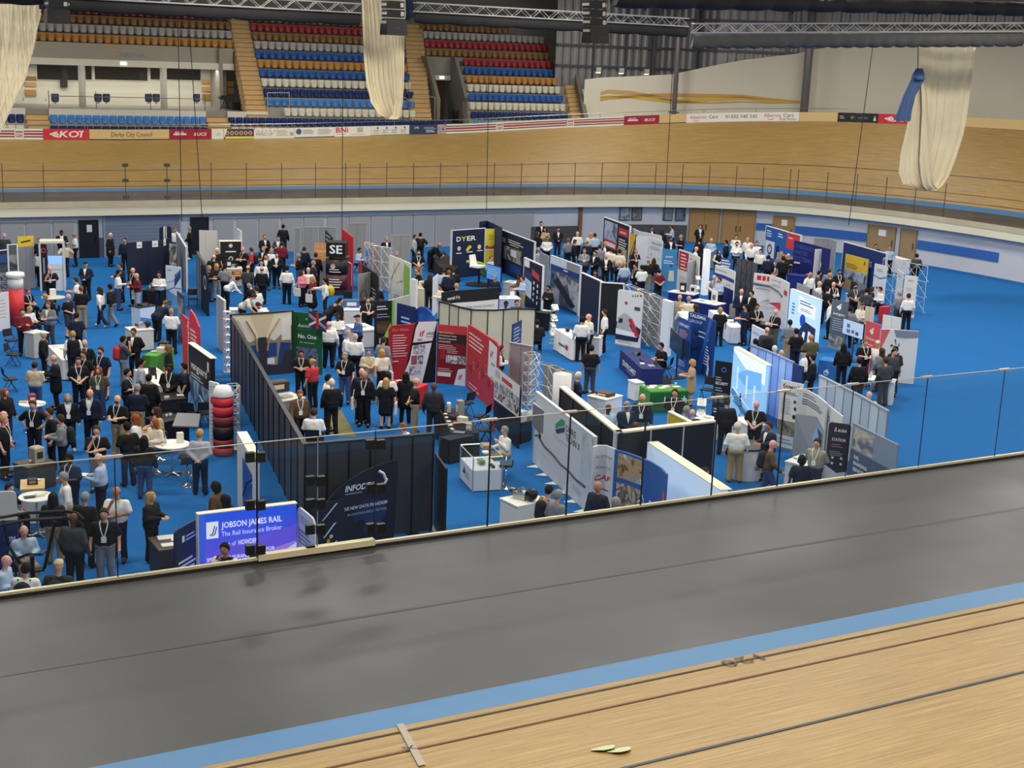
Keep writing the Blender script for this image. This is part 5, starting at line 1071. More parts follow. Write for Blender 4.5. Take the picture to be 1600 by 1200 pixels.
def chair(label,p,face,col='#222326',z=.45,group='chairs at the stands',at=None):
    """p = crop pixel of the seat centre"""
    c=W(p,z) if at is None else np.array([at[0],at[1],0]); CHAIR_XY.append((c[0],c[1]))
    if 'c' not in CH_:
        d={}
        mb=MB(); mb.box(-.21,-.21,.42,.21,.2,.46); d['seat']=mb.mesh('seat'); mb=MB(); mb.add([(-.2,.19,.58),(.2,.19,.58),(.2,.23,.86),(-.2,.23,.86),(-.2,.22,.58),(.2,.22,.58),(.2,.26,.86),(-.2,.26,.86)],[(0,1,2,3),(7,6,5,4),(0,4,5,1),(2,6,7,3),(1,5,6,2),(0,3,7,4)]); d['backrest']=mb.mesh('backrest')
        d['legs']=[]
        for x in (-.2,.2):
            mb=MB(); mb.path([(x,-.2,0),(x,.02,.43),(x,.22,.62),(x,.25,.86)],.013,5); d['legs'].append(mb.mesh('leg')); mb=MB(); mb.path([(x,.24,0),(x,-.05,.43)],.013,5); d['legs'].append(mb.mesh('leg'))
        mb=MB(); mb.tube((-.2,-.12,.16),(.2,-.12,.16),.01,5); d['bar']=mb.mesh('stretcher')
        for k in d['legs']+[d['bar']]: k.materials.append(mat('#2b2c2f',.35,.5))
        for k in ('seat','backrest'): d[k].materials.append(mat('#222326'))
        CH_['c']=d
    d=CH_['c']; t=thing('folding_chair',label,'chair',(c[0],c[1],0),-YAW+math.radians(face),group)
    if at is not None: t.scale=(1,1,.9)
    for nm in ('seat','backrest'):
        o=link(nm,d[nm],None,t); o.material_slots[0].link='OBJECT'; o.material_slots[0].material=mat(col,.6)
    for k in d['legs']: link('leg',k,None,t)
    link('stretcher',d['bar'],None,t); return t
def stool(label,p,face,col='#2a2b2e',H=.72,at=None):
    c=W(p,H) if at is None else np.array([at[0],at[1],0]); t=thing('bar_stool',label,'stool',(c[0],c[1],0),-YAW+math.radians(face)); 
    mb=MB(); mb.lathe([(.21,0),(.2,.02),(.05,.05),(.03,.09)],(0,0,0),18); obj('base',mb,mat('#d6d6d4',.15,.95),t,True)
    mb=MB(); mb.lathe([(.03,.06),(.025,H-.06)],(0,0,0),10); obj('pole',mb,mat('#d6d6d4',.15,.95),t,True)
    mb=MB(); mb.path([(-.13,-.02,.28),(-.13,-.18,.28),(.13,-.18,.28),(.13,-.02,.28)],.012,5); obj('foot_rest',mb,mat('#d6d6d4',.15,.95),t)
    mb=MB(); mb.box(-.19,-.18,H-.06,.19,.18,H); mb.box(-.18,.17,H,.18,.2,H+.16); obj('seat',mb,mat(col,.5),t); return t
def cafe(label,p,r=.33,H=1.02,col='#ece9e2',pole='#c9c9c6'):
    c=W(p,H); t=thing('poseur_table',label,'table',(c[0],c[1],0)); mb=MB(); mb.lathe([(r,H-.03),(r,H)],(0,0,0),24); obj('table_top',mb,mat(col,.4),t)
    mb=MB(); mb.lathe([(.03,.05),(.03,H-.03)],(0,0,0),10); obj('pole',mb,mat(pole,.25,.8),t,True)
    for k in range(5): a=k*1.2566; mb=MB(); mb.tube((0,0,.07),(.34*math.cos(a),.34*math.sin(a),.025),.032,6,.02); obj('foot',mb,mat(pole,.25,.8),t)
    TABLES.append((c[:2]-r*.9,np.array([1.,0]),np.array([0,1.]),1.8*r,1.8*r,H)); return t,(c[:2]-r,np.array([1.,0]),np.array([0,1.]),2*r,2*r,H)
def screen(label,p0,p1,H,hh,col='#5f86b8',items=(),stand=True,emit=.5,frame='#141518'):
    """flat screen whose top edge is p0-p1 at height H"""
    w_=[W(p0,H),W(p1,H)]; s=Surf(w_,H-hh,hh); c=s.at(s.L/2,0); root=thing('flat_screen',label,'screen',(c[0],c[1],0)); mb=MB(); s.slab(mb,-.02,-.02,s.L+.02,hh+.02,-.06,0); kid(obj('casing',mb,mat(frame,.4),root),root)
    mb=MB(); s.slab(mb,0,0,s.L,hh,0,.004); kid(obj('display',mb,mat(col,.25,0,0,3,emit),root),root)
    if stand:
        b=s.at(s.L/2,0,-.09); mb=MB(); mb.tube((b[0],b[1],.03),(b[0],b[1],H-.1),.03,8); kid(obj('pole',mb,mat('#3a3b3e',.35,.5),root),root)
        mb=MB(); mb.box(b[0]-.3,b[1]-.22,0,b[0]+.3,b[1]+.22,.03); kid(obj('base',mb,mat('#2e2f32',.4,.4),root),root)
    if items:
        tmp=thing('tmp','','x'); art(s,tmp,list(items),.006)
        for c_ in list(tmp.children): c_.parent=root; kid(c_,root)
        bpy.data.objects.remove(tmp)
    return root
def tower(label,p,w_,H,n=6,m=None,z=None):
    c=W(p,H); root=thing('truss_tower',label,'truss',(c[0],c[1],0)); m=m or mat('#d3d3cf',.3,.5); k=w_/2; cs=[(-k,-k),(k,-k),(k,k),(-k,k)]
    for x,y in cs: mb=MB(); mb.tube((x,y,0),(x,y,H),.022,6); obj('chord',mb,m,root)
    mb=MB()
    for i in range(n):
        z0,z1=H*i/n,H*(i+1)/n
        for q in range(4):
            a,b=cs[q],cs[(q+1)%4]; mb.tube((*a,z0),(*b,z1),.011,4); mb.tube((*a,z1),(*b,z1),.011,4)
    obj('lacing',mb,m,root); mb=MB(); mb.box(-k*1.3,-k*1.3,0,k*1.3,k*1.3,.02); obj('base_plate',mb,m,root); return root
def lattice(label,pts,H,nu,nv,col='#8f9092',bar='#d8d8d4',fab=True,base=False,depth=.3):
    """pop-up display frame: rear fabric panels seen with the folding frame in front"""
    if len(pts[0])==3: q=[VH(*p) for p in pts]; w_=[a for a,b in q]; H=sum(b for a,b in q)/len(q)
    else: w_=[W(p,0 if base else H) for p in pts]
    s=Surf(w_,0,H); c=s.at(s.L/2,0); root=thing('popup_frame',label,'display frame',(c[0],c[1],0)); m=mat(bar,.35,.4)
    if fab:
        for k in range(nu): mb=MB(); s.slab(mb,s.L*k/nu+.01,.02,s.L*(k+1)/nu-.01,H-.02,-depth-.02,-depth); kid(obj('fabric_panel',mb,mat(col,.7),root),root)
    for k in range(nu+1): u=s.L*k/nu; mb=MB(); mb.tube(s.at(u,0,0),s.at(u,H,0),.014,5); kid(obj('upright',mb,m,root),root)
    mb=MB()
    for j in range(nv):
        v0,v1=H*j/nv,H*(j+1)/nv
        for k in range(nu):
            u0,u1=s.L*k/nu,s.L*(k+1)/nu; mb.tube(s.at(u0,v0,0),s.at(u1,v1,0),.009,4); mb.tube(s.at(u1,v0,-depth*.5),s.at(u0,v1,0),.009,4)
            mb.tube(s.at(u0,v1,0),s.at(u1,v1,0),.011,4); mb.tube(s.at(u0,v1,0),s.at(u0,v1,-depth),.009,4)
    kid(obj('folding_lattice',mb,m,root),root); return root
def leaflets(label,tb,u,v,n=3,col='#e9e5da',sz=(.21,.15),group=None):
    p,r=on(tb,u,v); t=thing('leaflet_stack',label,'leaflets',tuple(p),r+random.uniform(-.3,.3),group)
    for k in range(n):
        mb=MB(); ox,oy=random.uniform(-.02,.02),random.uniform(-.02,.02); mb.box(-sz[0]/2+ox,-sz[1]/2+oy,k*.012,sz[0]/2+ox,sz[1]/2+oy,k*.012+.011); obj('leaflet',mb,mat(col if k%2==0 else '#d8d4c8',.6),t)
    return t
def box_item(name,label,cat,tb,u,v,sz,col,extra=None,rot=0.):
    p,r=on(tb,u,v); t=thing(name,label,cat,tuple(p),r+rot); x,y,z=sz; mb=MB(); b=min(x,y,z)*.12
    mb.add([(-x/2,-y/2,0),(x/2,-y/2,0),(x/2,y/2,0),(-x/2,y/2,0),(-x/2,-y/2,z-b),(x/2,-y/2,z-b),(x/2,y/2,z-b),(-x/2,y/2,z-b),(-x/2+b,-y/2+b,z),(x/2-b,-y/2+b,z),(x/2-b,y/2-b,z),(-x/2+b,y/2-b,z)],[(0,3,2,1),(8,9,10,11),(0,1,5,4),(1,2,6,5),(2,3,7,6),(3,0,4,7),(4,5,9,8),(5,6,10,9),(6,7,11,10),(7,4,8,11)])
    obj('body',mb,mat(col,.5),t)
    if extra: mb=MB(); mb.box(-x*.3,-y/2-.006,z*.25,x*.3,-y/2,z*.7); obj('face_plate',mb,mat(extra,.4),t)
    return t
def laptop(label,tb,u,v,rot=0.):
    p,r=on(tb,u,v); t=thing('laptop',label,'laptop',tuple(p),r+rot); mb=MB(); mb.box(-.17,-.12,0,.17,.12,.018); obj('keyboard',mb,mat('#9a9da1',.4,.4),t); mb=MB(); mb.add([(-.17,.12,.018),(.17,.12,.018),(.17,.19,.24),(-.17,.19,.24),(-.17,.13,.018),(.17,.13,.018),(.17,.2,.24),(-.17,.2,.24)],[(0,1,2,3),(7,6,5,4),(2,6,7,3),(0,3,7,4),(1,5,6,2)]); obj('lid',mb,mat('#2b2e34',.3),t); return t
def bottle(label,tb,u,v,col='#c9d6dc'):
    p,r=on(tb,u,v); t=thing('bottle',label,'bottle',tuple(p)); mb=MB(); mb.lathe([(.033,0),(.035,.14),(.014,.19),(.014,.22)],(0,0,0),10); obj('body',mb,mat(col,.15),t,True); mb=MB(); mb.lathe([(.016,.22),(.016,.245)],(0,0,0),8); obj('cap',mb,mat('#3f62a0',.4),t); return t
def cup(label,tb,u,v,col='#e8e4da'):
    p,r=on(tb,u,v); t=thing('cup',label,'cup',tuple(p)); mb=MB(); mb.lathe([(.03,0),(.042,.11)],(0,0,0),10); obj('body',mb,mat(col,.5),t,True); mb=MB(); mb.lathe([(.044,.11),(.044,.12),(.03,.128)],(0,0,0),10); obj('lid',mb,mat('#3a3028',.5),t); return t
def motor(label,tb,u,v,s_=1.,rot=0.):
    p,r=on(tb,u,v); t=thing('machine_part',label,'machine',tuple(p),r+rot); t.scale=(s_,s_,s_); mb=MB(); mb.box(-.3,-.12,0,.05,.12,.2); obj('housing',mb,mat('#b9bcc0',.3,.7),t)
    mb=MB(); mb.ball((.18,0,.17),.17,.17,.17,14,8); obj('drum',mb,mat('#1b1c1f',.3,.3),t,True); mb=MB(); mb.tube((-.42,0,.16),(-.28,0,.16),.09,12); obj('shaft_end',mb,mat('#4a4d52',.3,.6),t); mb=MB(); mb.tube((-.2,-.02,.2),(-.05,-.02,.3),.05,8); obj('valve',mb,mat('#8a8e94',.3,.6),t); return t
def rack(label,p,face,H=1.45,n=4,m=None):
    c=W(p,H); t=thing('brochure_rack',label,'brochure rack',(c[0],c[1],0),-YAW+math.radians(face)); mb=MB(); mb.path([(-.13,.12,0),(-.13,-.02,H)],.012,5); mb.path([(.13,.12,0),(.13,-.02,H)],.012,5); obj('frame',mb,mat('#b5b8bb',.3,.7),t)
    for k in range(n):
        z=.35+(H-.5)*k/max(1,n-1); y=.09-.1*z/H; mb=MB(); mb.add([(-.14,y-.16,z),(.14,y-.16,z),(.14,y+.02,z+.2),(-.14,y+.02,z+.2),(-.14,y-.14,z-.02),(.14,y-.14,z-.02),(.14,y+.04,z+.18),(-.14,y+.04,z+.18)],[(0,1,2,3),(7,6,5,4),(0,4,5,1),(2,6,7,3),(1,5,6,2),(0,3,7,4)]); sh=obj('shelf',mb,mat('#aeb4b8',.25,.3),t)
        mb=MB(); mb.add([(-.1,y-.15,z+.025),(.1,y-.15,z+.025),(.1,y-.02,z+.175),(-.1,y-.02,z+.175)],[(0,1,2,3)]); obj('brochure',mb,mat('#e8e4da',.6),sh)
    mb=MB(); mb.box(-.16,-.2,0,.16,.2,.015); obj('base',mb,mat('#9fa3a6',.3,.6),t); return t
# ------------------------------------------------------------------ stands: near row, left to right
crop(250,660,5)
r,s=panel('lightbox_wall','glowing blue and violet wall lettered JOBSON JAMES RAIL behind the near glass','display wall',[(300,725),(1066,636)],2.3,'#2c5fe6',[
 ('p',[(.0,0),(0,.6),(1,.8),(1,.0)],'#6a5ae6'),('p',[(.0,0),(0,.44),(1,.64),(1,0)],'#a884f0'),('p',[(.5,.36),(1,.62),(1,0),(.5,0)],'#e4dcf6'),('r',0,0,.06,1,'#3f62d8'),
 ('p',[(.075,.76),(.195,.76),(.195,.92),(.075,.92)],'#f1f3fb','logo'),('w',[(.11,.79),(.14,.81),(.16,.88)],.012,'#2c4fc0'),('w',[(.13,.785),(.16,.8),(.18,.87)],.012,'#2c4fc0'),
 ('t','JOBSON JAMES RAIL',.225,.85,.13,'#f4f6ff',True,0,.62),('t','The Rail Insurance Broker',.225,.77,.11,'#e6eaff',False,0,.62),('t','Part of',.23,.67,.1,'#e6eaff',False,0,.14),('t','HOWDEN',.395,.67,.11,'#f4f6ff',True,0,.2),
 ('t','SPECIALIST INSURANCE',.075,.54,.085,'#f4f6ff',True,0,.45),('t','FOR',.68,.58,.08,'#f4f6ff',True,0,.09),('t','THE RAIL INDUSTRY',.075,.48,.085,'#f4f6ff',True,0,.38),('t','www',.075,.38,.06,'#f4f6ff')],.12,m=grad_mat('#7a5ce8','#2458ea',.6,2.2,.35),glow=.35,thick_top=(.16,'#e9e3d0'))
panel('banner_stand','navy roll-up banner with slanted top left of the violet wall','banner',[(116,852),(296,752)],2.0,'#1b2850',[('r',.3,.83,.4,.9,'#e8ecf6','logo'),('l',.45,.88,.95,2,.04,'#aab4d0'),('l',.12,.62,.92,5,.05,'#d5dbea'),('l',.5,.2,.9,1,.05,'#8a94b4')],.04,rnd=.12,foot=1)
panel('banner_stand','white curved roll-up banner right of the violet wall','banner',[(1070,646),(1208,762)],2.25,'#d5d7da',[('l',.2,.93,.85,3,.03,'#9aa0aa'),('l',.12,.78,.85,4,.04,'#7a8494'),('l',.12,.58,.85,4,.04,'#7a8494'),('l',.12,.38,.85,4,.04,'#8a94a4')],.04,rnd=.2,foot=1)
crop(0,680,4.616)
t,tb=counter('brown sloping lectern desk with open leaflets near the violet wall',[(1150,830),(1365,800)],.9,.8,'#3a352e','#4b4438',name='lectern_desk')
leaflets('open white leaflets on the upper edge of the brown lectern',tb,.55,.8,2,'#e6e6e2',(.4,.28)); leaflets('pink and white leaflet on the lower edge of the brown lectern',tb,.45,.25,2,'#d9a89a',(.36,.22)); leaflets('white booklet at the end of the brown lectern',tb,.85,.55,3,'#e6e6e2',(.3,.24))
t,tb=counter('wooden-topped pod counter with white drum body beside the seated visitors',[(150,390),(318,380)],.8,.95,'#dcd9d0','#d3b078'); 
box_item('tablet_stand','black tablet stand on the wooden-topped pod counter','tablet',tb,.5,.5,(.25,.18,.14),'#26231f','#b08a5a'); leaflets('beige flyer on the wooden-topped pod counter',tb,.6,.85,2,'#e3d9c2')
t,tb=cafe('round white table with brochures near the left edge behind the glass',(262,440),.42,1.0); leaflets('white brochures fanned on the round left table',tb,.6,.5,4); leaflets('yellow flyer on the round left table',tb,.75,.7,1,'#e0c96a',(.16,.12)); box_item('tablet','black tablet lying on the round left table','tablet',tb,.3,.45,(.25,.18,.02),'#222428')
panel('banner_stand','white and navy roll-up banner cut by the left photo edge','banner',[(-60,412),(118,402)],2.0,'#dcdad2',[('r',0,0,1,.66,'#1f3566'),('t','KJM',.45,.42,.1,'#dfe4f0',True)],.04,rnd=.12,foot=1)
# tubular simulator frame
c0=W((230,985),0)
fr=thing('tubular_frame','black tubular frame with curved double rails at the lower left','frame',(c0[0],c0[1],0))
def tpath(ps,r_,nm):
    mb=MB(); mb.path([W((x,y),z) for x,y,z in ps],r_,6); kid(obj(nm,mb,mat('#1c1d20',.35,.4),fr),fr)
tpath([(-40,600,1.75),(200,560,1.75),(470,548,1.75),(560,565,1.75),(605,612,1.7)],.035,'upper_rail'); tpath([(-40,655,1.6),(200,612,1.6),(460,595,1.6),(560,620,1.6),(608,662,1.55)],.035,'lower_rail')
tpath([(395,620,1.58),(320,960,.5)],.04,'strut'); tpath([(60,790,1.0),(180,985,.45)],.04,'strut'); tpath([(180,985,.45),(320,965,.45)],.05,'cross_bar'); tpath([(120,890,.8),(200,860,.9),(300,860,.9),(340,830,.95)],.03,'handle_bar'); tpath([(230,865,.9),(240,1100,0)],.05,'centre_post'); tpath([(60,790,1.0),(20,620,1.66)],.04,'strut')
t,tb=counter('low dark bench table with a coffee machine behind the glass at left',[(200,235),(400,190)],.7,.7,'#3a352f','#4d463c'); box_item('coffee_urn','steel coffee urn on the dark bench table','urn',tb,.6,.5,(.3,.3,.42),'#a9a08c','#3a352f'); cup('paper cup beside the steel coffee urn',tb,.35,.5)
crop(0,500,5.456)
t,tb=cafe('round table with a red and white cake-like display among the left crowd',(275,710),.4,.9); box_item('display_drum','red and white stacked display on the round table','display',tb,.5,.5,(.22,.22,.3),'#8f3a40','#d8d2c4'); leaflets('white leaflets beside the red and white display',tb,.8,.35,3); leaflets('flat cards on the rear edge of the round display table',tb,.2,.75,3,'#c9a37a')
t,tb=cloth_table('white-clothed table with papers near the left crowd',[(405,215),(530,345)],.8,'#dcdad2'); leaflets('paper pile on the white-clothed left table',tb,.3,.5,4); box_item('display_box','small grey device box on the white-clothed left table','device',tb,.6,.6,(.3,.2,.18),'#8a8578'); bottle('water bottle at the end of the white-clothed left table',tb,.9,.3); leaflets('open leaflet on the corner of the white-clothed left table',tb,.1,.3,2)
chair('black folding chair at the left photo edge beside the red column',(100,170),60); chair('black folding chair with white papers on its seat at the left edge',(110,290),90); chair('empty black folding chair standing alone on the carpet at left',(85,500),120)
box=counter('grey angled info case with a sloping white top at the left edge',[(285,115),(385,95)],.5,1.0,'#bdbbb4','#e2e0da')
t,tb=cloth_table('bright green clothed table among the left crowd',[(1215,300),(1335,310)],1.5,'#4f9a3d',.78); leaflets('white leaflets on the green table',tb,.3,.4,4); box_item('model_case','black display case on the green table','device',tb,.5,.8,(.35,.25,.3),'#2a2b2e','#c9c6bc'); box_item('model_case','white equipment model on the green table','device',tb,.75,.45,(.3,.22,.2),'#d9d6cc')
t,tb=cloth_table('white-clothed table between visitors right of the blue walkway',[(1140,420),(1345,560)],.8,'#e6e2d8'); box_item('camera_rig','black camera device on the white-clothed table','camera',tb,.4,.4,(.25,.2,.3),'#1d1d20'); leaflets('white sheets on the white-clothed table near the camera device',tb,.2,.7,3); bottle('dark bottle on the white-clothed table right of the walkway',tb,.65,.3,'#2b2b30'); box_item('camera_rig','small black device near the front of the white table','camera',tb,.8,.5,(.16,.14,.2),'#26262a')
crop(230,480,5.456)
panel('sail_banner','red sail banner with white vertical lettering standing left of the dark wall','banner',[(296,60),(440,160)],2.2,'#d8303d',[('v','ganymede',.42,.25,.28,'#f5e9e6',.72),('l',.5,.85,.9,5,.07,'#f0cfcf')],.05,outline=[(0,0),(1,0),(1,.98),(.75,1.12),(.5,1.18),(.42,.98),(0,1.0)])
r,s=panel('display_wall','black wall lettered vanguard with a picture of the globe','display wall',[(350,306),(540,440)],2.2,'#15171c',[('i',0,0,1,.5,('#0a1020','#1f3f74','#8fb8e8','#0d1526'),1.5),('w',[(.25,.12),(.5,.32),(1,.12)],.03,'#9cc4f0'),('t','vanguard',.12,.66,.26,'#f2f2f0',True,.1,.72),('l',.12,.58,.7,2,.04,'#c9ccd2'),('r',.86,.78,.93,.92,'#e8e8e6','logo')],.14,thick_top=(.2,'#e9e3cf'))
tw=tower('silver truss tower behind the white and red column',(735,660),.3,2.0,7)
panel('column_banner','tall white panel with a round sloping top beside the red column','banner',[(525,630),(600,650)],2.1,'#dfe1e4',[('l',.15,.93,.8,3,.04,'#9fb0d4'),('r',.2,.68,.75,.78,'#c5323c'),('l',.2,.6,.8,9,.055,'#a9adb4')],.06)
c=W((645,700),2.0); t=thing('banner_column','red and black banded column with a white fan top','column',(c[0],c[1],0))
for k,(z0,z1,cc) in enumerate(((0,.25,'#b8323a'),(.27,.5,'#8f2a30'),(.52,.9,'#1d1a1b'),(.92,1.2,'#7d2a30'),(1.22,1.5,'#c5323c'),(1.52,1.78,'#d8353f'))): mb=MB(); mb.lathe([(.3,z0),(.31,(z0+z1)/2),(.3,z1)],(0,0,0),18); obj('band',mb,mat(cc,.5),t,True)
mb=MB(); mb.lathe([(.3,1.8),(.34,1.84),(.2,2.1),(.01,2.14)],(0,0,0),18); obj('fan_top',mb,mat('#e3e5e8',.5),t,True)
t,tb=counter('black counter with paper cups in front of the vanguard wall',[(60,800),(330,775)],1.0,.95,'#1b1c1f','#232427'); box_item('card_holder','small white card on the black counter','sign',tb,.45,.2,(.16,.04,.08),'#d8d8d4'); leaflets('white leaflets at the end of the black counter',tb,.95,.4,2)
t,tb=counter('dark navy counter with cups and leaflets beside the seated women',[(120,985),(330,940)],.8,.95,'#161a24','#1d222e'); cup('left paper cup on the dark navy counter',tb,.55,.5); cup('right paper cup on the dark navy counter',tb,.7,.5); leaflets('blue and white leaflets on the dark navy counter',tb,.2,.5,4,'#c9d3e2')
c=W((340,970),1.1); t=thing('tilted_screen','grey tilted touch screen on a black post','screen',(c[0],c[1],0),-YAW); mb=MB(); mb.add([(-.38,-.22,1.0),(.38,-.22,1.0),(.34,.22,1.28),(-.34,.22,1.28),(-.38,-.2,.95),(.38,-.2,.95),(.34,.24,1.23),(-.34,.24,1.23)],[(0,1,2,3),(7,6,5,4),(0,4,5,1),(2,6,7,3),(1,5,6,2),(0,3,7,4)]); obj('display',mb,mat('#77787a',.3),t); mb=MB(); mb.tube((0,.05,0),(0,.05,1.08),.05,8); obj('post',mb,mat('#1a1b1e',.4),t); mb=MB(); mb.box(-.25,-.2,0,.25,.25,.03); obj('base',mb,mat('#1a1b1e',.4),t)
chair('black chair behind the tilted touch screen',(480,900),200); chair('dark chair beside the black counter with cups',(385,905),160)
t,tb=cafe('round white high table where two women sit behind the glass',(210,1165),.5,.9,'#e9e5da'); bottle('clear water bottle on the round high table of the women',tb,.35,.6); box_item('gift_bag','white paper bag on the round high table','bag',tb,.75,.55,(.18,.12,.3),'#e2ded4'); cup('paper cup on the round high table of the women',tb,.2,.35)
crop(250,660,5)
stool('bar stool with grey seat beside the man with hands behind his back',(210,300),200); stool('bar stool with white seat between the round high table and the standing man',(215,215),170,'#d9d6ce')
panel('display_wall','narrow white and blue lit panel seen edge-on behind the glass','display wall',[(605,80),(720,290)],2.0,'#e2e0d6',[('r',.35,.0,1,.8,'#2b57b0'),('w',[(.4,.1),(.7,.5),(1,.7)],.03,'#6f9ae0'),('w',[(.4,.3),(.7,.6),(1,.75)],.03,'#1a2c60')],.18,thick_top=(.25,'#e9e3cf'))
panel('vent_column','grey slatted post standing in front of the dark wall','post',[(702,330),(750,335)],1.6,'#8f9092',[('l',.1,.95,.9,14,.06,'#6f7072')],.12)
# dark stand with train interior picture
crop(230,480,5.456)
XW=('#2a2c31','#3b3e45')
shell('partition_wall','long dark ribbed partition wall running away from the glass','wall',[(716,92),(1341,1183)],2.35,15,'#42454b','#0f1013',.06,.11,'#33363c')
r,s=panel('picture_wall','rear wall printed with the inside of a train carriage','display wall',[(716,70),(1238,36)],2.35,'#8f8471',[('p',[(.3,.98),(.7,.98),(.56,.62),(.44,.62)],'#cdbf9c'),('p',[(0,1),(.3,.98),(.44,.62),(.3,.55),(0,.75)],'#d9d2bd'),('p',[(1,1),(.7,.98),(.56,.62),(.7,.55),(1,.8)],'#ded7c4'),('p',[(.02,.95),(.14,.9),(.24,.62),(.02,.5)],'#b9b5a4'),('p',[(.82,.9),(.97,.95),(.97,.55),(.82,.55)],'#e6e2d4'),('p',[(.44,.62),(.56,.62),(.64,.15),(.36,.15)],'#2c2c2f'),
 ('r',.3,.28,.44,.5,'#24407a'),('r',.58,.3,.74,.52,'#24407a'),('p',[(.74,.1),(.92,.1),(.98,.5),(.8,.52)],'#223a70'),('r',.31,.16,.42,.28,'#c9c9c4'),('r',.58,.18,.7,.28,'#d3d3ce'),('p',[(0,0),(1,0),(1,.16),(0,.16)],'#2a2a2c'),('p',[(.78,.0),(1,.0),(1,.4),(.86,.36)],'#2b2b2e'),('w',[(.24,.9),(.38,.66),(.42,.4)],.03,'#b08d55'),('w',[(.78,.9),(.62,.66),(.58,.4)],.03,'#b08d55')],.06,edge='#1b1c1f')
crop(440,480,5.456)
panel('green_banner','dark green panel lettered No. One with clipped corner','banner',[(92,38),(345,62)],2.3,'#1f5a30',[('c',.48,.9,.04,'#8fc48a'),('t','Axminster',.18,.76,.14,'#e8efe4',False,.25,.62),('r',.12,.72,.88,.725,'#5f8a62'),('t','No. One',.2,.58,.16,'#f2f5ef',True,0,.62),('t','for rail carpet',.26,.5,.06,'#e8efe4',False,0,.5),('i',.13,.1,.88,.43,('#26396a','#6f7f9c','#1b2036','#8f8f94'),6),('l',.45,.04,.85,2,.04,'#a9a35a')],.05,outline=[(0,0),(1,0),(1,.86),(.85,.95),(.6,1.0),(0,1)])
panel('flag','small flag with red, white and blue crosses behind the green panel','flag',[(235,30),(380,60)],2.45,'#26345c',[('p',[(0,.96),(1,.8),(1,.76),(0,.92)],'#e6e3de'),('p',[(0,.8),(1,.98),(1,.94),(0,.76)],'#e6e3de'),('p',[(0,.95),(1,.79),(1,.77),(0,.93)],'#b5303c'),('r',.42,.75,.58,1,'#b5303c')],.02,outline=[(0,.75),(1,.72),(1,1.0),(0,1)])
t,tb=counter('pale sample table with dark rails inside the dark stand',[(0,800),(200,770)],.9,.75,'#8a8275','#cfc8b8'); leaflets('carpet samples on the pale sample table',tb,.4,.4,5,'#8f8f84',(.4,.3)); box_item('sample_rack','dark folding rack of carpet rolls beside the picture wall','rack',tb,.5,1.4,(1.0,.4,.35),'#3a352f','#c9bda0')
mb=MB(); q=[W(p,0) for p in ((370,1100),(640,1110),(500,870),(430,880))]; mb.add([(a[0],a[1],.006) for a in q]+[(a[0],a[1],.014) for a in q],[(3,2,1,0),(4,5,6,7),(0,1,5,4),(1,2,6,5),(2,3,7,6),(3,0,4,7)]); tag(obj('carpet_mat',mb,mat('#6f6a42',.9,0,.2,8.)),'olive green patterned mat laid over the blue carpet','mat')
crop(450,660,5.456)
shell('partition_wall','dark panelled partition wall facing the near glass gate','wall',[(142,204,1052),(1220,84,930)],2.35,6,'#3c4048','#101114',.06,.05)
panel('arched_banner','navy arched banner lettered INFODEV in front of the dark partition','banner',[(250,430),(952,312)],2.15,'#141a2c',[('c',.62,.4,.42,'#1c2c50'),('c',.7,.42,.33,'#20345e'),('c',.52,.3,.13,'#0d1222'),('t','INFODEV',.33,.72,.15,'#eef0f5',True,.2,.36),('w',[(.74,.9),(.8,.86),(.82,.8),(.84,.78),(.81,.74),(.8,.66)],.035,'#e3e6ee'),('l',.33,.69,.6,1,.03,'#8a94ac'),('t','THE NEW DATA PARADIGM',.3,.5,.085,'#d9dde8',True,.15,.55),('t','IN COUNTING AND DETECTION',.36,.43,.06,'#b9c0d2',False,.15,.48),('t','info',.5,.1,.05,'#c9cfdd',False,.15,.1)],.05,outline=[(0,0),(.94,0),(.985,.94),(.97,.985),(.9,.99),(.72,.965),(.55,.92),(.4,.86),(.22,.75),(.1,.62),(0,.48)])
panel('banner_stand','low dark banner with slanted white lines and three coloured dots','banner',[(255,700),(480,650)],1.45,'#161c2e',[('p',[(.15,.7),(.2,.7),(.75,.95),(.68,.95)],'#cfd4de'),('p',[(.2,.4),(.26,.4),(.7,.62),(.62,.62)],'#cfd4de'),('p',[(.28,.1),(.34,.1),(.75,.3),(.68,.3)],'#cfd4de'),('c',.4,.33,.05,'#d9a63f'),('c',.32,.28,.05,'#c94a4a'),('c',.5,.4,.05,'#d8c9a0')],.04)
panel('banner_stand','black roll-up banner seen edge-on on open blue carpet','banner',[(1250,258),(1345,395)],2.0,'#15161a',[],.05,foot=1)
t_=thing('guard_post','thin black guard post at the end of the dark partition','post',tuple(W((1050,940),0))); mb=MB(); mb.tube((0,0,0),(0,0,2.3),.03,6); obj('pole',mb,mat('#15161a',.4),t_); mb=MB(); mb.box(-.15,-.15,0,.15,.15,.02); obj('base',mb,mat('#15161a',.4),t_)
crop(680,640,5.714)
t,tb=counter('glass display cabinet with white body on open blue carpet',[(228,315),(342,432)],.85,1.0,'#dadbdc','#eeeeea',[('p',[(.25,.3),(.42,.3),(.36,.52)],'#2a2c30','logo'),('l',.42,.4,.8,3,.07,'#9a9ca0')],glass=True,name='display_cabinet')
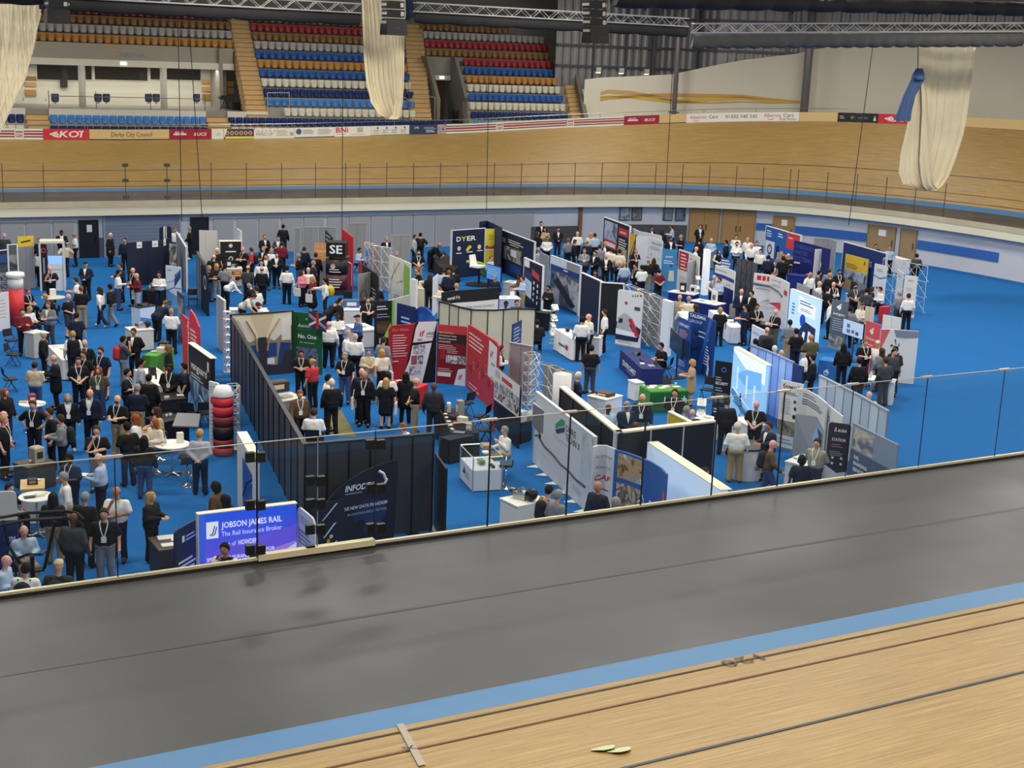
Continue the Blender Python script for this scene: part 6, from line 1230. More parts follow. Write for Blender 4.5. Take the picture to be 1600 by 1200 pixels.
tb2=(*tb[:5],.64); box_item('sample_part','green and grey component inside the glass cabinet','part',tb2,.5,.5,(.3,.16,.1),'#7f9a6a','#c9c9c4'); leaflets('white leaflets on top of the glass cabinet',(*tb[:5],1.012),.7,.55,3); box_item('sample_part','brown boxed component on top of the glass cabinet','part',(*tb[:5],1.012),.35,.7,(.35,.22,.12),'#a08a6a','#e0d8c4'); box_item('sample_part','dark bar component inside the glass cabinet','part',tb2,.8,.75,(.3,.08,.05),'#26282c')
stool('chrome bar stool under the seated man in white',(635,480),270); stool('empty chrome bar stool base left of the seated man',(575,480),270,'#d9d6ce',.6)
t,tb=counter('white plinth carrying a metal gearbox in the near row',[(583,788),(738,862)],.95,.88,'#e8e4d6','#f0ecdf',name='display_plinth'); motor('grey and black gearbox on the white plinth',tb,.55,.5,1.0,.4)
crop(820,600,5)
r,s=panel('display_wall','white wall with a thin black river line and green striped logo','display wall',[(66,98,612),(512,392,1030)],2,'#d3d6da',[('p',[(.37,.72),(.53,.86),(.53,.92),(.47,.92),(.37,.78)],'#3f9a4c','logo'),('p',[(.4,.67),(.53,.77),(.53,.84),(.37,.71)],'#2b4468','logo'),('t','DURE',.55,.8,.2,'#4a4e55',False,0,.17),('t','TECHN X',.55,.69,.2,'#4a4e55',False,0,.24),('l',.36,.62,.72,1,.03,'#aeb2b8'),('w',[(0,.52),(.08,.52),(.12,.46),(.1,.42),(.2,.36),(.35,.35),(.5,.31),(.62,.32),(.75,.29),(.9,.3)],.035,'#16171a'),('w',[(.02,.4),(.06,.43),(.1,.45)],.02,'#16171a'),('w',[(.1,.3),(.3,.26),(.4,.22)],.008,'#b9bdc2'),('i',.82,.32,.98,.98,('#aab4bc','#d3dade','#6d7680'),1.2),('l',.7,.2,.85,3,.03,'#b9bdc2')],.06,edge='#c9ccd0')
for k in range(6):
    u=s.L*(k+.6)/6; mb=MB(); q=s.at(u,0,.0); mb.add([s.at(u-.22,.006,.02),s.at(u+.1,.006,.02),s.at(u-.05,.006,.36)],[(0,1,2)]); mb.add([s.at(u-.22,.012,.02),s.at(u+.1,.012,.02),s.at(u-.05,.012,.36)],[(0,1,2)]); kid(obj('foot_plate',mb,mat('#e6e4dc',.5),r),r)
screen('grey flat screen fixed to the white wall with the river line',(64,152),(185,235),1.8,.7,'#6d6f72',[],False,.1,'#d9dadb')
shell('partition_wall','black partition with thick cream top running back from its corner','wall',[(278,22),(722,380)],2.4,4,'#15171f','#1b1d26',.14,.04,None,'#ece4cc')
shell('partition_wall','black partition with thick cream top parallel to the glass','wall',[(722,380),(1492,290)],2.4,3,'#141824','#cfd2d6',.14,.04,None,'#ece4cc')
panel('popup_wall','curved white banner lettered ALSTOM SIEMENS CAF in the near row','display wall',[(540,492),(580,478),(640,480),(702,508)],2.1,'#dfe1e4',[('t','ALSTOM',.14,.84,.075,'#7d8794',False,0,.75),('t','SIEMENS',.12,.7,.075,'#9fc0c9',True,0,.75),('t','CAF',.12,.55,.14,'#c1272d',True,.25,.75),('t','Wabtec',.35,.42,.06,'#26282c',True,0,.45),('c',.1,.15,.04,'#26282c')],.05)
panel('popup_wall','curved blue wall with workshop pictures and white line drawing','display wall',[(704,512),(790,535),(890,570),(980,605),(1060,655),(1105,705)],2.1,'#2a62ad',[('i',.05,.66,.42,.97,('#e8dfc0','#2b2b2e','#cfa25a','#8fa0b0','#f0ead8'),5),('i',.05,.26,.42,.6,('#26456e','#d9c9a9','#8f7f6a','#3a3a3e','#e6ddc8'),5),('i',.1,.0,.42,.2,('#8f959c','#c9cdd2','#4a4f57'),3),('w',[(.44,.55),(.47,.5),(.47,.42),(.52,.42),(.52,.3),(.56,.3),(.58,.52),(.62,.52),(.62,.3),(.68,.34),(.72,.22)],.015,'#d3e2f4'),('w',[(.48,.12),(.56,.2),(.6,.12),(.7,.2),(.74,.38),(.8,.38),(.8,.18),(.9,.14)],.015,'#d3e2f4'),('w',[(.66,.04),(.72,.14),(.8,.06)],.012,'#d3e2f4'),('p',[(.93,.52),(1,.52),(1,.75),(.93,.78)],'#e05a5e')],.05)
panel('lightbox_wall','pale blue glowing wall with wide cream edge behind the near glass','display wall',[(962,458),(1528,832)],2.1,'#cfe2f2',[('r',.55,.0,.98,.1,'#e6e3d8'),('p',[(.62,.05),(.75,.2),(.62,.2)],'#8fb84a')],.2,m=mat('#c2d8ec',.5,0,0,3,.35),glow=.3,thick_top=(.3,'#ece4cc'))
t_=thing('wire_sculpture','black and white wire node model in front of the pale blue wall','model',tuple(W((1140,880),.4)))
mb=MB(); NP=[(1070,600,1.5),(1195,700,1.3),(1150,760,1.15),(1110,800,1.0),(1215,805,1.0),(1020,720,1.2)]; NW=[W((x,y),z) for x,y,z in NP]
for a,b in ((0,1),(1,2),(2,3),(2,4),(0,2),(5,2)): mb.tube(NW[a],NW[b],.01,4)
kid(obj('wire',mb,mat('#2a2c32',.4),t_),t_)
for q in NW: mb=MB(); mb.ball(q,.035,None,None,8,5); kid(obj('node',mb,mat('#2b3a5c',.4),t_),t_)
drum('white waste-paper drum under the wire node model',(1160,810),.3,.75,'#dddcd6')
panel('yellow_wall','yellow panel with cream edge rising above the black partition','display wall',[(1125,222),(1282,302)],2.4,'#e6c832',[('p',[(.1,.1),(.9,.1),(.9,.6)],'#f0dc6a')],.1,edge='#ece4cc')
t,tb=counter('white counter inside the black partition topped with dark samples',[(492,88),(635,122)],.9,.95,'#dfe0e0','#e9e6da'); box_item('sample_tray','tray of dark mixed samples on the white counter','tray',tb,.5,.5,(.55,.4,.12),'#4a3428','#c9b48a'); leaflets('brown leaflets on the white counter with samples',tb,.2,.3,2,'#c9b090')
# ------------------------------------------------------------------ red stand in the middle
crop(440,480,5.456)
r,s=panel('display_wall','red wall headed Our Vision with a white logo strip of product pictures','display wall',[(905,148,662),(1310,112,640)],2.1,'#a8202c',[('p',[(.72,0),(1,0),(1,1),(.98,1)],'#141416'),('p',[(.3,.0),(.55,1.0),(.62,1.0),(.4,0)],'#3a1216'),('p',[(.25,0),(.72,0),(1.0,1.0),(.62,1.0),(.56,.9),(.45,.4)],'#e6e8ec'),('p',[(.48,.62),(.93,.66),(.95,.69),(.5,.67)],'#141416')]+
 [('i',.40+.13*q+.07*(3-k)*.55,.48-.17*k+.0,.53+.13*q+.07*(3-k)*.55-.01,.63-.17*k,(('#c9323c','#e6c9c4','#5a5f68','#dfe3e8'),('#6fa8d8','#8a4fb0','#dfe3e8','#3a4450'),('#c9d3da','#5a6068','#b5424a','#e6e8ea'),('#8a3a40','#d9dde2','#3f4650','#b9c0c8'))[(k*2+q)%4],6) for k in range(3) for q in range(2)]+
 [('t','if',.64,.77,.22,'#d8242e',True,.15,.11),('t','J-FLEX',.78,.79,.1,'#26282c',True,.1,.2),('t','FLEX',.6,.7,.07,'#1a1a1c',True,.2,.1),('l',.78,.76,.96,1,.02,'#c96a6e'),('t','Our Vision',.07,.87,.1,'#eaa0a4',False,0,.34),('l',.08,.8,.4,9,.042,'#f0d3d4',.012),('l',.09,.38,.25,1,.03,'#f4e0e0')],.06,outline=[(.08,0),(.95,0),(1,1),(.62,1),(.5,.97),(.06,.96),(0,.9),(.02,.5)])
crop(590,480,5)
IF=lambda u,v,h_:[('t','if',u,v,h_,'#c1242e',True,.15,.14)]
panel('display_wall','red and black panel headed High Performance with rubber part pictures','display wall',[(456,142,592),(684,148,615)],2.1,'#7d1620',[('r',0,.86,1,1,'#c13a42'),('r',0,.7,1,.86,'#3a1e1c'),('t','High Performance',.06,.86,.07,'#d9b96a',True,0,.5),('t','Low Smoke Low Toxicity',.06,.81,.06,'#e8e3da',True,0,.6),('t','Elastomer Components',.06,.76,.06,'#e8e3da',True,0,.6),('t','and assemblies',.06,.71,.06,'#e8e3da',True,0,.4),('l',.06,.66,.7,3,.03,'#d9b9b9',.01),('i',.32,.36,1,.5,('#1a1a1c','#e6e6e4','#2b2b2e','#c9c9c6'),9),('r',.12,.42,.3,.6,'#9a2a32'),('l',.35,.6,.75,3,.03,'#d9b9b9',.01),('p',[(.62,0),(1,0),(1,.3),(.75,.27)],'#dfe1e4'),('r',.05,.13,.5,.2,'#e6d9cf'),('l',.06,.26,.6,3,.03,'#d9b9b9',.01)]+IF(.76,.1,.2),.06,rnd=.06)
panel('display_wall','long red panel with a white logo card seen obliquely in the red stand','display wall',[(690,132,625),(925,292,830)],2.1,'#b8323a',[('p',[(.7,.45),(.95,.42),(.97,.95),(.72,.98)],'#e3e5e8'),('t','if',.76,.75,.25,'#c1242e',True,.15,.1),('t','J-FLEX',.8,.65,.08,'#2a2a2e',True,0,.13),('l',.06,.88,.6,4,.06,'#f0d3d4',.02)]+[('o',.15+.1*k,.35+.08*((k*7)%3),.12+.03*(k%3),.09+.03*(k%3),('#7d1620','#e07a7e')[k%2]) for k in range(8)]+[('l',.1,.12,.5,2,.05,'#e8b9b9',.02)],.06,outline=[(0,0),(1,0),(1,.98),(.93,1.02),(.15,1.0),(0,.98)])
panel('display_wall','white poster board of product photos on black beside the red stand','display wall',[(918,462),(1112,618)],2.0,'#17181b',[('p',[(0,.45),(1,.5),(1,1),(0,1)],'#e0e1e3'),('r',.3,.86,.72,.93,'#c1424a'),('l',.32,.82,.9,2,.03,'#9aa0a8'),('r',.03,.85,.22,.97,'#b9bcc0')]+[('i',.03+.25*k,.5+.01*k,.25+.25*k,.63+.01*k,(('#3f5f80','#dfe3e8','#1a1a1c','#8fa0b0'),('#b08a5a','#e8e3da','#2a2a2c','#6a5a4a'))[k%2],6) for k in range(4)]+[('i',.03+.25*k,.65+.01*k,.25+.25*k,.79+.01*k,(('#6a8fb5','#e3e8ee','#2a3a50','#b9c4d0'),('#2a2a2e','#d9d9d6','#5a5f68','#a9adb2'))[k%2],6) for k in range(4)],.06,rnd=.15)
t,tb=cloth_table('red-clothed table in the red stand',[(305,640),(400,600)],1.3,'#b8242e'); leaflets('red brochures fanned on the red-clothed table',tb,.4,.5,5,'#c9323a'); leaflets('second pile of red brochures at the end of the red table',tb,.7,.8,4,'#d84a50')
t,tb=cloth_table('black-clothed table crowded with rubber samples in the red stand',[(480,790),(575,985)],.85,'#131418',.76)
t2,tb2=cloth_table('lower black-clothed table nearest the glass in the red stand',[(560,1040),(760,1000)],.45,'#131418',.74)
for k,(u,v,sz,c,lb) in enumerate(((.15,.3,(.2,.12,.3),'#d8d6d0','tall white sample holder at the rear of the black table'),(.3,.65,(.22,.2,.5),'#8f8f8c','grey stepped sample tower on the black table'),(.45,.3,(.22,.15,.12),'#2a2a2c','black rubber sample block on the black table'),(.6,.6,(.3,.2,.2),'#c9c6bc','pale sample case on the black table'),(.75,.3,(.2,.16,.14),'#b5424a','red and grey sample box on the black table'),(.88,.65,(.25,.18,.22),'#a9a59a','beige sample box at the front of the black table'))): box_item('rubber_sample',lb,'sample',tb,u,v,sz,c,'#e6e4de' if k%2 else '#4a4a4c',.3*k)
for k in range(6): leaflets('white sample cards row %s on the black table edge'%('one','two','three','four','five','six')[k],tb,.1+.15*k,.12,2,'#d9d6ce',(.14,.1))
laptop('open laptop at the near corner of the black sample table',tb,.97,.3,1.2)
chair('black chair with high back in front of the long red panel',(690,745),230); chair('black chair beside the black sample table',(815,850),250); chair('black chair draped with a red lanyard near the poster board',(850,955),260)
mb=MB(); q=W((890,870),.9); mb.path([q+np.array([-.1,0,0]),q+np.array([-.02,0,-.3]),q+np.array([.05,.02,.02]),q+np.array([.1,0,-.35]),q+np.array([.13,0,-.5])],.02,5); tag(obj('red_lanyard_bundle',mb,mat('#b8242e',.6)),'bundle of red lanyards hung on a chair back','lanyards')
panel('banner_stand','small dark blue banner clipped on the cream curtain wall','banner',[(1055,135),(1128,98)],2.2,'#2a3f6a',[('l',.15,.9,.9,6,.06,'#9fb0d4'),('p',[(.1,.4),(.6,.5),(.3,.6)],'#c1424a')],.03)
panel('display_wall','grey double board standing behind the long red panel','display board',[(1035,280),(1205,310)],2.1,'#8f9194',[('r',.49,0,.51,1,'#6d6f72')],.05,edge='#a9abad')
tower('silver truss tower left of the grey curved frame',(1205,360),.42,2.1,6)
lattice('curved silver frame with grey panels left of the open aisle',[(1245,432),(1330,455),(1400,490),(1480,515)],2.1,3,3,'#8d8e90')
c=W((1445,520),2.1); mb=MB(); mb.lathe([(.3,0),(.3,2.1)],(c[0],c[1],0),18); tag(obj('end_column',mb,mat('#cfcfcc',.5),None,True),'rounded pale column ending the grey curved frame','column')
t,tb=counter('black counter with a transparent bag beside the poster board',[(1125,905),(1210,880)],.4,.7,'#17181b','#232427'); box_item('plastic_bag','crumpled transparent bag on the black counter','bag',tb,.3,.4,(.3,.25,.35),'#b9bcbf'); box_item('cardboard_tray','brown wooden tray on the black counter','tray',tb,.7,.7,(.5,.25,.08),'#8a6f4a')
# ------------------------------------------------------------------ stands: open aisle and right side
crop(820,480,5)
t,tb=cloth_table('white-clothed curved table lettered eao in the open aisle',[(236,168),(374,250)],.6,'#e9e7e0',.9,[('t','eao',.3,.42,.16,'#2a2c30',True,0,.34),('r',.68,.4,.8,.6,'#c1272d')]); motor('black device on the eao table',tb,.3,.5,.5); leaflets('white papers on the eao table',tb,.7,.6,3); box_item('control_panel','grey control panel sample on the eao table','panel',tb,.5,.8,(.25,.18,.1),'#c9c9c4','#2a2c30')
t,tb=counter('white counter with small switches right of the eao table',[(458,228),(585,240)],.6,.85,'#dfe0e0','#efece2'); box_item('switch_set','row of black switches on the white counter','switches',tb,.6,.5,(.3,.2,.05),'#1d1f24','#c9c9c4'); leaflets('blue folder on the white counter with switches',tb,.9,.7,2,'#3f5f92')
t,tb=cloth_table('navy-clothed table lettered EXPROMET in the open aisle',[(748,330),(912,482)],.85,'#1b2763',.75,[('t','EXPROMET',.2,.4,.2,'#e6e8f0',True,0,.62),('l',.4,.3,.8,1,.06,'#9aa4d0')]); motor('white model with tubes on the navy EXPROMET table',tb,.3,.5,.45,.8); box_item('sample_tube','dark rubber tube on the navy EXPROMET table','sample',tb,.6,.4,(.4,.06,.05),'#23252c'); laptop('black laptop at the far end of the navy EXPROMET table',tb,.85,.6); leaflets('papers on the near end of the navy EXPROMET table',tb,.75,.3,2)
chair('black chair of the man at the navy EXPROMET table',(1100,470),250)
t,tb=cloth_table('green-clothed table lettered Lantech in the open aisle',[(985,662),(1275,648)],.95,'#3f8a35',.75,[('r',0,.0,1,.94,'#1d5a2b'),('t','Lantech',.36,.42,.26,'#f0f4ee',True,0,.6)])
for u,v,lb,c in ((.15,.5,'left','#e9e5da'),(.3,.75,'second','#e3dccb'),(.42,.4,'third','#d9d3bf'),(.6,.6,'fourth','#e9e5da'),(.85,.5,'right','#f0ede4')): leaflets(lb+' leaflet pile on the green Lantech table',tb,u,v,3,c,(.24,.17))
laptop('black laptop on the green Lantech table',tb,.72,.75); cup('white cup at the left end of the green Lantech table',tb,.04,.75,'#f2f2ee'); cup('white cup at the right end of the green Lantech table',tb,.93,.8,'#f2f2ee')
t,tb2=counter('white side table at the left end of the green Lantech table',[(865,590),(930,585)],.5,.7,'#e3e3de','#efeeea')
panel('banner_stand','blue banner stand lettered EXPROMET beside its table','banner',[(1205,75),(1300,118)],2.1,'#1f4f9c',[('t','EXPROMET',.08,.86,.11,'#e6ecf6',True,0,.8),('l',.12,.78,.85,4,.035,'#c98a8a'),('r',.05,.3,.95,.62,'#1a2a5a'),('l',.2,.2,.8,3,.04,'#a9b8dc')],.04,foot=1)
panel('popup_wall','large blue wall lettered GROUP with slanted light beam and outline map','display wall',[(1280,32),(1400,62),(1490,112)],2.3,'#173f86',[('p',[(.3,0),(.45,0),(.85,1),(.7,1)],'#2f6ab8'),('t','TALISMAN',.04,.92,.13,'#f2f5fa',True,0,.48),('t','GROUP',.04,.83,.12,'#c9d6ec',False,0,.34),('l',.3,.7,.75,2,.08,'#dfe6f4',.02),('l',.5,.5,.8,7,.05,'#dfe6f4',.02),('i',.03,.3,.3,.68,('#0f1f44','#2a4a80','#0a1530'),3),('p',[(.72,.05),(.82,.02),(.86,.16),(.8,.26),(.84,.34),(.77,.4),(.72,.25),(.76,.15)],'#e3e6ea','map')],.05,rnd=.1)
screen('black screen on a post beside the EXPROMET banner',(1140,165),(1235,250),1.75,.75,'#14161b',[],True,.05)
panel('banner_stand','curved white banner with a high-speed train nose and four dots','banner',[(705,-155,292),(800,-128,310),(898,-88,330)],2.2,'#dcdedf',[('p',[(0,.1),(.9,.12),(1,.35),(.55,.46),(.12,.45),(0,.42)],'#1d2a44'),('p',[(0,.2),(.85,.2),(.8,.4),(.55,.55),(.3,.6),(.05,.5)],'#aeb3b9'),('p',[(0,.2),(.85,.2),(.84,.27),(0,.3)],'#f0f1f2'),('p',[(.06,.42),(.3,.5),(.5,.5),(.3,.4)],'#2a2e36'),('p',[(.45,.5),(.62,.52),(.98,.2),(.75,.22)],'#c1323a'),('p',[(.1,.4),(.25,.42),(.25,.5),(.1,.48)],'#23252a'),('c',.6,.92,.035,'#3a3c40'),('c',.7,.93,.035,'#3a3c40'),('c',.8,.94,.035,'#3a3c40'),('c',.92,.95,.05,'#c1272d'),('c',.35,.78,.07,'#c1323a'),('r',.7,.68,.92,.74,'#4a4d52'),('l',.1,.1,.7,2,.03,'#b9bcc0')],.05,rnd=.12,foot=1)
lattice('silver folding frame with grey fabric right of the train banner',[(790,-178),(930,-122),(1065,-65)],2.3,3,4,'#7f8184')
panel('light_column','white lit column right of the silver folding frame','column',[(1075,-62),(1105,-52),(1135,-42)],2.3,'#dfe6ee',[],.2)
rack('silver zigzag brochure rack left of the eao table',(225,-5),40,1.6,4)
rack('silver zigzag brochure rack right of the green Lantech table',(1385,725),-10,1.2,3)
chair('black chair with a white book behind the green Lantech table',(1425,640),-30)
crop(1080,480,4)
t,tb=counter('white desk with laptops and leaflets right of the Lantech stand',[(20,690),(105,712)],.6,.75,'#dcdcd8','#e9e8e4'); leaflets('white leaflets on the desk right of the Lantech stand',tb,.5,.5,4)
panel('banner_stand','black banner headed SECURITY in front of the lit blue wall','banner',[(152,332),(256,348)],2.05,'#16181d',[('o',.55,.86,.09,.06,'#3f7ac0'),('t','SECURITY',.1,.6,.1,'#e6e8ec',True,0,.75),('l',.1,.72,.5,2,.04,'#9aa0aa'),('l',.1,.54,.6,2,.04,'#9aa0aa'),('i',.08,.3,.9,.46,('#2a2c30','#6d7178','#14161a'),4),('r',.6,.1,.85,.22,'#5a6a80'),('l',.1,.18,.5,2,.05,'#c9cdd4')],.04,foot=1)
panel('lightbox_wall','bright blue lit wall with a picture of railway tracks and cream edge','display wall',[(270,250),(470,365)],2.3,'#a9d0f4',[('p',[(0,.95),(.4,.78),(1,.7),(1,1),(0,1)],'#e6f0f6'),('p',[(.1,.62),(.5,.5),(.9,.6),(.9,.85),(.45,.78)],'#6fb0ee'),('p',[(.0,.3),(.35,.1),(.9,.0),(.9,.08),(.4,.2),(.05,.42)],'#4a7fb8'),('w',[(.05,.4),(.5,.25),(.95,.12)],.03,'#dfeefa'),('w',[(.1,.2),(.5,.12),(.9,.3)],.03,'#2a5a94'),('r',.15,.4,.2,.75,'#cfe4f6'),('r',.45,.35,.5,.7,'#cfe4f6'),('r',.7,.3,.75,.62,'#cfe4f6')],.12,m=mat('#8fc2f2',.5,0,0,3,.4),glow=.35,thick_top=(.2,'#e9dfc6'))
shell('partition_wall','row of pale blue fabric panels behind the lit railway wall','wall',[(372,236),(470,270),(560,310),(640,345)],2.2,6,'#a9bfe6','#7f8fae',.03,.025,'#94aee0')
panel('partition_end','navy end panel of the pale blue partition','wall',[(636,350),(698,372)],2.2,'#1c2a5c',[],.06)
shell('partition_wall','row of pale grey blue panels along the right stand behind the glass','wall',[(802,426),(930,490),(1060,555),(1230,650)],2.2,8,'#b9c6d4','#8f9aa6',.03,.025,'#a9b8c9')
panel('banner_stand','white banner lettered REMEO in brackets behind the right glass','banner',[(526,458,872),(664,486,905)],2.0,'#d9dadb',[('t','REMEO',.22,.9,.09,'#26282c',True,.2,.5),('w',[(.2,.96),(.13,.93),(.2,.89)],.014,'#26282c'),('w',[(.78,.96),(.85,.93),(.78,.89)],.014,'#26282c'),('l',.2,.84,.85,2,.025,'#6d7178',.012),('l',.1,.74,.55,8,.03,'#a9adb2',.01),('i',0,.2,1,.42,('#5a5a4a','#8f8a74','#3f4650','#a99a7a'),3),('c',.72,.5,.07,'#23252a'),('c',.75,.62,.06,'#23252a'),('c',.7,.72,.05,'#23252a'),('r',0,0,1,.2,'#c3cdd8'),('l',.1,.14,.8,2,.05,'#8a94a2')],.04,foot=1)
panel('popup_wall','curved wall with a picture of a train at a platform behind the right glass','display wall',[(668,505),(730,520),(790,555),(846,602)],2.2,'#cfd2d4',[('l',.1,.94,.55,2,.03,'#6d7178'),('l',.1,.86,.9,3,.03,'#4a4d52'),('p',[(0,.0),(1,.0),(1,.62),(.6,.72),(0,.62)],'#8a9098'),('p',[(.05,.3),(.95,.3),(.98,.6),(.6,.66),(.1,.6)],'#7fa6cc'),('p',[(.7,.35),(.95,.36),(.95,.55),(.7,.58)],'#2f4a6a'),('p',[(0,0),(.6,0),(.3,.34),(0,.4)],'#5a5e64'),('w',[(.1,.4),(.7,.25)],.012,'#e6e8ea'),('r',.15,.2,.25,.45,'#e8e9ea'),('r',.5,.06,.62,.32,'#e8e9ea'),('c',.2,.3,.05,'#26282c'),('c',.56,.2,.05,'#26282c')],.05)
panel('banner_stand','white banner with a round blue emblem behind the dark AURA banner','banner',[(848,606),(945,682)],2.1,'#d6d8da',[('o',.22,.82,.1,.06,'#5f8fc9'),('t','Eminox',.4,.78,.11,'#5a6068',False,0,.52)],.04,foot=1)
panel('banner_stand','dark banner lettered AURA STATION near the right end of the glass','banner',[(862,718),(1000,735)],2.1,'#2a2d36',[('p',[(.0,.0),(1,.0),(1,.34),(.55,.3),(0,.4)],'#c9ccd0'),('t','AURA',.42,.88,.09,'#e6e8ec',True,0,.42),('w',[(.28,.88),(.34,.94),(.36,.88)],.012,'#e6e8ec'),('t','STATION',.2,.75,.09,'#dfe1e6',True,0,.62),('l',.2,.7,.75,2,.03,'#8a6a6a'),('l',.15,.6,.8,3,.025,'#7f848e'),('r',.25,.5,.35,.53,'#d9dbdf'),('r',.65,.5,.75,.53,'#d9dbdf'),('r',.25,.42,.35,.45,'#d9dbdf'),('r',.65,.42,.75,.45,'#d9dbdf')],.04,rnd=.08,foot=1)
panel('display_wall','blue grey wall lettered RAIL BRANDING SERVICES at the right','display wall',[(1012,722),(1150,790),(1290,860)],2.2,'#7f8da0',[('i',.05,.68,.5,.96,('#5a6a80','#c9b9a9','#3f4a5a'),3),('r',0,.3,1,.66,'#4a5a74'),('t','RAIL',.1,.56,.1,'#e3e6ec',True),('t','BRANDING',.1,.48,.1,'#e3e6ec',True),('t','SERVICES',.1,.4,.1,'#e3e6ec',True),('i',.05,.02,.6,.28,('#8f98a4','#4a5462','#c9d0d8'),3)],.06)
t,tb=drum('white drum counter lettered in black with a dark top behind the right glass',(352,858),.55,1.0,'#c9cacb','#2b2c2f',None,[('t','nics',.44,.36,.16,'#26282c',True,0,.1)]); box_item('badge_scanner','small white card on the drum counter','card',tb,.5,.6,(.2,.14,.02),'#e6e6e2')
t,tb=counter('white desk strewn with small white components behind the right glass',[(590,960),(760,1000)],1.0,.85,'#d3d5d6','#dfe0df')
for k,(u,v) in enumerate(((.15,.4),(.3,.7),(.45,.35),(.6,.7),(.75,.4),(.88,.75))): box_item('component','%s white plastic component on the strewn desk'%('first','second','third','fourth','fifth','sixth')[k],'component',tb,u,v,(.16,.1,.06+.03*(k%3)),'#e3e3df','#8a8f96',k*.7)
t,tb=counter('white desk with papers beside the standing man in black polo',[(255,690),(360,740)],.6,.8,'#dcdcd8','#eceae4'); leaflets('papers on the white desk beside the man in black polo',tb,.5,.5,4)
chair('black chair behind the white desk beside the man in black polo',(355,620),30)
t,tb=cloth_table('blue-clothed table with a white winged emblem at the right',[(800,330),(915,345)],.8,'#2a6cb5',.8,[('p',[(.3,.5),(.55,.62),(.5,.5),(.6,.48),(.5,.4)],'#e8eef6','logo'),('o',.45,.42,.1,.07,'#e8eef6')]); leaflets('pink leaflet on the blue-clothed table with the emblem',tb,.85,.3,2,'#d99a9a')
t,tb=cafe('high white table with bottles among the far right group',(1130,440),.45,.95); bottle('left bottle on the far right high table',tb,.4,.5); bottle('right bottle on the far right high table',tb,.6,.65)
counter('white counter at the right edge of the far right group',[(1180,460),(1270,470)],.6,.9,'#d9d9d6','#e6e5e0')
# ------------------------------------------------------------------ right rear quarter
crop(1150,320,5)
panel('popup_wall','white curved wall with red squares and lettering VOS RAIL','display wall',[(142,532),(250,545),(345,575),(412,612)],2.25,'#d8d9db',[('r',.05,.86,.12,.96,'#c9252f','logo'),('r',.14,.86,.19,.96,'#c9252f','logo'),('r',.21,.86,.27,.96,'#c9252f','logo'),('t','VOS RAIL',.34,.9,.09,'#7d8288',False,0,.3),('l',.34,.84,.7,2,.03,'#a9adb2'),('w',[(0,.78),(.3,.77),(.55,.72),(.76,.66)],.05,'#4a4d52'),('l',.05,.68,.4,1,.03,'#8a8e94'),('p',[(.3,.42),(.7,.52),(.72,.36),(.45,.4)],'#d0404a'),('p',[(.12,.4),(.35,.5),(.25,.44)],'#2a2c30'),('r',.82,.72,.97,.82,'#c9252f','logo'),('w',[(.1,.3),(.5,.36),(.7,.2)],.015,'#9a9ea4')],.06)
panel('lightbox_wall','glowing blue and white poster wall with a turbine picture','display wall',[(428,658),(655,748)],2.3,'#bcd8f2',[('p',[(.32,.62),(.9,.6),(.9,.84),(.32,.95)],'#e3e9f0'),('l',.36,.86,.85,2,.05,'#5f8ac0'),('l',.4,.72,.8,2,.03,'#a9b4c4'),('c',.5,.5,.28,'#1f5fe0'),('p',[(.35,.1),(.95,.05),(.95,.45),(.6,.5),(.4,.3)],'#1d2a4a'),('p',[(.45,.0),(.55,.3),(.62,.3),(.58,0)],'#e6ecf4'),('p',[(.7,.0),(.72,.35),(.8,.35),(.85,0)],'#d0dcec'),('l',.1,.75,.22,4,.06,'#6f9ad0',.03)],.12,m=mat('#b3d4f2',.5,0,0,3,.4),glow=.35,thick_top=(.16,'#e6e4da'))
panel('display_wall','blue and red booth wall with a round white emblem poster','display wall',[(236,166),(320,190),(405,216),(505,242)],2.4,'#2a62b0',[('p',[(.66,.62),(1,.6),(1,1),(.66,1)],'#d8404a'),('l',.04,.9,.2,3,.06,'#e8eef6'),('l',.38,.9,.55,2,.06,'#e8eef6'),('l',.7,.88,.85,1,.06,'#f6e0e0'),('p',[(.02,.25),(.3,.25),(.3,.66),(.02,.66)],'#dfe6ee'),('c',.16,.45,.32,'#3a4a66'),('c',.16,.45,.2,'#cfd8e4'),('p',[(.36,.05),(.95,.05),(.95,.55),(.36,.6)],'#20242c'),('i',.4,.25,.9,.45,('#8f7a5a','#d9c9a9','#3a3f48'),2)],.08,edge='#dfe0e0')
panel('display_wall','navy wall with large outlined lettering ONBOARD WATER SYSTEMS','display wall',[(456,278),(600,312),(730,348)],2.4,'#141f66',[('t','ONBOARD',.03,.84,.24,'#3f57a8',True,0,.5),('t','WATER',.03,.7,.24,'#3f57a8',True,0,.36),('t','SYSTEMS',.03,.56,.24,'#3f57a8',True,0,.48),('c',.72,.6,.3,'#e6ead0'),('l',.4,.3,.6,2,.05,'#d3d8ea')],.08)
panel('display_board','wide grey board standing behind the white one at right rear','display board',[(610,262),(735,268)],2.3,'#8e9092',[('r',.6,0,.62,1,'#77797b')],.06,edge='#a4a6a8'); panel('display_board','narrow grey board right of the wide one at right rear','display board',[(738,268),(780,282)],2.3,'#97999b',[],.06); panel('display_board','tall white board in front of the grey boards at right rear','display board',[(622,348),(696,346)],2.3,'#d3d4d5',[('r',.48,0,.52,1,'#b3b5b7')],.06)
panel('display_wall','navy wall lettered HS with a yellow poster at right rear','display wall',[(842,292),(1000,335),(1175,385)],2.45,'#1c3470',[('t','HS',.6,.62,.3,'#e8ebf2',True,0,.09)],.08,edge='#c9ccd0')
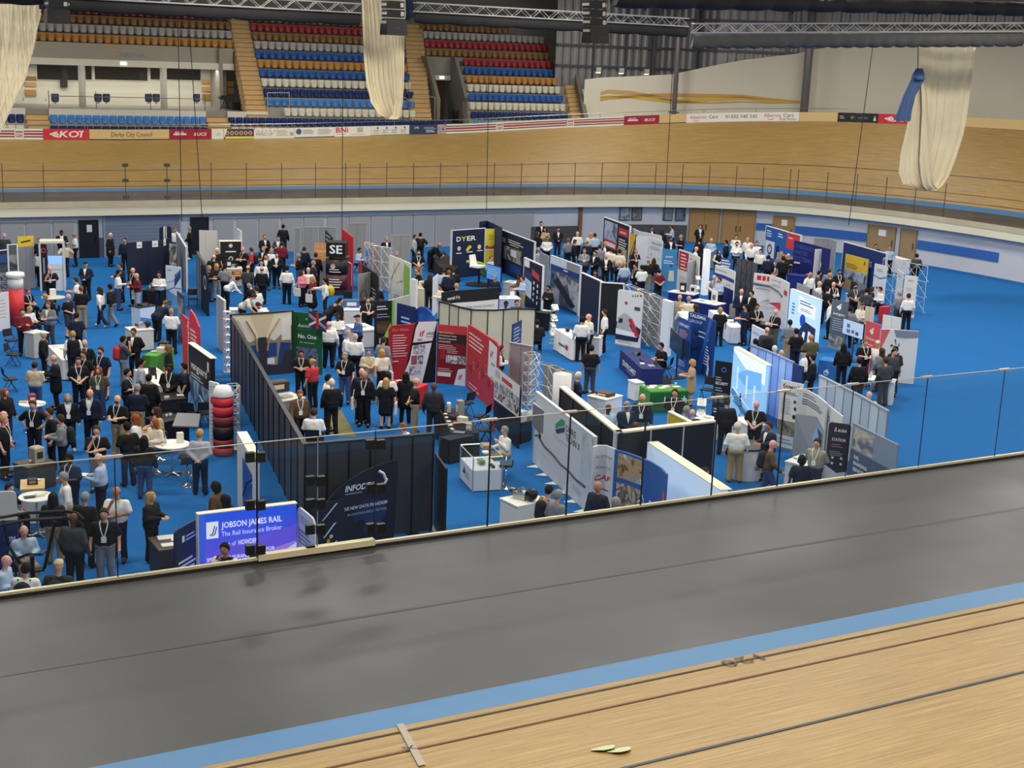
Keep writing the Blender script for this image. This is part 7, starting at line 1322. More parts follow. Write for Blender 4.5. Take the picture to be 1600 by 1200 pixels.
panel('poster_board','yellow and grey poster board with a small red triangle','poster',[(858,382),(1036,428)],1.95,'#8a8d90',[('r',0,.58,1,1,'#e3bd3c'),('l',.08,.74,.6,3,.05,'#8a6a1c'),('p',[(.8,.82),(.92,.82),(.86,.94)],'#c1424a'),('i',0,.3,1,.58,('#7d8894','#b9c0c6','#3f464e'),2),('p',[(.05,.0),(.35,.0),(.35,.28),(.05,.28)],'#c49a5a'),('r',.35,.05,.6,.28,'#3a3c40')],.06)
panel('banner_stand','white roll-up banner with a blue ribbon beside the HS wall','banner',[(1085,458),(1180,480)],2.1,'#d9dcdf',[('w',[(0,.72),(.5,.66),(1,.72)],.04,'#4a7fb8'),('l',.2,.88,.8,2,.04,'#8a94a2'),('c',.35,.42,.07,'#2f4a7a'),('l',.5,.44,.85,2,.03,'#8a94a2')],.04,foot=1)
lattice('silver truss frame over the far right stand',[(1152,415),(1320,445),(1500,482)],2.4,4,3,'#9aa0a6','#e2e2de',False)
panel('banner_stand','narrow white and grey banner inside the silver truss frame','banner',[(1262,502),(1306,538)],2.1,'#c9cfd6',[('l',.2,.9,.8,2,.04,'#6f8ab0'),('i',.05,.1,.95,.6,('#aeb6be','#dfe3e6','#7f8890'),2)],.04,foot=1); panel('banner_stand','white banner with pink print inside the silver truss frame','banner',[(1322,548),(1420,562)],2.1,'#dedbd8',[('t','Elmk',.3,.86,.1,'#8a8f96',True,0,.4),('l',.2,.7,.8,3,.03,'#c9a9a9'),('p',[(.3,.3),(.7,.35),(.5,.5)],'#d9a0a4')],.04,foot=1)
panel('display_board','grey low board beside the navy counter at right','display board',[(476,610),(572,645)],1.5,'#9a9ca0',[],.05); panel('display_board','grey angled board right of the low board','display board',[(598,662),(668,706)],1.6,'#8d8f92',[],.05)
counter('navy counter in front of the ONBOARD wall',[(402,545),(532,560)],.7,1.0,'#16246a','#1b2a74')
panel('display_board','beige upright board among the right visitors','display board',[(1012,792),(1080,806)],1.9,'#cfc6ae',[('r',.48,.0,.52,1,'#b3aa92')],.05); panel('display_board','low white double board at the far right','display board',[(1150,858),(1290,884)],1.1,'#dcd9d0',[('r',.49,.0,.51,1,'#b9b6ac')],.05)
c=W((1165,790),.8); t=thing('red_case','red carrying case on the floor at the far right','case',(c[0],c[1],0),.3); mb=MB(); mb.box(-.28,-.15,.02,.28,.15,.78); obj('body',mb,mat('#c5323a',.5),t); mb=MB(); mb.path([(-.1,0,.78),(-.1,0,.86),(.1,0,.86),(.1,0,.78)],.015,5); obj('handle',mb,mat('#2a2a2c',.4),t)
panel('banner_stand','grey roll-up banner with a white winged emblem at right','banner',[(752,735),(880,762)],2.15,'#5a5c60',[('p',[(.3,.86),(.62,.95),(.55,.88),(.62,.86),(.5,.8)],'#e8e8e6','logo'),('t','Burlingtons',.15,.7,.1,'#e6e6e4',True,0,.7),('l',.15,.62,.85,6,.045,'#a9abae',.015),('i',0,0,1,.28,('#6d6f72','#b3a58a','#3f4145','#8f9194'),4)],.04,foot=1)
screen('large pale screen on a stand with four small pictures at right',(842,888),(998,938),1.7,.62,'#9fb4cc',[('r',.2,.5,.35,.75,'#5f7590'),('r',.45,.2,.58,.42,'#5f7590'),('r',.2,.15,.38,.4,'#6f86a2'),('r',.65,.15,.8,.38,'#4f6580')],True,.45)
panel('banner_stand','red roll-up banner with a white winged emblem at right','banner',[(1018,902),(1126,938)],2.1,'#d8565c',[('p',[(.3,.82),(.62,.92),(.55,.84),(.62,.82),(.5,.76)],'#f6e6e4','logo'),('t','Burlingtons',.12,.66,.09,'#f6e6e4',True,0,.75),('l',.15,.56,.8,6,.05,'#f0c9c9',.02)],.04,foot=1)
panel('popup_wall','white wall with a dark spiral emblem and grey corner at far right','display wall',[(1135,972),(1230,975),(1322,980),(1430,990)],2.1,'#dadbdc',[('p',[(0,1),(.25,1),(.0,.55)],'#d0605f'),('p',[(.35,1),(1,1),(1,.88),(.42,.86)],'#7f8aa0')]+[('p',[(.42+.05*math.cos(a),.62+.09*math.sin(a)),(.42+.13*math.cos(a+.5),.62+.2*math.sin(a+.5)),(.42+.14*math.cos(a+.8),.62+.2*math.sin(a+.8))],'#3a3c44','logo') for a in np.linspace(0,6.28,7)[:-1]]+[('l',.25,.38,.6,1,.03,'#9a9ea4')],.06)
panel('banner_stand','white and blue counter banner in front of the VOS RAIL wall','banner',[(125,935),(228,985)],1.3,'#dfe8f0',[('l',.1,.8,.7,2,.05,'#6f9ac0'),('p',[(0,0),(1,0),(1,.3),(0,.45)],'#a9cbe6')],.06)
t,tb=counter('low desk with small devices in front of the VOS RAIL wall',[(125,925),(262,945)],.8,.9,'#2a2c30','#3a3c42'); box_item('device','grey device on the low desk before the VOS RAIL wall','device',tb,.3,.5,(.25,.15,.12),'#8f9194'); leaflets('papers on the low desk before the VOS RAIL wall',tb,.7,.5,3)
t,tb=counter('light grey desk beside the seated men at right rear',[(860,690),(1010,730)],.8,.75,'#b9bcc0','#dfe0e0'); laptop('laptop on the light grey desk at right rear',tb,.4,.5); leaflets('papers on the light grey desk at right rear',tb,.75,.4,3)
counter('white table among the rear right row under the blue wall stripe',[(1190,400),(1300,430)],.6,.9,'#dfe0df','#ecebe6')
# ------------------------------------------------------------------ middle rear
crop(920,320,6)
panel('display_wall','black framed wall with a red sign and screens at the middle rear','display wall',[(142,118),(385,206)],2.45,'#1a1d28',[('r',.6,.72,.95,.9,'#c1323e'),('t','BEIJER',.66,.78,.1,'#f2e6e6',True,0,.24),('r',.05,.3,.55,.5,'#c1424e'),('i',.05,.5,.55,.95,('#dfe6ee','#2a3a5c','#b9c9dc','#8f9ab0'),2),('r',.15,.34,.5,.44,'#f0e9e9'),('l',.62,.62,.95,4,.06,'#d9d9d4'),('i',.6,.05,.95,.42,('#6a5a44','#c9b48a','#3a352c'),2)],.08,edge='#dcdde0')
panel('banner_stand','yellow and black banner right of the black framed wall','banner',[(388,265),(440,280)],2.2,'#23231f',[('p',[(0,.35),(1,.9),(1,1),(0,1)],'#d9a92c'),('p',[(.1,.2),(.9,.7),(.9,.78),(.1,.3)],'#c9b26a')],.05)
panel('popup_wall','upper white curved wall behind the BOLLHOFF banner','display wall',[(405,216),(470,248),(560,264),(680,290)],2.35,'#c9ccd0',[],.06,rnd=.15)
panel('popup_wall','white curved wall lettered BOLLHOFF','display wall',[(445,292),(560,300),(692,340)],2.3,'#cfd2d6',[('t','BOLLHOFF',.48,.86,.13,'#4a6a9e',True,0,.5),('l',.4,.8,.95,3,.03,'#8a94a2',.012),('c',.48,.6,.05,'#4a5058'),('p',[(.58,.3),(.68,.32),(.68,.55),(.58,.53)],'#5a5f68'),('l',.25,.5,.4,1,.04,'#8a94a2'),('c',.35,.36,.04,'#5a6068'),('c',.85,.55,.04,'#5a6068')],.06,rnd=.15)
panel('banner_stand','light blue roll-up banner right of the BOLLHOFF wall','banner',[(690,412),(832,424)],2.25,'#3f8ac0',[('t','EXPERT',.25,.8,.1,'#dfeaf4',True,0,.5),('l',.15,.72,.85,2,.05,'#cfe0ee'),('c',.65,.62,.09,'#2a5f90'),('p',[(.5,.25),(.9,.25),(.85,.5),(.55,.5)],'#d9cdb5')],.04,foot=1)
panel('display_wall','white panel with a red column of lettering beside a grey board','display wall',[(845,415),(935,445),(1036,492)],2.3,'#dcdbd3',[('r',.03,.55,.42,.97,'#b8242e'),('l',.1,.9,.36,5,.075,'#f0dcdc',.03),('l',.5,.88,.9,3,.06,'#9aa09a'),('c',.55,.6,.07,'#4a8a4a'),('c',.7,.58,.05,'#c1424a'),('l',.1,.4,.9,4,.05,'#b5b8ae',.015)],.06)
panel('display_board','grey board joined to the white and red panel','display board',[(936,540),(1036,500)],2.1,'#a9abae',[],.06)
t,tb=counter('navy blue counter with a rack of samples at the middle rear',[(748,812),(985,842)],.7,.95,'#161f6a','#dfe0e0'); box_item('sample_stand','black and white sample frame on the navy counter','sample',tb,.45,.5,(.3,.12,.45),'#23252c','#e6e6e2'); box_item('sample_stand','white tilted sample frame at the end of the navy counter','sample',tb,.85,.5,(.3,.12,.4),'#d9d9d4','#2a2c32'); leaflets('papers on the navy counter at the middle rear',tb,.2,.4,3)
t,tb=counter('second navy blue counter with a leaning leaflet board at the middle rear',[(948,895),(1190,938)],.8,.95,'#161f6a','#e3e4e4'); box_item('leaflet_board','white leaning leaflet board on the second navy counter','board',tb,.75,.5,(.3,.1,.55),'#e3e0d6','#5a6a80'); leaflets('dark leaflets on the second navy counter',tb,.3,.5,4,'#3a3f48')
rack('silver zigzag brochure rack beside the white lit pillar',(1022,672),10,1.5,3)
c=W((1112,420),2.4); mb=MB(); mb.box(c[0]-.14,c[1]-.14,0,c[0]+.14,c[1]+.14,2.4); tag(obj('light_pillar',mb,mat('#eaf0f4',.4,0,0,3,.25)),'slim white lit pillar at the middle rear','pillar')
panel('banner_stand','white and navy banner lettered INTERSENT','banner',[(1186,560),(1280,588),(1370,628)],2.2,'#dcdee0',[('t','INTERSENT',.06,.88,.09,'#5a6068',False,0,.5),('r',0,.74,1,.82,'#1f3f90'),('r',0,.0,1,.58,'#16246a'),('c',.6,.64,.05,'#c1424a'),('l',.66,.65,.85,1,.04,'#8a8f96')],.05)
panel('banner_stand','small blue panel with white lines above the INTERSENT banner','banner',[(1240,495),(1350,515)],2.3,'#2f5a94',[('l',.06,.95,.9,5,.06,'#d3dcea',.03)],.04)
lattice('dark grey fabric frame with crossed rods right of the INTERSENT banner',[(1352,500),(1440,515),(1530,548)],2.1,3,3,'#55575c','#2a2b2e',True)
t,tb=cloth_table('white-clothed table with laptop in front of the dark fabric frame',[(1125,985),(1330,1150)],.6,'#dfe3ec'); laptop('laptop on the white-clothed table before the dark fabric frame',tb,.7,.6); leaflets('leaflets on the white-clothed table before the dark fabric frame',tb,.35,.5,4); box_item('device','black flat device on the white-clothed table','device',tb,.5,.7,(.3,.2,.08),'#26282c')
chair('blue slatted chair beside the white-clothed table',(1385,1130),150,'#3f5f92')
panel('display_board','grey case panel beside the white-clothed table','display board',[(1322,930),(1390,945)],1.0,'#8f9184',[],.1)
crop(690,320,6)
r,s=panel('display_wall','navy wall lettered DYER with three icons','display wall',[(86,234,692),(395,234,660)],2.35,'#18243f',[('t','D',.14,.77,.26,'#f0f1ee',True,0,.13),('t','Y',.28,.77,.26,'#e6d23c',True,0,.15),('t','ER',.45,.77,.26,'#f0f1ee',True,0,.27),('c',.22,.62,.12,'#c9ccc4'),('p',[(.42,.57),(.5,.66),(.56,.67),(.6,.63),(.48,.55)],'#e6c94a'),('c',.83,.62,.13,'#d9cfa0'),('r',.14,.51,.3,.53,'#d9dbd8'),('r',.45,.52,.63,.54,'#d9dbd8'),('r',.76,.53,.93,.55,'#d9dbd8')],.08,edge='#c9ccd0')
panel('display_wall','yellow panel between the two navy DYER walls','display wall',[(397,228),(530,226)],2.35,'#e8d94a',[('l',.35,.85,.75,3,.05,'#b5a832'),('c',.25,.56,.1,'#3a3a2c'),('c',.75,.56,.1,'#3a3a2c'),('p',[(.1,.56),(.9,.6),(.9,.54),(.1,.5)],'#c1424a'),('r',.1,.48,.9,.52,'#e8e6da')],.08)
panel('display_wall','oblique navy wall lettered DYER with equipment pictures','display wall',[(532,226),(870,352)],2.35,'#18243f',[('t','DYER',.05,.74,.26,'#f0f1ee',True,0,.18),('l',.3,.84,.75,2,.05,'#d9dbd8',.02),('l',.35,.74,.68,1,.05,'#e6d23c',.02),('i',.18,.36,.68,.68,('#6a6a5a','#3a3f44','#a9a08a','#5a6058'),2),('r',.38,.48,.54,.64,'#e3e4e2'),('r',.38,.1,.68,.3,'#1f3f80'),('w',[(.82,.6),(.86,.5),(.82,.4),(.86,.3)],.03,'#d9c96a')],.08,edge='#c9ccd0')
panel('display_wall','small navy end wall behind the oblique DYER wall','display wall',[(362,160),(430,150),(560,215)],2.6,'#1d2c54',[],.06)
panel('display_wall','white poster wall with blue text block and white circles','display wall',[(776,500),(950,578)],2.3,'#151a2a',[('p',[(0,.28),(.45,.2),(.45,.6),(0,.68)],'#cfe0f2'),('p',[(0,.62),(.45,.56),(.45,.75),(0,.8)],'#1f3566'),('p',[(.45,.72),(.85,.66),(.85,.78),(.45,.86)],'#c1424a'),('r',.03,.84,.3,.99,'#e8ecf0'),('l',.05,.54,.4,5,.05,'#8fb0d8',.02)]+[('c',.58+.2*(k%2),.58-.12*(k//2)-.03*(k%2),.09,'#e6e8ea') for k in range(8)],.06,edge='#e3e4e4')
panel('display_wall','grey pleated board behind the poster wall with circles','display board',[(920,440),(1000,480)],2.2,'#8d9095',[],.06)
panel('display_wall','large grey wall with blue band and pictures of door hardware','display wall',[(1026,478),(1180,535),(1302,580)],2.35,'#8f9296',[('r',0,.84,.55,1,'#cfe0ee'),('r',0,.72,1,.84,'#1f3f80'),('l',.45,.8,.65,1,.05,'#dfe6f2'),('i',.0,.05,1,.72,('#8a8d92','#b9bcc0','#3a4250','#6d7178'),1.6),('p',[(.1,.5),(.3,.6),(.9,.15),(.75,.08)],'#26282e'),('p',[(.05,.5),(.15,.55),(.15,.68),(.05,.64)],'#26456e'),('r',.3,0,.95,.05,'#1f3f80')],.06,edge='#d3d4d6')
panel('display_wall','plain dark navy wall with white top edge right of the hardware wall','display wall',[(1312,640),(1492,722)],2.3,'#1b2338',[],.08,edge='#e3e4e4')
crop(920,320,6)
panel('display_wall','black panel joining the plain navy wall near the train banner','display wall',[(112,732),(330,745)],2.3,'#17181c',[],.08,edge='#e3e4e4')
crop(690,320,6)
panel('popup_wall','black curved fascia lettered coral FR above white lettering','display wall',[(8,822),(120,806),(330,792),(545,772)],2.25,'#17171a',[('r',.12,.5,.98,.77,'#d9d9d4'),('t','coral',.1,.84,.14,'#f0f0ec',True,0,.14),('t','FR',.26,.84,.14,'#d9d9d4',False,0,.07),('t','NEED FOR THE',.16,.64,.12,'#3a3a3c',False,0,.36),('t','ENVIRONMENT',.54,.64,.12,'#9a9a98',False,0,.38)],.06)
shell('partition_wall','curved cream curtain wall with black posts behind the red stand','wall',[(-20,905),(60,925),(165,958),(300,985),(500,988),(690,972),(880,978)],2.2,7,'#d3cdb5','#26241f',.03,.04,'#cbc4aa','#1d1c1a')
# seat and green bench sculpture
c=W((350,700),.3); t=thing('bench_sculpture','yellow green curved slide-like bench on a black disc','bench',(c[0],c[1],0),.6); A=np.linspace(0,1,9); mb=MB(); vs=[]
for q in A: x=-.9+1.9*q; z=1.25-1.0*q+.25*math.sin(q*3.1); vs+=[(x,-.3,z),(x,.3,z),(x,.3,z+.14),(x,-.3,z+.14)]
mb.add(vs,[f for i in range(8) for f in ((4*i,4*i+4,4*i+5,4*i+1),(4*i+2,4*i+6,4*i+7,4*i+3),(4*i,4*i+3,4*i+7,4*i+4),(4*i+1,4*i+5,4*i+6,4*i+2))]+[(0,1,2,3),(35,34,33,32)]); obj('slide',mb,mat('#a9c83f',.5,0,.25,6.),t,True); mb=MB(); mb.lathe([(.7,0),(.7,.06),(.06,.1),(.06,.9)],(0,0,0),20); obj('base',mb,mat('#1b1c1f',.4),t)
c=W((338,575),1.25); t=thing('shell_chair','white shell chair mounted high on the green bench','chair',(c[0],c[1],1.2),.5); mb=MB(); mb.box(-.32,-.3,0,.32,.3,.1); obj('seat',mb,mat('#efeee8',.4),t); mb=MB(); mb.add([(-.28,.24,.1),(.28,.24,.1),(.24,.34,.6),(-.24,.34,.6),(-.28,.3,.1),(.28,.3,.1),(.24,.4,.6),(-.24,.4,.6)],[(0,1,2,3),(7,6,5,4),(2,6,7,3),(0,3,7,4),(1,5,6,2)]); obj('backrest',mb,mat('#efeee8',.4),t)
screen('blue flat screen on the counter in front of the DYER wall',(425,556),(556,592),1.75,.7,'#4a7ab8',[('l',.1,.75,.9,3,.16,'#a9c9ea',.07)],True,.5)
t,tb=counter('white and black counter with brochures in front of the DYER stand',[(580,722),(690,735)],.7,1.0,'#cfcfc8','#e9e4d4'); leaflets('leaflets on the counter in front of the DYER stand',tb,.4,.5,4)
t,tb=counter('pale blue lit counter below the DYER stand',[(540,880),(738,880)],.8,1.0,'#a9bcd6','#e3e8ee'); leaflets('white leaflets on the pale blue counter',tb,.3,.5,4); box_item('card_holder','white card holder on the pale blue counter','holder',tb,.7,.5,(.2,.1,.25),'#e8eaec')
rack('silver zigzag brochure rack before the hardware wall',(1060,945),20,1.5,3)
t,tb=counter('black table with stacked papers beside the cream curtain wall',[(885,1005),(1000,1020)],.8,.8,'#141518','#1d1e22'); leaflets('stacked white papers on the black table by the curtain wall',tb,.4,.5,5); leaflets('second paper stack on the black table by the curtain wall',tb,.75,.6,4)
# ------------------------------------------------------------------ left rear
crop(460,320,6)
for i,(a,b,H,lb) in enumerate((((0,222),(55,224),2.1,'narrow grey board leaning at the rear wall, leftmost'),((80,215),(225,214),2.1,'grey board against the rear wall, second from left'),((230,212),(390,218),2.1,'grey board against the rear wall, third from left'),((500,178),(670,176),2.15,'tallest grey double board behind the red sail sign'),((912,292),(1085,290),1.9,'grey double board left of the DYER stand'))): panel('display_board',lb,'display board',[a,b],H,'#8f8f8d',[('r',.49,0,.51,1,'#6f6f6d')],.06,edge='#9f9f9d')
panel('sign_board','orange sign board lettered TOILET','sign',[(186,356),(326,364)],2.2,'#d99a5f',[('t','NEED THE',.12,.9,.07,'#f2e0c4',False,0,.5),('t','TOILET',.12,.78,.13,'#f6ead2',True,0,.72),('l',.12,.72,.8,1,.03,'#e8c99a'),('r',0,0,1,.6,'#8d8d8b')],.05)
c=W((400,345),2.6); t=thing('kiosk_tower','black and brown kiosk tower topped by a cube lettered SE','kiosk',(c[0],c[1],0),-YAW)
mb=MB(); mb.lathe([(.62,0),(.62,.25)],(0,0,0),20); obj('base',mb,mat('#2a2420',.5),t); mb=MB(); mb.lathe([(.55,.25),(.55,1.0)],(0,0,0),20); obj('lower_band',mb,mat('#4a1c1c',.5),t,True); mb=MB(); mb.lathe([(.56,1.02),(.56,1.75)],(0,0,0),20); obj('upper_band',mb,mat('#1b1716',.5),t,True); mb=MB(); mb.lathe([(.5,1.77),(.55,1.9)],(.1,.1,0),20); obj('collar',mb,mat('#6a4a34',.5),t,True); mb=MB(); mb.box(-.48,-.48,1.9,.48,.48,2.6); obj('cube_sign',mb,mat('#141618',.4),t)
def on_t(t,items,z0,H,wd,y,rad=None):
    sf=Surf([(-wd/2,y),(wd/2,y)],z0,H) if rad is None else Surf([(rad*math.cos(a),rad*math.sin(a)) for a in np.linspace(-2.7,-.44,9)],z0,H)
    art(sf,t,items)
on_t(t,[('t','SE',.18,.25,.42,'#eef2f2',True,0,.66)],1.9,.7,.96,-.485); on_t(t,[('c',.4,.6,.13,'#c9a9a0'),('l',.25,.35,.75,2,.18,'#d9d0c8',.07)],1.05,.65,0,0,.57); on_t(t,[('l',.22,.75,.8,4,.2,'#e0d6cc',.08)],.3,.65,0,0,.56)
panel('sail_banner','red sail shaped sign with white outline behind the kiosk tower','banner',[(442,250),(545,302)],2.75,'#c5242e',[('w',[(.02,.5),(.98,.5),(.98,.1)],.03,'#e8d0d0')],.06,outline=[(.1,0),(1,0),(1,1),(.0,1.05),(0,.55)])
panel('sail_banner','small black and white sign left of the SE cube','sign',[(288,256),(355,300)],2.5,'#23262a',[('l',.1,.95,.9,4,.08,'#b9bcc0',.03)],.05,outline=[(0,.6),(1,.6),(1,.98),(0,1.05)])
lattice('white arched folding frame with grey fabric at the middle rear',[(655,352),(740,382),(830,396),(908,404)],2.3,4,3,'#9c9da0','#e6e6e2')
panel('display_wall','white patterned banner with a green edge at the middle rear','display wall',[(888,470),(1026,525),(1086,552)],2.3,'#dcdad0',[('p',[(.7,.05),(1,.0),(1,.9),(.7,.95)],'#8fbc55'),('w',[(.05,.2),(.3,.9),(.6,.3),(.68,.8)],.015,'#b9b6a8'),('w',[(.05,.8),(.4,.5),(.68,.6)],.015,'#c9a99a'),('w',[(.1,.5),(.5,.95),(.6,.6)],.015,'#b9b6a8'),('p',[(.2,.1),(.65,.05),(.65,.2),(.2,.28)],'#efede6'),('l',.25,.22,.6,3,.05,'#8a8a80',.02)],.06)
panel('display_board','pale grey low board below the patterned banner','display board',[(888,898),(1088,842)],2.0,'#b3b3ae',[],.06)
panel('display_wall','black oblique panel with red tip behind the kiosk tower','display wall',[(602,535),(780,655)],2.0,'#1a1a1c',[('p',[(0,.5),(.2,.45),(.2,1),(0,1)],'#b8242e'),('c',.45,.72,.12,'#e0d0d0'),('l',.7,.6,.95,6,.08,'#a9a9a6',.03)],.06,rnd=.15)
panel('display_board','grey double board in front of the black oblique panel','display board',[(606,652),(725,630)],1.9,'#929391',[('r',.48,0,.52,1,'#747573')],.06)
panel('banner_stand','black infographic banner with a green edge','banner',[(756,908),(938,896)],2.15,'#17181c',[('r',.88,0,1,1,'#6fae3c'),('l',.1,.9,.7,2,.05,'#c9ccd0',.02),('l',.1,.75,.8,2,.05,'#9aa0a8',.015),('i',.1,.38,.8,.62,('#2a2420','#6a4a34','#1a1a1c'),2),('p',[(.45,.3),(.82,.3),(.82,.58)],'#8fce4a'),('r',.25,.2,.3,.3,'#e3e4e4'),('r',.4,.12,.45,.22,'#e3e4e4')],.04,foot=1)
panel('banner_stand','navy banner with light blue text beside the infographic banner','banner',[(962,920),(1130,962)],2.1,'#1a2f5c',[('l',.25,.75,.85,2,.08,'#a9c4e6',.035),('l',.2,.5,.8,5,.05,'#4a6a9e',.015)],.05,foot=1)
panel('arched_banner','blue rounded banner with green and white logo above the red stand','banner',[(1112,945),(1315,1000)],2.1,'#1f4f9c',[('i',0,.3,1,.9,('#163a7a','#2f6ac0','#0f2a5c'),2),('t','nampi',.4,.68,.14,'#dfeadf',True,0,.45),('p',[(.0,.3),(.4,.45),(.3,.6),(.0,.55)],'#c9d0d8')],.05,outline=[(0,0),(1,0),(1,.8),(.85,.95),(.6,1.03),(.35,1.02),(0,.9)])
t,tb=counter('white glass-topped counter with displays at the middle of the hall',[(452,985),(640,985)],.9,.95,'#dcdcd6','#e6e8e8'); screen('small dark monitor on the white counter, left',(470,820),(540,815),1.5,.35,'#20242c',[],False,.1); box_item('display_case','blue glass display case on the white counter','case',tb,.5,.7,(.7,.3,.35),'#3f5f92','#cfd8e0'); leaflets('open magazines on the white counter at mid hall',tb,.3,.3,3)
t,tb=counter('white leaflet table covered with pictures at mid hall',[(470,1120),(600,1180)],.9,.75,'#d9d9d4','#e8e8e4'); leaflets('picture leaflets on the white leaflet table',tb,.5,.5,5,'#c9ced6',(.35,.25))
t,tb=counter('dark table with headphones and devices at mid hall',[(630,905),(845,895)],.4,.8,'#26282c','#33363c'); box_item('device','flat grey device on the dark table at mid hall','device',tb,.4,.5,(.4,.25,.1),'#8a8d92'); c=W((650,850),1.1); t=thing('headphones','black headphone hoop standing on the dark table','headphones',(c[0],c[1],.8),-YAW); mb=MB(); mb.path([(.14*math.cos(a),0,.3+.24*math.sin(a)) for a in np.linspace(-1,4.2,14)],.02,5); obj('band',mb,mat('#23252a',.4),t); mb=MB(); mb.box(-.08,-.08,0,.08,.08,.08); obj('base',mb,mat('#23252a',.4),t)
t,tb=cloth_table('black-clothed table with white trays left of the DYER stand',[(1250,435),(1370,590)],1.0,'#131416',.75); leaflets('white trays on the black-clothed table near the DYER stand',tb,.3,.6,3); cup('white cup on the black-clothed table near the DYER stand',tb,.5,.4,'#efefec')
chair('black swivel chair at mid hall left of the infographic banner',(680,1110),180); chair('black chair of the seated man in light blue',(590,560),270)
t,tb=counter('white counter with bags right of the patterned banner',[(1215,790),(1310,770)],.8,1.0,'#d9d2bd','#e6dfca'); box_item('paper_bag','white and red paper bag on the white counter','bag',tb,.4,.5,(.25,.15,.3),'#e3d6cc','#c1424a'); panel('banner_stand','slim white leaning banner beside the white counter with bags','banner',[(1305,690),(1350,648)],1.8,'#e3e5e8',[],.04)
panel('display_board','tall white board end left of the two people in black','display board',[(1092,690),(1140,706)],2.0,'#e6e2d4',[],.1)
c=W((335,860),.75); t=thing('yellow_bag','yellow backpack lying on the table at mid hall','bag',(c[0],c[1],.75)); mb=MB(); mb.ball((0,0,.25),.22,.16,.28,12,8); obj('body',mb,mat('#d8b52c',.7),t,True); mb=MB(); mb.path([(-.1,-.15,.4),(-.12,-.22,.25),(-.1,-.15,.1)],.02,5); obj('strap',mb,mat('#8a7a2a',.7),t)
crop(230,320,6)
DR='#1a2036'
for i,(a,b,lb) in enumerate((((-188,355),(-5,345),'left'),((-2,345),(100,338),'middle'),((100,338),(190,335),'right'))): pass
r,s=panel('drape_wall','navy pipe and drape wall with small white number signs','display wall',[(-188,356),(-100,350),(20,340),(150,334),(222,310)],2.2,DR,[('r',.17,.86,.27,1.0,'#e6e6e4','sign'),('t','r2n',.185,.9,.1,'#3a4250',True,0,.07),('r',.46,.86,.56,1.0,'#e6e6e4','sign'),('t','r2n',.475,.9,.1,'#3a4250',True,0,.07),('r',.66,.87,.76,1.02,'#e6e6e4','sign'),('t','r2n',.675,.91,.1,'#3a4250',True,0,.07)],.06)
panel('drape_wall','second navy drape wall with white signs at its corner','display wall',[(122,215),(170,200),(222,205)],2.3,DR,[('r',.4,.62,.75,1.0,'#e6e6e4','sign')],.06,rnd=.15)
panel('display_wall','picture wall of metal parts beside the navy drape','display wall',[(205,362),(275,372)],2.1,'#6a6a68',[('i',0,.3,1,1,('#8f8d88','#d9d6cc','#3a3a3c','#b5b2a8'),4)],.05)
panel('display_wall','long grey oblique board left of the blue aisle','display board',[(272,258),(362,402)],2.2,'#8f9194',[],.06,edge='#c9cacb')
panel('banner_stand','white and blue roll-up banner with wave beside the navy drape','banner',[(180,560,965),(320,590,985)],2.1,'#d8e6f2',[('p',[(.55,.5),(1,.75),(1,.95),(.6,.8)],'#1f4a8c'),('p',[(0,.0),(1,.0),(1,.25),(0,.45)],'#6fa6d8'),('w',[(0,.6),(.5,.66),(.9,.9)],.02,'#8fb8e0'),('w',[(0,.4),(.5,.5),(1,.5)],.02,'#4a86c4'),('o',.25,.12,.1,.06,'#1f4a8c'),('l',.1,.9,.5,1,.03,'#8a94a2')],.04,foot=1)
panel('banner_stand','dark oblique banner right of the white and blue roll-up','banner',[(278,805),(340,850)],2.0,'#3f444a',[('i',.05,.1,.95,.9,('#23272c','#6d747c','#b3b8be'),2)],.05)
shell('partition_wall','grey partition edge running along the blue aisle','wall',[(465,440),(500,500),(545,560)],2.2,3,'#77797c','#55575a',.05,.05)
panel('arched_banner','black banner with a large white ring beside the blue aisle','banner',[(500,545),(566,600)],2.15,'#16181d',[('o',.6,.66,.32,.24,'#e0e2e2'),('r',.2,.0,.9,.5,'#1f2126')],.05,outline=[(0,0),(1,0),(1,.85),(.75,.98),(.4,1.02),(0,.95)])
panel('display_board','pale grey oblique board near the dark stand','display board',[(655,855),(720,905)],2.1,'#9c9ea0',[],.06,edge='#c9cacb')
panel('display_wall','white tall board beside the black kiosk sign at the rear','display board',[(486,238),(655,245)],2.4,'#cfcdc6',[('r',.35,0,.36,1,'#a9a7a0')],.06)
t,tb=counter('black kiosk with three white emblems under a cream top','',0,0,'') if False else (None,None)
panel('kiosk_sign','black panel with three round white emblems at the rear','sign',[(684,346),(880,344)],2.1,'#17191e',[('c',.5,.9,.1,'#c9cccd'),('r',.25,.74,.75,.77,'#d9dbdb'),('o',.5,.58,.12,.07,'#c9cccd'),('r',.22,.42,.78,.45,'#d9dbdb'),('c',.5,.28,.1,'#c9cccd')],.25,thick_top=(.5,'#e9e2cc'))
panel('display_board','white panel end with a lamp above the black emblem sign','display board',[(838,220),(880,250)],2.6,'#dcdcd8',[('c',.2,.82,.09,'#f6f4ea')],.05)
t,tb=cafe('round tan table covered with brown samples at the left rear group',(830,650),.55,.85,'#b58a52'); box_item('sample_drum','brown wooden cable drum sample on the tan table','sample',tb,.5,.4,(.4,.3,.18),'#8a5f34','#c9a06a')
t,tb=counter('white table with metal parts and yellow card at the left rear group',[(750,600),(890,600)],.8,.9,'#c9c6bc','#dcd9cf'); motor('grey metal part on the white table of the left rear group',tb,.5,.5,.5); leaflets('yellow card on the white table of the left rear group',tb,.85,.4,1,'#e6c94a'); box_item('display_case','black display box on the white table of the left rear group','case',tb,.15,.6,(.3,.2,.4),'#23252a','#d9d9d4')
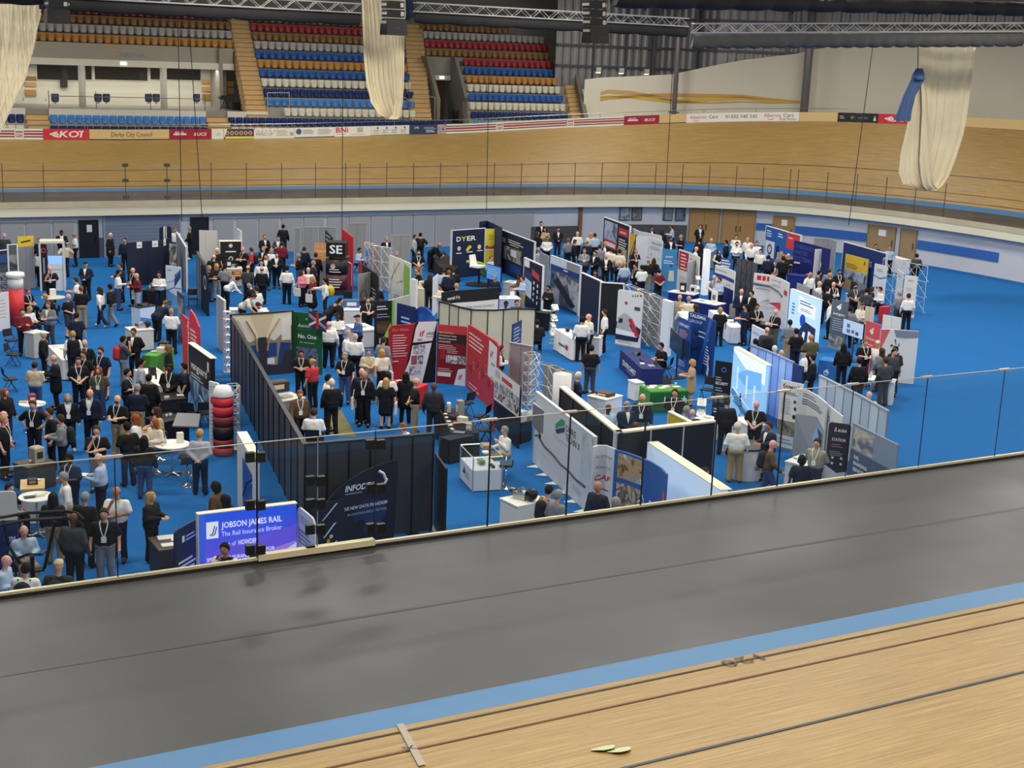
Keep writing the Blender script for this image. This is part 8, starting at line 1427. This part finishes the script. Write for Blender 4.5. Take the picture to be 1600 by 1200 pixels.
chair('black chair beside the silver truss at the aisle end',(430,880),20)
t,tb=counter('white counter with a dark panel above the dark stand corner',[(775,985),(850,985)],.6,.9,'#e0ddd4','#e9e6dc')
tower('silver truss post at the corner of the dark stand',(748,1000),.22,2.3,8)
crop(0,320,6)
panel('display_board','grey board with a yellow header panel at the left rear','display board',[(162,298),(314,290)],2.55,'#8d8e90',[('r',0,.8,1,1,'#e3c23c'),('p',[(.2,.87),(.8,.9),(.8,.93),(.2,.9)],'#3a3326'),('r',.48,0,.5,.79,'#77787a')],.08)
t,tb=counter('glazed black kiosk with white posts and a lit screen at the left rear','',0,0,'') if False else (None,None)
q=[W(p,2.3) for p in ((368,362),(592,362))]; a,b=q[0][:2],q[1][:2]; d=(b-a)/np.linalg.norm(b-a); n=np.array([-d[1],d[0]]); L=np.linalg.norm(b-a)
t=thing('display_kiosk','white framed kiosk with a lit screen and vertical lettering at the left rear','kiosk',(*(a+d*L/2),0)); cs=[a,b,b+n*.9,a+n*.9]
for c in cs: mb=MB(); mb.box(c[0]-.04,c[1]-.04,0,c[0]+.04,c[1]+.04,2.3); kid(obj('post',mb,mat('#c9cacc',.4),t),t)
mb=MB(); mb.prism(cs,lambda p:(*p,2.3),lambda p:(*p,2.4)); kid(obj('roof',mb,mat('#dcd8c8',.5),t),t)
sf=Surf([a,b],0,2.3); mb=MB(); sf.slab(mb,.05,.0,L*.3,2.25,-.06,-.02); kid(obj('side_panel',mb,mat('#15171b',.5),t),t)
mb=MB(); sf.slab(mb,L*.32,.0,L-.05,1.05,-.06,-.02); kid(obj('lower_panel',mb,mat('#d3d6da',.5),t),t); mb=MB(); sf.slab(mb,L*.34,1.3,L-.06,1.7,-.05,.0); kid(obj('screen',mb,mat('#7fa8d8',.3,0,0,3,.6),t),t); mb=MB(); sf.slab(mb,L*.32,1.05,L-.05,1.28,-.3,.0); kid(obj('shelf',mb,mat('#dcdad2',.5),t),t)
tmp=thing('tmp','','x'); art(sf,tmp,[('o',.16,.85,.12,.07,'#b8423f'),('r',.12,.35,.2,.7,'#8a8d92')],-.02)
for c_ in list(tmp.children): c_.parent=t; kid(c_,t)
bpy.data.objects.remove(tmp)
c=W((140,640),2.2); t=thing('banner_column','red and white column with a white dish top at the left edge','column',(c[0],c[1],0)); mb=MB(); mb.lathe([(.32,0),(.32,1.55)],(0,0,0),18); obj('lower_band',mb,mat('#d8373a',.5),t,True); mb=MB(); mb.lathe([(.32,1.56),(.32,1.95)],(0,0,0),18); obj('upper_band',mb,mat('#e6e3da',.5),t,True); mb=MB(); mb.lathe([(.2,1.96),(.4,2.08),(.36,2.22),(.02,2.26)],(0,0,0),18); obj('dish_top',mb,mat('#efefec',.5),t,True)
tower('silver truss tower at the left photo edge',(35,650),.4,2.1,6)
panel('display_wall','dark picture board at the left photo edge','display wall',[(-60,440),(70,425)],2.2,'#2a2e36',[('r',0,.75,1,.92,'#2f4f80'),('i',.05,.1,.95,.7,('#1d2026','#4a505a','#14161a'),2)],.06,edge='#d3d4d6')
panel('display_wall','white framed board behind the dark picture board','display wall',[(72,380),(160,375)],2.3,'#5a5c60',[('i',.05,.1,.95,.8,('#2a2c30','#6a6c70','#b3b0a8'),2)],.06,edge='#dcdcd8')
panel('display_board','white poster board with red lines at the left edge','display board',[(-40,830),(80,815)],1.6,'#dfe0df',[('l',.2,.8,.8,6,.09,'#c9a0a0',.02)],.05)
t,tb=cafe('round beige table of the seated group at the left rear',(500,865),.5,.85,'#d9cfb4'); box_item('white_bust','white moulded model on the round beige table','model',tb,.5,.6,(.25,.2,.35),'#ecebe6')
t,tb=cloth_table('black-clothed table with a printer and bottles before the navy drape',[(1335,800),(1500,815)],.9,'#121317',.76); box_item('printer','grey printer on the black-clothed table','printer',tb,.45,.6,(.45,.35,.3),'#5a5c60','#2a2c30'); bottle('clear bottle on the black-clothed table before the navy drape',tb,.2,.4); leaflets('white papers on the black-clothed table before the navy drape',tb,.75,.3,3)
t,tb=counter('white and blue gradient counter on the blue walkway',[(1312,960),(1455,940)],.6,.95,'#cfdff0','#23262c',[('p',[(0,0),(1,0),(1,.35),(0,.55)],'#4a8ac8')]); box_item('black_tray','black tray on the white and blue counter','tray',tb,.5,.5,(.45,.25,.08),'#1b1c20','#8a8d92')
t,tb=counter('pale table with machine parts in front of the white and blue counter',[(1230,1180),(1440,1165)],.8,.85,'#d3d0c4','#dedbd0'); motor('grey machine model on the pale table',tb,.7,.5,.8); leaflets('papers on the pale table with machine parts',tb,.3,.5,3)
crop(0,0,1)
# ------------------------------------------------------------------ the people, by crop: x y of the head top, facing, pose, clothes, hair, skin, flags | place
def folk(ox,oy,s,txt):
    for ln in txt.strip().split('\n'):
        a,pl=ln.split('|'); q=a.split(); fl=q[8] if len(q)>8 else ''
        hh=1.0; 
        person(ox+float(q[0])/s,oy+float(q[1])/s,float(q[2]),q[3],q[4],q[5],q[6],q[7],fl.replace('-',''),pl.strip())
folk(0,320,6,'''
575 238 20 read j:black black short:bk d L|by the rear wall panels
695 258 290 read t:white black bald:gr t P|left of the black door
1035 265 80 stand l:black black short:wh f -|before the roller shutter
1170 310 0 stand c:navy black short:br f -|behind the navy drape wall
600 345 230 hips t:beige navy short:br f -|behind the framed kiosk
470 575 10 chin t:black black none:bk p L|at the framed kiosk
800 535 0 clasp j:navy black cap:black f -|right of the framed kiosk
1130 545 300 read j:navy black short:br f L|at the navy drape, left
1110 610 100 hold s:white jeans short:bk t -|back to the navy drape end
1245 590 330 stand t:black black none:bk f L|beside the navy drape
1280 640 300 read c:maroon lgrey none:bk f T|before the printer table
710 680 280 read t:white black short:br f -|below the framed kiosk
760 760 200 clasp t:black khaki short:gi f S|on the walkway below the kiosk
640 835 70 clasp t:black k:dgrey none:bk p -|on the walkway in shorts
1010 745 250 walk c:black grey short:bk t -|crossing the blue walkway
955 768 250 walk s:white navy long:br t wS|crossing the blue walkway
260 782 60 sit t:black black short:gi f L|at the left rear round table
370 310 0 stand c:navy black short:lb f -|behind the yellow header board
330 420 180 stand s:white black short:bk f -|beside the grey yellow-headed board
450 910 350 read j:grey dgrey short:gi f K|at the seated left group
280 950 60 sit s:white navy bob:bl f w|at the seated left group
210 972 20 fold c:maroon black short:br f -|beside the red column
430 862 300 sitlean c:black black short:bl f -|behind the round beige table
40 268 0 stand c:dgrey black none:bk p -|at the left rear corner
715 1010 180 stand t:navy black short:bk f -|low on the left walkway
''')
folk(230,320,6,'''
265 212 20 stand s:white black short:gi f B|behind the long grey oblique board
395 205 290 clasp j:black black short:gr f S|beside the plain black door
1100 278 30 hold j:black black short:lb f K|at the rear wall panels
1275 185 180 stand c:black navy short:bk t -|tallest at the rear wall panels
1230 292 0 read j:dgrey black short:br f L|near the maroon jumper
1262 345 180 stand c:maroon black short:br f -|in the left rear crowd
1090 392 340 read j:black black short:gr f -|left of the maroon jumper
1165 405 0 drink s:white black short:bl f -|in the left rear crowd
1215 445 0 read j:black black short:br f L|in the left rear crowd
1112 462 10 clasp j:black black short:bk f L|in the left rear crowd
915 395 330 read t:black black none:bk p L|beside the emblem sign
955 402 270 point t:red black short:br f K|beside the emblem sign
655 405 60 stand t:black black short:wh f -|left of the emblem sign
625 466 180 stand t:black black bald:gr f f|left of the emblem sign
580 568 60 read t:black jeans bob:bl f w|beside the arched ring banner
652 550 40 read t:black lgrey long:bl f w|beside the arched ring banner
730 556 170 clasp t:grey black short:bk f -|at the tan sample table
945 567 170 stand t:dgrey black bald:bk f -|at the tan sample table
1070 517 10 stand s:white black short:bk f -|right of the tan sample table
1075 577 180 stand s:black black bald:br p S|right of the tan sample table
842 690 110 lean s:white black short:bk t -|below the tan sample table
962 755 230 lean c:black black short:gr f -|below the tan sample table
1025 762 240 stand s:white black short:br f -|above the dark stand
992 852 80 lean t:cream black short:br f -|above the dark stand picture wall
1050 932 250 lean t:white black short:br f -|at the top of the dark stand
1310 572 180 stand s:white black short:bk f T|alone on open carpet at left rear
1420 455 260 read t:black jeans short:gr f L|left of the TOILET board
1472 395 180 stand c:navy black short:br f w|left of the TOILET board
110 626 0 read s:white navy short:bk t P|at the printer table
165 916 150 lean c:navy black short:lb f -|beside the pale machine table
225 968 180 read t:white black none:bk t -|above the green table
''')
folk(460,320,6,'''
200 450 180 stand c:black black short:br f -|below the TOILET board
178 522 100 stand j:navy black short:gr f nL|below the TOILET board
130 592 200 read s:white black cap:beige f w|beside the woman in pink
75 612 60 read c:pink black bob:br f wT|left of the blond woman in maroon
175 670 70 read t:maroon x:black long:bl f wT|left of the kiosk tower
285 690 280 point c:white navy bun:bk f w|beside the kiosk tower
610 402 70 sit s:lblue navy short:bk t B|left of the white arched frame
865 300 20 stand j:black black short:bl f -|behind the white arched frame
960 436 0 stand c:grey black short:gr f -|behind the patterned banner
1182 262 180 hips t:black navy short:bk f K|at the rear wall by the grey double board
1128 280 90 stand c:lgrey navy short:br f -|at the rear wall by the grey double board
1165 426 10 clasp t:black khaki short:br f LB|on open carpet left of the DYER stand
1155 590 300 stand t:black black short:gi f LB|right of the patterned banner
1208 640 200 clasp c:black black long:br f w|right of the patterned banner
1445 372 80 lean c:black black bald:bk t -|at the black-clothed table
1402 595 180 stand s:lblue black short:br f L|left of the DYER wall
1450 612 180 stand c:navy black short:lb f -|left of the DYER wall
1492 592 200 clasp c:black black short:br f -|left of the DYER wall
1370 745 300 read c:cream cream short:bk t w|beside the white counter with bags
775 742 180 sit c:black black short:br f -|behind the headphones table
432 870 90 stand c:black black short:bk f -|beside the yellow backpack
400 908 130 lean t:black black short:br f -|before the yellow backpack
690 862 20 read t:black black short:br f L|left of the infographic banner
405 1012 20 read s:white navy short:bk d L|in braces before the leaflet table
595 1032 300 read s:blue black cap:black f -|at the leaflet table
325 1092 180 stand s:white black bald:gr p f|right of the green panel
''')
folk(690,320,6,'''
935 156 20 stand j:black black short:bk f -|tallest at the grey lower wall
975 216 330 read c:tan black long:br f w|before the grey lower wall
1095 212 10 clasp j:black navy short:bk f B|before the grey lower wall
990 296 0 clasp s:white black short:br t -|before the grey lower wall
900 250 60 stand c:black black long:br f w|behind the oblique DYER wall
1188 312 200 stand t:grey navy short:lb f -|right rear of the DYER stand
1252 326 90 stand j:black black short:br f -|right rear of the DYER stand
1275 250 190 stand s:white black none:bk f -|before the rear white doors
1400 262 180 stand c:cream black long:bl f w|before the rear white doors
1438 266 200 stand s:lblue black short:br f -|before the rear white doors
1365 336 180 stand c:navy black bun:bl f w|above the hardware wall
1340 412 0 read j:grey navy short:lb f Ln|above the hardware wall
1440 432 330 clasp j:black black short:br f -|above the hardware wall
1440 612 0 sit c:black black short:bk t -|behind the plain navy wall
465 476 60 stand s:lblue navy short:gi f -|before the yellow panel
500 662 330 sit j:navy black short:gr f n|under the blue flat screen
732 646 290 read c:brown black short:bk d -|at the DYER brochure counter
760 668 290 read s:lblue khaki short:br f -|at the DYER brochure counter
1002 756 320 fold s:black black short:bk t B|between the circle poster and hardware wall
605 902 20 sit s:lblue black short:bk d -|behind the pale blue counter
705 890 20 sit c:dgrey black short:br f -|behind the pale blue counter
905 402 180 stand c:lgrey black short:gr f f|beside the grey pleated board
140 736 180 stand c:black black short:bl f -|behind the coral FR fascia
''')
folk(920,320,6,'''
590 202 20 stand j:black black short:bk t -|left under the dark lower wall
780 190 260 read s:lblue navy short:br f -|under the framed posters
686 230 180 stand c:black black long:br f w|beside the hanging cable
770 302 10 clasp j:black black short:bk t LB|left of the oak doors
865 282 300 read t:black black short:bl f -|left of the oak doors
1045 186 10 clasp j:black black short:br f L|in front of the oak doors
1150 312 0 clasp s:lblue khaki none:bk f -|in front of the oak doors
1036 312 200 stand s:black black short:bk f -|in front of the oak doors
1010 392 90 read s:white black none:bk p -|behind the white and red panel
1090 402 180 stand c:black black bald:bl f -|left of the light pillar
1220 422 20 clasp v:black black bob:br f w|above the INTERSENT banner
1290 332 250 stand j:black black short:bk f -|above the INTERSENT banner
1385 282 0 clasp s:white navy short:br f -|before the right oak doors
1390 346 0 fold s:white black short:bk f B|before the right oak doors
1490 312 330 stand s:white black short:bl f -|before the right oak doors
105 372 180 stand c:grey grey short:br f -|left of the black framed wall
165 462 0 clasp j:black black none:bk p L|below the black framed wall
155 346 90 read v:black black short:bl f -|left of the black framed wall
210 402 180 stand s:cream black short:br f -|below the black framed wall
290 418 180 stand t:cream khaki short:bk f -|below the black framed wall
292 522 0 drink s:black black none:bk p -|left of the BOLLHOFF wall
440 416 20 read t:black black bob:gi f wL|before the yellow and black banner
440 552 300 stand c:black navy short:bk f L|before the BOLLHOFF wall
500 566 200 read t:white black short:bk t -|before the BOLLHOFF wall
560 512 180 stand c:black khaki bun:bl f w|before the BOLLHOFF wall
612 502 180 stand t:black grey long:br f w|before the BOLLHOFF wall
660 602 200 behind t:maroon black short:bk f w|before the BOLLHOFF wall
335 532 200 stand s:lblue jeans short:bl f -|before the BOLLHOFF wall
865 842 340 stand t:sage khaki bald:gr f -|below the rear navy counter
930 856 180 stand s:cream black short:gr f -|below the rear navy counter
870 958 200 lean s:white black bald:bl f -|behind the EXPROMET banner
1002 932 240 stand c:navy black long:br t w|behind the GROUP wall
1178 656 0 clasp v:grey black none:bk p L|beside the INTERSENT banner
1228 680 300 read s:lblue black short:br f B|beside the INTERSENT banner
1235 960 180 stand t:black black bob:bl f w|at the white-clothed table
1480 932 290 read t:navy navy short:bk f -|at the white-clothed table
150 980 270 stand s:white black short:br f -|right of the eao table
''')
folk(690,320,6,'''
1285 1032 180 stand s:white black short:bk f -|in front of the eao table
1385 1020 290 read t:cream black none:bk p f|behind the eao table
''')
folk(1150,320,5,'''
95 254 0 stand s:white black none:bk f -|left of the blue and red booth
125 300 20 stand s:white black none:bk p f|left of the blue and red booth
165 284 0 stand s:white black short:br f -|left of the blue and red booth
195 346 340 stand s:white black short:bk f -|left of the blue and red booth
265 392 180 stand c:navy black short:bk f -|before the emblem poster
285 450 0 sit t:white black none:bk p f|left of the navy counter
355 366 20 stand c:grey black short:gr f -|before the blue and red booth
410 380 340 read t:black black none:bk p -|before the blue and red booth
372 402 180 stand t:black black short:bk t f|at the navy counter
515 366 280 read v:black grey short:br f -|at the navy counter
582 526 20 phone s:white black none:bk t -|below the tall white board
652 516 90 stand t:dgrey black short:bk f -|below the tall white board
728 500 180 stand j:grey black short:br f n|below the tall white board
738 532 180 stand c:black black short:bl f -|below the tall white board
810 506 10 clasp t:black black short:bk t LB|left of the yellow poster
655 596 60 stand s:white black bald:wh f -|behind the turbine poster
765 602 20 read v:black black none:bk p L|right of the turbine poster
715 640 180 stand c:black black short:bk f -|right of the turbine poster
935 616 10 clasp t:dgrey black short:bk t LB|beside the light grey desk
1025 650 180 stand t:dgrey black short:bk f -|beside the light grey desk
1065 640 60 sit c:black black bob:br f w|at the light grey desk
1130 640 280 sit s:white navy short:br f -|at the light grey desk
1295 676 200 stand s:grey dgrey short:gr f -|under the silver truss frame
1338 690 180 stand s:white black short:br f -|under the silver truss frame
1095 306 0 stand c:black black short:br f -|before the bend oak door
1205 320 340 stand s:lblue black short:lb f -|before the bend oak door
1415 382 180 stand c:dgrey black short:bk f -|at the far right rear
990 766 330 read s:cream black cap:dgrey f L|beside the beige board
892 792 180 stand t:grey black short:bk f -|behind the winged grey banner
45 656 350 stand j:navy navy none:bk f -|left of the VOS RAIL wall
125 670 300 stand j:black black short:bk f -|left of the VOS RAIL wall
155 772 10 read t:black black short:bk t L|at the VOS RAIL desk
312 816 300 read t:black olive none:bk p L|at the VOS RAIL desk
425 898 180 stand s:grey khaki short:bk t -|before the turbine poster
475 966 200 stand t:black navy short:bk f -|before the turbine poster
240 956 180 stand c:dgrey black bald:gr f K|below the VOS RAIL desk
590 1012 200 read c:olive black none:bk t f|before the winged grey banner
160 1046 180 sit c:black black short:bk f -|behind the pale blue panels
305 1100 180 sit c:white black short:wh f -|behind the pale blue panels
358 1132 180 sit c:tan black none:bk f -|behind the pale blue panels
1015 1052 10 read t:black black short:lb f L|before the red winged banner
1110 1062 340 stand s:white lgrey cap:beige f -|before the spiral emblem wall
1142 1118 200 stand c:grey black long:br f w|before the spiral emblem wall
1242 1112 320 read c:charcoal black short:bk f -|before the spiral emblem wall
845 1082 180 stand c:black black long:bk f w|below the pale screen
740 735 250 stand s:white black short:bk f -|left of the winged grey banner
''')
folk(0,500,5.456,'''
370 96 110 stand j:black black cap:white f -|behind the white-clothed left table
600 76 200 hold v:black navy short:bl f L|right of the white-clothed left table
720 166 0 stand t:black black none:bk f L|in the walkway group of four
712 262 340 stand t:black black short:br f L|in the walkway group of four
665 316 20 clasp t:black black short:br f LS|in the walkway group of four
858 230 340 stand t:navy navy short:br f LUB|in the walkway group of four
840 402 0 stand t:olive jeans long:gi f wL|in front of the walkway group
1050 136 120 chin t:dgrey grey short:bk t KR|left of the green table
1138 70 350 behind j:black black short:br t -|left of the green table
1085 416 90 read t:black black short:bk f L|right of the walkway group
1170 546 180 fold c:navy khaki short:gr f -|facing the camera table
1208 326 110 stand s:lgrey navy short:bk t -|at the camera table
1285 460 180 stand c:black black short:bk t -|at the camera table
295 356 180 read c:beige jeans bun:br f w|at the left flyer group
458 296 290 read l:black black bald:gr f P|at the left flyer group
765 588 0 stand j:navy black bald:bl f L|in the centre of the left walkway
575 630 20 stand j:black black bob:gr f wLS|left of the bald man in suit
278 686 0 hips t:black black short:br f L|at the display drum table
420 746 300 stand t:black black short:br f L|right of the man with hands on hips
515 806 280 read c:grey black short:br f KS|in the left foreground group
1000 640 350 read t:black khaki none:bk f LB|right of the bald man in suit
820 900 10 chin t:black grey short:br f L|in the left walkway foreground
1148 802 270 drink t:white jeans long:gi f w|at the womens high table
1082 872 220 stand t:black navy short:bk t L|left of the womens high table
1228 986 180 stand c:black jeans long:bk f w|before the womens high table
1330 742 300 sit c:tan beige long:br f wH|at the womens high table
1320 842 330 sit c:cream lgrey long:gi f wH|at the womens high table
42 586 60 stand j:black navy long:gi f wn|at the left photo edge
28 776 90 stand t:pink black none:bk p -|at the left photo edge
30 812 90 stand t:black black short:bl p L|at the left photo edge
''')
folk(230,480,5.456,'''
130 322 290 stand t:black black long:lb f w|below the green table
188 486 0 clasp c:black black short:bk d L|at the black counter
312 476 280 point t:navy navy short:bk f -|at the vanguard wall
448 1040 180 behind s:lgrey navy short:bl f -|behind the glass at left
1312 366 10 read t:black black bun:bk t wL|before the green panel
1302 706 20 walk c:brown black short:gi f LK|inside the dark stand
''')
folk(440,480,5.456,'''
262 440 230 point t:red black bun:bl f w|before the green panel
560 200 90 read s:white black short:gr f -|right of the large man in white
630 222 180 stand s:white black bald:wh f -|right of the large man in white
540 386 350 hold t:black jeans short:gr f L|in the middle aisle
740 356 20 read j:beige cream short:lb f wn|left of the Our Vision wall
857 356 200 walk t:cream m:black bob:bl f wT|left of the Our Vision wall
708 546 350 stand c:black black bald:br t LT|in the middle aisle foreground
685 520 10 stand c:navy navy none:bk p -|behind the man with badge in the aisle
892 602 180 stand d:black black long:bl f wT|in the middle aisle foreground
905 550 180 stand t:white black bob:bk d w|in the middle aisle foreground
1062 552 180 stand l:black black long:bk f w|before the red table
1148 602 100 behind t:black khaki bald:bl f -|at the red table
1300 642 180 stand c:charcoal charcoal none:bk d -|at the black sample table
1040 985 250 sit s:white black short:lb p -|low beside the dark partition
275 862 180 sit s:white black short:br f f|inside the dark stand corner
398 572 110 read s:white black short:bk f -|on the olive mat
428 612 200 stand c:black black short:wh f -|on the olive mat
872 252 150 stand c:grey navy short:br f -|behind the Our Vision wall
''')
folk(590,480,5,'''
965 300 90 read v:black black short:br f -|behind the grey double board
995 930 300 high s:white khaki short:gr f -|at the glass display cabinet
1250 95 180 sit c:black black short:bk f -|at the end of the curtain wall
''')
folk(820,480,5,'''
522 296 170 stand t:black dgrey short:bk f -|alone in the open aisle
420 506 90 hold j:navy navy short:wh f n|behind the grey curved frame
655 756 20 stand s:lblue navy none:bk d -|behind the black partition corner
800 736 20 clasp j:navy grey short:gr t -|behind the black partition
922 676 350 stand c:navy grey bald:wh f L|behind the black partition
1185 640 340 behind c:black khaki short:br f L|before the Lantech table
1068 276 300 sit t:black black short:bk f -|at the EXPROMET table
1308 406 270 read d:tan tan bob:bl f w|behind the Lantech table
1312 796 180 sit c:black black none:bk p -|behind the yellow panel
1255 768 90 sit c:grey black short:gr f -|behind the yellow panel
866 896 180 sit c:brown black none:bk d -|low inside the black partition
''')
folk(1080,480,4,'''
225 566 180 stand c:black black short:bk f -|right of the SECURITY banner
300 720 180 stand s:white khaki short:wh f f|left of the drum counter
410 586 340 clasp t:black black none:bk p L|behind the drum counter
468 706 300 read j:navy black short:br t -|right of the drum counter
512 830 80 walk c:brown jeans none:bk p K|behind the right glass
695 922 180 stand d:navy navy bob:bk d w|at the strewn desk
790 820 330 behind s:sage dgrey short:br f L|behind the strewn desk
85 1000 90 sit c:white black tail:br f w|behind the pale blue wall
182 1118 200 sit c:black black short:br f -|behind the pale blue wall
1055 316 180 stand c:black black short:bk f -|at the far right high table
1178 302 200 stand c:dgrey dgrey short:br f -|at the far right high table
1275 256 20 stand c:dgrey black short:bk f -|right of the far right high table
1115 526 180 stand s:white black none:bk p -|behind the grey blue panels
705 268 250 stand c:white black cap:black f w|left of the blue winged table
760 296 250 stand c:black black short:bk f -|left of the blue winged table
''')
folk(0,680,4.616,'''
500 132 340 read t:navy navy short:bk d L|behind the pod counter
712 132 270 read s:lblue black bald:bl f P|alone in the near left walkway
458 266 290 stand s:white khaki short:gr f -|beside the pod counter
382 412 180 stand c:black khaki long:bk f w|near the round left table
612 412 170 stand c:black black short:gr f -|near the tubular frame
528 562 170 stand c:dgrey black none:bk d -|near the tubular frame
748 526 10 stand t:black grey short:br f L|in the near left foreground
838 370 0 chin t:white navy bald:bk t -|in the near left foreground
1092 410 70 read j:black black long:bl f wn|at the brown lectern
65 342 60 sit t:black black short:bk f -|at the round left table
170 650 30 sit s:lblue khaki none:bk p -|under the tubular frame
42 866 90 sit s:lblue navy none:bk p -|at the lower left corner
185 920 180 sit c:white black short:bk f K|at the lower left corner
420 900 180 stand c:charcoal black cap:beige f K|at the lower left foreground
''')
folk(250,660,5,'''
430 460 260 stand j:brown black bob:bk d wLn|behind the violet wall
505 562 250 stand d:charcoal black long:bk t w|behind the violet wall
505 940 350 chin v:black navy short:bk t -|before the violet wall
735 1022 20 stand c:black black short:bk f -|before the violet wall
''')
folk(680,640,5.714,'''
1020 676 130 stand t:tan navy short:bk f K|by the white river wall
1100 716 130 stand j:grey dgrey short:gr f n|by the white river wall
1455 642 320 stand c:navy black none:bk t -|before the ALSTOM banner
''')
folk(820,600,5,'''
715 886 240 stand s:white black short:gr t -|before the workshop pictures
''')
build_people()
